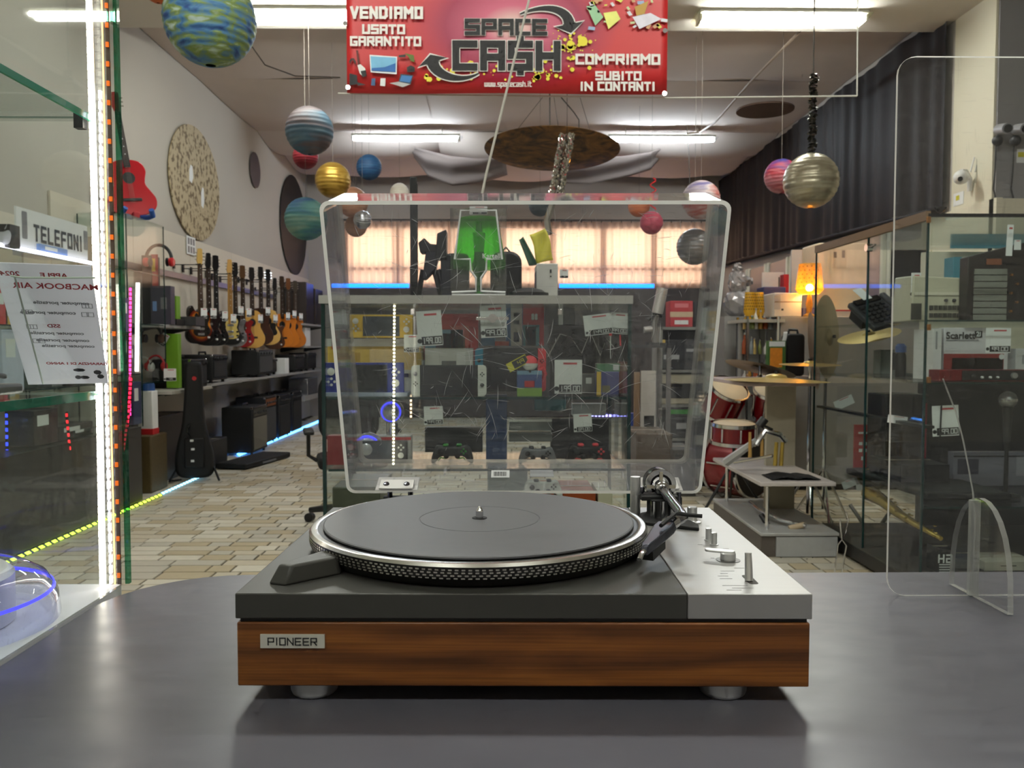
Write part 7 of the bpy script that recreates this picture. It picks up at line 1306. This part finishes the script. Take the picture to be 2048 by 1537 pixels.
# drums
m_shell = M('drum_red', (138, 16, 28), .2, .2, var=.12, coat=.5); m_head = M('drum_head', (204, 186, 156), .6, var=.1, scale=12)
def drum(label, c, R0, H, axis, lugs=8, head=None, cat='drum'):
    r = T('drum', label, cat, c, 0, 'red drum kit'); d = Vector(axis).normalized(); a = d.orthogonal().normalized(); e = d.cross(a)
    b = MB(); b.lathe([(R0 * .97, -H / 2), (R0 * .97, H / 2)], (0, 0, 0), 36, d, False); b.build('shell', m_shell, r)
    for s_, m in ((1, head or m_head), (-1, head or m_head)): b = MB(); b.lathe([(R0 * .95, s_ * H / 2), (R0 * .9, s_ * (H / 2 + .006)), (0, s_ * (H / 2 + .006))], (0, 0, 0), 36, d); b.build('drum_head', m, r)
    for s_ in (1, -1): b = MB(); b.lathe([(R0 * .96, s_ * H / 2 - .015), (R0 * 1.03, s_ * H / 2 - .015), (R0 * 1.03, s_ * H / 2 + .012), (R0 * .96, s_ * H / 2 + .012)], (0, 0, 0), 36, d, False); b.build('hoop', m_chr, r)
    for k in range(lugs): t = 2 * math.pi * k / lugs; p = (a * math.cos(t) + e * math.sin(t)) * R0 * 1.01; b = MB(); b.cyl(p - d * H * .36, p + d * H * .36, .008, n=6); b.build('lug', m_chr, r)
    return r
drum('red tom drum tilted towards the viewer', at(1448, 800, 6.9), .165, .24, (.22, -.55, .8)); drum('second red tom drum behind the white post', at(1545, 802, 6.75), .16, .24, (-.1, -.5, .85))
c = at(1468, 866, 6.35); drum('red snare drum below the tilted tom', c, .175, .14, (.0, -.08, 1)); drum('red bass drum standing on its edge behind the unit', Vector((at(1476, 930, 6.8).x, 6.8, .285)), .26, .32, (.6, -.8, 0), head=M('bass_head', (40, 36, 36), .5))
r = T('snare_stand', 'black tripod stand under the snare drum', 'drum stand', (c.x - .1, 6.35, 0)); b = MB(); b.cyl((.1, 0, .25), (.1, 0, c.z - .08), .012, n=8); b.build('pole', m_dk, r)
for k in range(3): t = R(120 * k + 200); b = MB(); b.tube([(.1, 0, .38), (.1 + .26 * math.cos(t), .26 * math.sin(t), .012)], .011, 6); b.build('leg', m_dk, r)
r = T('tom_holder', 'chrome double holder joining the two toms', 'drum hardware', at(1515, 830, 7.0)); b = MB(); b.tube([at(1512, 880, 7.0), at(1514, 800, 7.0), at(1500, 790, 6.95)], .016, 8); b.build('left_arm', m_chr, r, world=True); b = MB(); b.tube([at(1514, 820, 7.0), at(1524, 785, 7.05)], .016, 8); b.build('right_arm', m_chr, r, world=True); b = MB(); b.cyl(Vector((at(1513, 880, 7.0).x, 7.0, at(1513, 882, 7.0).z - .12)), at(1513, 870, 7.0), .02, n=10); b.build('socket', m_dk, r, world=True)
# bass pedal on the middle shelf
r = T('bass_pedal', 'chrome bass drum pedal on the middle shelf of the stepped unit', 'drum pedal', at(1505, 915, 5.2)); b = MB(); z = .4505
def L3(px, py, Y=5.2): p = at(px, py, Y); p.z = max(p.z, z + .003); return p
b = MB(); b.tube([L3(1452, 925, 5.4), L3(1480, 905, 5.3), L3(1512, 882, 5.2)], [.03, .026, .02], 6); b.build('foot_plate', M('steel_plate'), r, world=True); b = MB(); b.tube([L3(1468, 926, 5.3), L3(1545, 912, 5.1)], .01, 6); b.build('base_bar', m_chr, r, world=True)
b = MB(); b.tube([L3(1512, 890), L3(1530, 862), L3(1560, 870), L3(1572, 884)], .018, 8); b.build('axle', m_chr, r, world=True); b = MB(); b.tube([L3(1545, 860), L3(1520, 848)], .008, 6); b.cyl(L3(1518, 853), L3(1530, 838), .028, n=12); b.build('beater', m_dk, r, world=True)
for px in (1500, 1524): b = MB(); b.cyl(L3(px, 915), L3(px, 865), .012, .009, n=8); tag(b.build('drumstick', M('stick_wood', (176, 138, 76), .5)), 'wooden drumstick standing upright beside the pedal, ' + ('left one' if px == 1500 else 'right one'), 'drumstick', 'drumsticks by the pedal')
for px in (1550, 1562): b = MB(); b.cyl(L3(px, 932, 5.05), L3(px + 3, 885, 5.05), .014, .012, n=8); b.build('spring_post', M('brass_gold'), r, world=True)
b = MB(); b.grid(lambda u, v: (1.66 + .3 * u, 4.98 + .2 * v, z + .006 + .02 * abs(math.sin(u * 6 + v * 3)) * math.sin(math.pi * min(1, u + .05)) ), 14, 8); tag(b.build('black_cloth', M('black_fabric'), smooth=180, solid=.004), 'black crumpled cloth on the middle shelf of the stepped unit', 'cloth')
b = MB(); b.tube([at(1500, 1005, 5.5), at(1520, 1020, 5.3), at(1560, 1040, 5.1), at(1612, 1052, 4.98)], .012, 8); r = tag(b.build('drum_boom', m_chr), 'chrome boom arm lying on the low plinth of the stepped unit', 'drum hardware')
b = MB(); b.cyl(at(1522, 1030, 5.2), at(1536, 1052, 5.15), .018, n=8); tag(b.build('clamp_block', m_dk), 'black clamp on the chrome boom arm', 'drum hardware'); b = MB(); b.cyl(at(1578, 1058, 5.0), at(1608, 1050, 5.0), .018, n=10); tag(b.build('rubber_mallet', M('mallet_tan', (190, 170, 140), .6)), 'tan felt beater head lying on the low plinth', 'drum hardware')
# ------------------------------------------------------------------ right rear: cupboard, boxes, lit lamp
r = T('grey_cupboard', 'grey cupboard carrying the lit lamp and boxes on the right', 'cupboard', (3.1, 7.6, 0)); zc = at(1600, 634, 7.2).z
MB().bb(at(1560, 700, 7.2).x, 3.9, 7.2, 7.9, .05, zc).build('carcass', M('cupboard_grey', (150, 148, 146), .5), r, world=True, bevel=.004); MB().bb(2.46, 2.47, 7.3, 7.8, .1, zc - .05).build('side_panel', M('cupboard_grey'), r, world=True, smooth=0)
MB().bb(at(1560, 700, 7.2).x + .02, 3.88, 7.22, 7.88, 0, .05).build('kickboard', m_dk, r, world=True, smooth=0)
m_lamp = GLASS('lampshade_amber', (252, 206, 104), .5, haze=.40, hazec=(252, 206, 110), rough=.2)
def dotted_lamp(label, px, Y, pys, w0, w1, lit, base, mat):
    c = at(px, pys[1], Y); k = pxl(1, Y); r = T('table_lamp', label, 'lamp', (c.x, Y, base)); zt = at(px, pys[0], Y).z - base; zb = at(px, pys[1], Y).z - base
    b = MB(); b.lathe([(w1 * k * .7, zb - .02), (w1 * k, zb + .02), (w0 * k, zt), (w0 * k * .9, zt)], (0, 0, 0), 28, cap=False); sh = b.build('shade', mat, r)
    b = MB()
    for i in range(6):
        for j in range(16):
            t = 2 * math.pi * (j + .5 * (i % 2)) / 16; f = (i + .7) / 6.5; z = zb + .02 + (zt - zb - .02) * f; q = (w1 + (w0 - w1) * f) * k * 1.01; n = Vector((math.cos(t), math.sin(t), 0)); p = n * q + Z_ * z; u = Vector((-n.y, n.x, 0)); s_ = .006
            b.poly([p + u * s_, p + Z_ * s_ * 1.3, p - u * s_, p - Z_ * s_ * 1.3])
    b.build('shade_dots', M('shade_dot_brown', (120, 76, 24), .5), sh, smooth=0)['kind'] = 'stuff'
    b = MB(); b.lathe([(.05, 0), (.05, .01), (.02, .03), (.03, zb * .5), (.012, zb), (.012, zb + .03)], (0, 0, 0), 18); b.build('stem', mat, r)
    b = MB(); b.ball((0, 0, zb + .035), .032, 14, 10); b.build('bulb', EMIT('lamp_bulb', (255, 196, 110), 130) if lit else M('bulb_lime'), r); return r
dotted_lamp('glowing amber dotted table lamp on the right', 1619, 7.12, (528, 584), 21, 27, True, zc, m_lamp); m_yd = M('yellow_shade', (222, 168, 40), .4)
dotted_lamp('unlit yellow dotted lamp, left of the boxes', 1499, 7.3, (585, 628), 9, 12, False, zc - .02, m_yd); dotted_lamp('unlit yellow dotted lamp next to the first, nearer the blue box', 1517, 7.4, (585, 628), 9, 12, False, zc - .02, m_yd)
b = MB(); b.bb(at(1480, 600, 7.3).x, at(1560, 600, 7.3).x - .004, 7.15, 7.7, zc - .05, zc - .022); tag(b.build('lamp_ledge', M('shelf_pale'), smooth=0), 'narrow pale ledge under the unlit yellow lamps', 'shelf'); b = MB(); b.cyl((at(1490, 600, 7.3).x, 7.4, 0), (at(1490, 600, 7.3).x, 7.4, zc - .05), .03, n=10); tag(b.build('ledge_post', m_shelf), 'grey post under the pale lamp ledge', 'post')
def rbox(label, px0, px1, py0, py1, Y, c, d=.3, base=None, face=None, mat=None): a, k = at(px0, py1, Y), at(px1, py0, Y); return carton('stock_box', label, 'box', a.x, k.x, Y, Y + d, a.z if base is None else base, k.z, mat or M('stock_%d_%d_%d' % c, c, .6, var=.06), 0, None, face)
rbox('large pale carton with small line drawings behind the lit lamp', 1634, 1740, 486, 634, 7.45, (214, 196, 168), .4, zc, [(.28, .55, .66, .92, M('carton_print', (196, 176, 146), .6)), (.30, .36, .8, .88, INK()), (.46, .52, .8, .9, INK()), (0, 1, .02, .07, M('pack_red'))])
rbox('grey white poster board behind the lamp and cartons', 1582, 1650, 500, 600, 7.86, (196, 190, 186), .03, zc)
rbox('white carton with a dark line left of the lit lamp', 1548, 1604, 586, 636, 7.2, (216, 206, 196), .3, zc, [(0, 1, .6, .64, M('carton_line', (150, 120, 96), .6)), (0, .22, .3, .9, M('carton_print2', (180, 176, 176), .6)), (.26, .34, .26, .34, INK())])
r_ = rbox('dark blue appliance box behind the white carton', 1526, 1572, 574, 634, 7.55, (52, 54, 96), .2, zc); text('lettering', 'Pa', .07, CARD(), r_, at(1541, 596, 7.545), X_, Z_, -Y_, .001, .001, world=True)
rbox('red edged upright box above the blue one', 1567, 1578, 549, 586, 7.7, (176, 30, 46), .1, zc); rbox('low dark blue box beside the lit lamp stem', 1606, 1640, 616, 634, 7.3, (60, 62, 110), .15, zc)
rbox('white printed banner board on the right wall', 1524, 1568, 545, 592, 7.8, (206, 202, 202), .02, zc, [(.75, .8, .6, .9, INK()), (.85, .9, .3, .6, INK())])
rbox('red and white printed carton behind the glass cabinet', 1658, 1730, 620, 640, 7.25, (206, 196, 190), .2, zc, [(0, 1, .8, 1, M('pack_red'))])
# framed panels on the right wall under the drape
for k in range(7):
    y0 = 7.6 + k * .95; r = T('wall_panel', 'brown tinted panel in a pale frame under the drape, ' + ('nearest', 'second', 'third', 'fourth', 'fifth', 'sixth', 'farthest')[k] + ' along the right wall', 'wall panel', (WR - .02, y0 + .4, 2.0), 0, 'framed panels under the right drape')
    MB().bb(-.01, .015, -.38, .38, -.25, .48).build('panel', M('panel_taupe', (124, 106, 98), .3, var=.1), r, smooth=0)
    for y in (-.4, .4): MB().bb(-.025, .015, y - .03, y + .03, -.27, .5).build('frame_post', m_cream, r, smooth=0)
    MB().bb(-.025, .015, -.43, .43, -.3, -.26).build('frame_sill', m_cream, r, smooth=0)
# plastic-wrapped figure
p = at(1474, 632, 7.9); zb = p.z; r = T('wrapped_figure', 'figure wrapped in crumpled grey plastic on the right', 'wrapped goods', (p.x, 7.9, zb)); q = random.Random(12); m_wrap = M('grey_plastic_wrap', (150, 146, 148), .25, .2, var=.25, scale=14)
def lump(nm, c, rx, rz):
    b = MB(); b.ball(c, 1, 18, 12, (rx, rx * .8, rz)); b.v = [tuple(Vector(v) + Vector((q.uniform(-1, 1), q.uniform(-1, 1), q.uniform(-1, 1))) * .012) for v in b.v]; b.build(nm, m_wrap, r, smooth=0)
lump('lower_bundle', (0, 0, .12), .13, .14); lump('upper_bundle', (.0, 0, .31), .09, .13); lump('top_knot', (.0, 0, .45), .045, .05); lump('side_bundle', (.09, 0, .33), .06, .04)
MB().bb(-.16, .17, -.15, .2, -zb, -.01).build('pedestal', M('cupboard_grey'), r, smooth=0)
# black gig bag and bright toy pack
inb = lambda *a, **k: rbox(*a, **k)
r = T('equipment_bag', 'black upright padded bag with a white tag beside the toy pack', 'bag', (at(1585, 740, 6.38).x, 6.38, 1.041)); k = pxl(1, 6.38); b = MB(); b.prism(rrect(36 * k, 84 * k, 8 * k, 5, 0, 42 * k), -.07, .07, (0, 0, 0), X_, Z_, -Y_); b.build('bag_body', M('black_nylon'), r, bevel=.012); b = MB(); b.tube([(-10 * k, 0, 83 * k), (-8 * k, 0, 92 * k), (8 * k, 0, 92 * k), (10 * k, 0, 83 * k)], .010, 6); b.build('handle', m_dk, r); b = MB(); b.grid(lambda u, v: (-.1 + .03 * u - .04 * v * v, -.075 - .01 * v, .34 - .12 * v), 3, 6); b.build('price_strap', CARD(), r, smooth=180, solid=.001)
MB().bb(-.25, .12, -.12, .09, -.03, 0).build('bag_shelf', m_step, r, smooth=0); b = MB(); b.cyl((0, .1, -1.04), (0, .1, -.03), .03, n=8); b.build('shelf_post', m_shelf, r)
rbox('colourful orange and green toy pack in front of the black bag', 1536, 1572, 682, 740, 6.29, (70, 110, 50), .06, 1.041, [(.1, .8, .25, .8, M('pack_orange', (226, 140, 40), .5, var=.3, scale=30)), (.05, .95, .84, .98, CARD()), (.2, .6, .1, .25, M('pack_sun'))])
# glittering glass goods rack
r = T('glass_rack', 'small glass rack crowded with glittering bottles and figurines', 'shelf', (at(1514, 700, 7.3).x, 7.3, 0)); w0 = pxl(30, 7.3)
for z in (.95, 1.2, 1.42): MB().bb(-w0, w0, -.15, .15, z - .01, z).build('glass_shelf', m_gl, r, smooth=0)
for sx in (-1, 1):
    for sy in (-1, 1): MB().box(sx * w0, sy * .15, .78, .018, .018, 1.5).build('post', m_chr, r, smooth=0)
rg = random.Random(21); gcols = [((236, 236, 232), 'white'), ((200, 150, 60), 'amber'), ((180, 90, 50), 'copper'), ((150, 160, 166), 'silver'), ((220, 190, 120), 'straw'), ((120, 130, 70), 'olive')]
places = ('far left', 'left', 'middle left', 'middle right', 'right', 'far right')
for si, z in enumerate((.95, 1.2, 1.42)):
    for j in range(6):
        c, nm = gcols[(j + si * 2) % 6]; x = RM['glass_rack'].translation.x - w0 * .85 + j * w0 * .34; h = rg.uniform(.10, .19); rb = rg.uniform(.016, .024)
        r = T('small_bottle', '%s bottle on the %s shelf of the glass rack, %s' % (nm, ('bottom', 'middle', 'top')[si], places[j]), 'bottle', (x, 7.25 + rg.uniform(-.04, .06), z), 0, 'bottles on the glass rack'); b = MB(); b.lathe([(rb, 0), (rb * 1.05, h * .5), (rb * .4, h * .75), (rb * .4, h * .9)], (0, 0, 0), 12); b.build('body', M('bottle_' + nm, c, .15, .1, var=.15), r); b = MB(); b.lathe([(rb * .5, h * .9), (rb * .5, h)], (0, 0, 0), 10); b.build('cap', m_chr, r)
# ------------------------------------------------------------------ rear shelving seen through the right of the lid
def rack(label, px0, px1, pytop, Y, shelves, mat=m_shelf, d=.45):
    x0, x1 = at(px0, 700, Y).x, at(px1, 700, Y).x; zt = at(px0, pytop, Y).z; r = T('storage_rack', label, 'shelf', ((x0 + x1) / 2, Y + d / 2, 0)); W_ = (x1 - x0) / 2
    for sx in (-1, 1): MB().bb(sx * W_ - .015, sx * W_ + .015, -d / 2, d / 2, 0, zt).build('side_panel', mat, r, smooth=0)
    for z in list(shelves) + [zt - .012]: MB().bb(-W_, W_, -d / 2, d / 2, z - .02, z + .01).build('shelf_board', mat, r, smooth=0)
    MB().bb(-W_, W_, d / 2 - .01, d / 2, 0, zt).build('back_board', m_dkg, r, smooth=0); return x0, x1, zt
x0, x1, zt = rack('grey open rack of black devices behind the lid', 1322, 1428, 654, 9.0, (.25, .62, 1.0), M('rack_grey', (140, 140, 134), .5))
rbox('red and cream printed carton on top of the grey rack', 1340, 1386, 602, 652, 9.1, (186, 44, 54), .25, zt, [(0, 1, .38, .58, M('carton_cream', (206, 180, 150), .6)), (.2, .8, .1, .26, CARD()), (.2, .8, .74, .9, M('carton_rose', (220, 120, 126), .6))]); rbox('black speaker beside the red carton on the grey rack', 1388, 1420, 604, 652, 9.15, (44, 44, 48), .2, zt, [(.25, .7, .1, .4, m_dkg), (.25, .7, .5, .9, m_dkg)])
for nm, px0, px1, py0, z, c, fc in (('black cassette deck on the upper shelf of the grey rack', 1326, 1372, 662, 1.01, (40, 42, 46), [(.15, .75, .35, .5, M('steel_plate')), (.0, .2, .85, 1, Yl)]), ('grey tuner next to the cassette deck', 1374, 1422, 668, 1.01, (70, 70, 74), [(.1, .9, .6, .7, M('steel_plate'))]), ('pale tray of black tools on the middle shelf of the grey rack', 1326, 1410, 742, .63, (188, 180, 156), [(.05, .95, .2, .7, m_dk), (.2, .5, .55, .7, Yl)]), ('black printer on the lower shelf of the grey rack', 1340, 1400, 800, .26, (36, 38, 40), [(.1, .8, .8, .95, M('green_plastic')), (.3, .6, .3, .5, M('steel_plate'))])):
    a, k = at(px0, 0, 9.02), at(px1, py0, 9.02); carton('hifi_unit', nm, 'audio unit', a.x, k.x, 9.02, 9.35, z, min(max(k.z, z + .08), z + .33), M('kit_%d_%d_%d' % c, c, .5, var=.1), 0, None, fc)
x0, x1, zt = rack('white and black rack left of the glittering bottles', 1436, 1500, 658, 8.2, (.3, .74, 1.08), M('rack_pale', (160, 162, 150), .5))
rbox('white switch box on top of the pale rack', 1434, 1470, 634, 656, 8.25, (196, 198, 182), .2, zt, [(.3, .36, .4, .5, INK()), (.6, .66, .4, .5, INK())]); rbox('white tub with a red label on the pale rack', 1466, 1482, 632, 656, 8.2, (226, 226, 226), .1, zt, [(.1, .9, .3, .7, M('carton_rose'))]); rbox('black printed box with a portrait on the pale rack', 1438, 1496, 682, 716, 8.22, (28, 28, 32), .2, 1.09, [(.45, .62, .2, .85, M('portrait_grey', (130, 128, 128), .6, var=.5, scale=30))])
rbox('dark navy stock box on the lower shelf of the pale rack', 1438, 1496, 722, 760, 8.22, (30, 34, 46), .2, .75, [(.75, .9, .6, .8, CARD())])
# microscope-like telescope
p = at(1312, 690, 8.0); r = T('telescope', 'grey and black table telescope behind the right end of the console cabinet', 'telescope', (p.x, 8.0, p.z)); k = pxl(1, 8.0)
MB().cyl((0, 0, 0), (0, 0, .02), 20 * k, n=18).build('base', m_dkg, r); b = MB(); b.tube([(0, 0, .02), (-.02, 0, 40 * k), (0, 0, 60 * k)], [.04, .03, .03], 8); b.build('mount', M('scope_grey', (120, 116, 112), .4), r); b = MB(); b.cyl((0, -.05, 62 * k), (10 * k, -.05, 112 * k), 11 * k, n=18); b.build('tube', M('scope_silver', (190, 188, 184), .3, .4), r); b = MB(); b.tube([(-18 * k, 0, 50 * k), (0, 0, 62 * k), (12 * k, 0, 60 * k)], .03, 8); b.build('focus_block', m_dk, r); MB().cyl((-24 * k, 0, 30 * k), (-8 * k, 0, 32 * k), .03, n=12).build('counterweight', M('scope_silver'), r)
zt2 = p.z; r = T('work_table', 'dark work table under the telescope', 'table', (p.x, 8.1, 0)); MB().bb(-.35, .12, -.25, .3, zt2 - .03, zt2 - .001).build('table_top', m_dkg, r, smooth=0)
for sx in (-.33, .1):
    for sy in (-.22, .27): MB().box(sx, sy, (zt2 - .03) / 2, .04, .04, zt2 - .03).build('leg', m_alu, r, smooth=0)
for nm, px, c in (('blue lit gadget', 1268, (60, 90, 180)), ('grey tall gadget', 1284, (110, 112, 116))): a = at(px, 700, 7.95); carton('gadget', nm + ' under the telescope table top', 'gadget', a.x - .04, a.x + .03, 7.95, 8.05, .001, .62, M('gadget_%d' % c[0], c, .4))
# guitar case ramp and low speaker boxes
rbox('brown wedge shaped speaker monitor on the floor behind the lid', 1272, 1345, 868, 960, 7.0, (92, 80, 68), .7, .001); rbox('grey box speaker on the floor right of the brown monitor', 1345, 1392, 900, 985, 6.9, (84, 82, 78), .5, .001, [(.1, .9, .1, .9, m_grl['dark'])]); rbox('black bin on the floor beside the grey speaker', 1392, 1412, 838, 960, 7.4, (30, 30, 32), .3, .001)
rbox('white board leaning behind the brown monitor', 1282, 1312, 742, 860, 7.6, (206, 202, 196), .04, .001, [(.2, .9, .3, .6, m_dk)]); rbox('brown wooden plank upright beside the white board', 1268, 1280, 745, 870, 7.65, (150, 120, 90), .04, .001)
# security cameras and stickers on the right wall
r = T('security_camera', 'white dome security camera with two aerials on the cream wall', 'security camera', onx(1922, 355, 3.86)); b = MB(); b.ball((0, 0, 0), .06, 18, 12); b.build('dome', m_wh, r); b = MB(); b.cyl((-.03, -.045, -.02), (-.04, -.06, -.025), .02, n=12); b.build('lens', m_dk, r); b = MB(); b.tube([(.0, .0, .05), (.06, .04, .06), (.11, .06, .0), (.12, .08, -.10)], .02, 8); b.build('arm', m_wh, r)
for dx in (.09, .13): b = MB(); b.cyl((dx, .02, .05), (dx + .03, .02, .17), .007, n=8); b.build('aerial', m_wh, r)
for k, px in enumerate((2005, 2041)):
    r = T('security_camera', ('grey bullet security camera with hanging lead on the grey wall', 'second bullet security camera at the right edge of the picture')[k], 'security camera', at(px, 256, 6.55)); b = MB(); b.cyl((0, .05, 0), (-.02, -.10, -.03), .042, n=16); b.build('body', M('camera_grey', (150, 150, 154), .4), r); b = MB(); b.cyl((-.02, -.10, -.03), (-.021, -.108, -.032), .032, n=14); b.build('lens', m_dk, r); b = MB(); b.ball((0, .06, -.085), .042, 14, 10); b.build('mount', m_dkg, r); b = MB(); b.tube([(0, .08, -.1), (.01, .1, -.3), (.0, .1, -.46), (.03, .1, -.56)], .006, 6); b.build('lead', m_dkg, r)
for px, py, lab in ((1917, 398, 'yellow warning sticker below the dome camera'), (2044, 312, 'yellow warning sticker at the right edge on the grey wall')): a = onx(px, py, 3.998) if px < 1990 else at(px, py, 6.698); r = T('warning_sticker', lab, 'sticker', a, R(-90) if px < 1990 else 0); MB().box(0, 0, 0, .16 if px < 1990 else .085, .004, .11).build('sheet', CARD(), r, smooth=0); MB().box(-.01, -.003, .01, .05, .002, .04).build('warning_mark', M('label_yellow'), r, smooth=0)
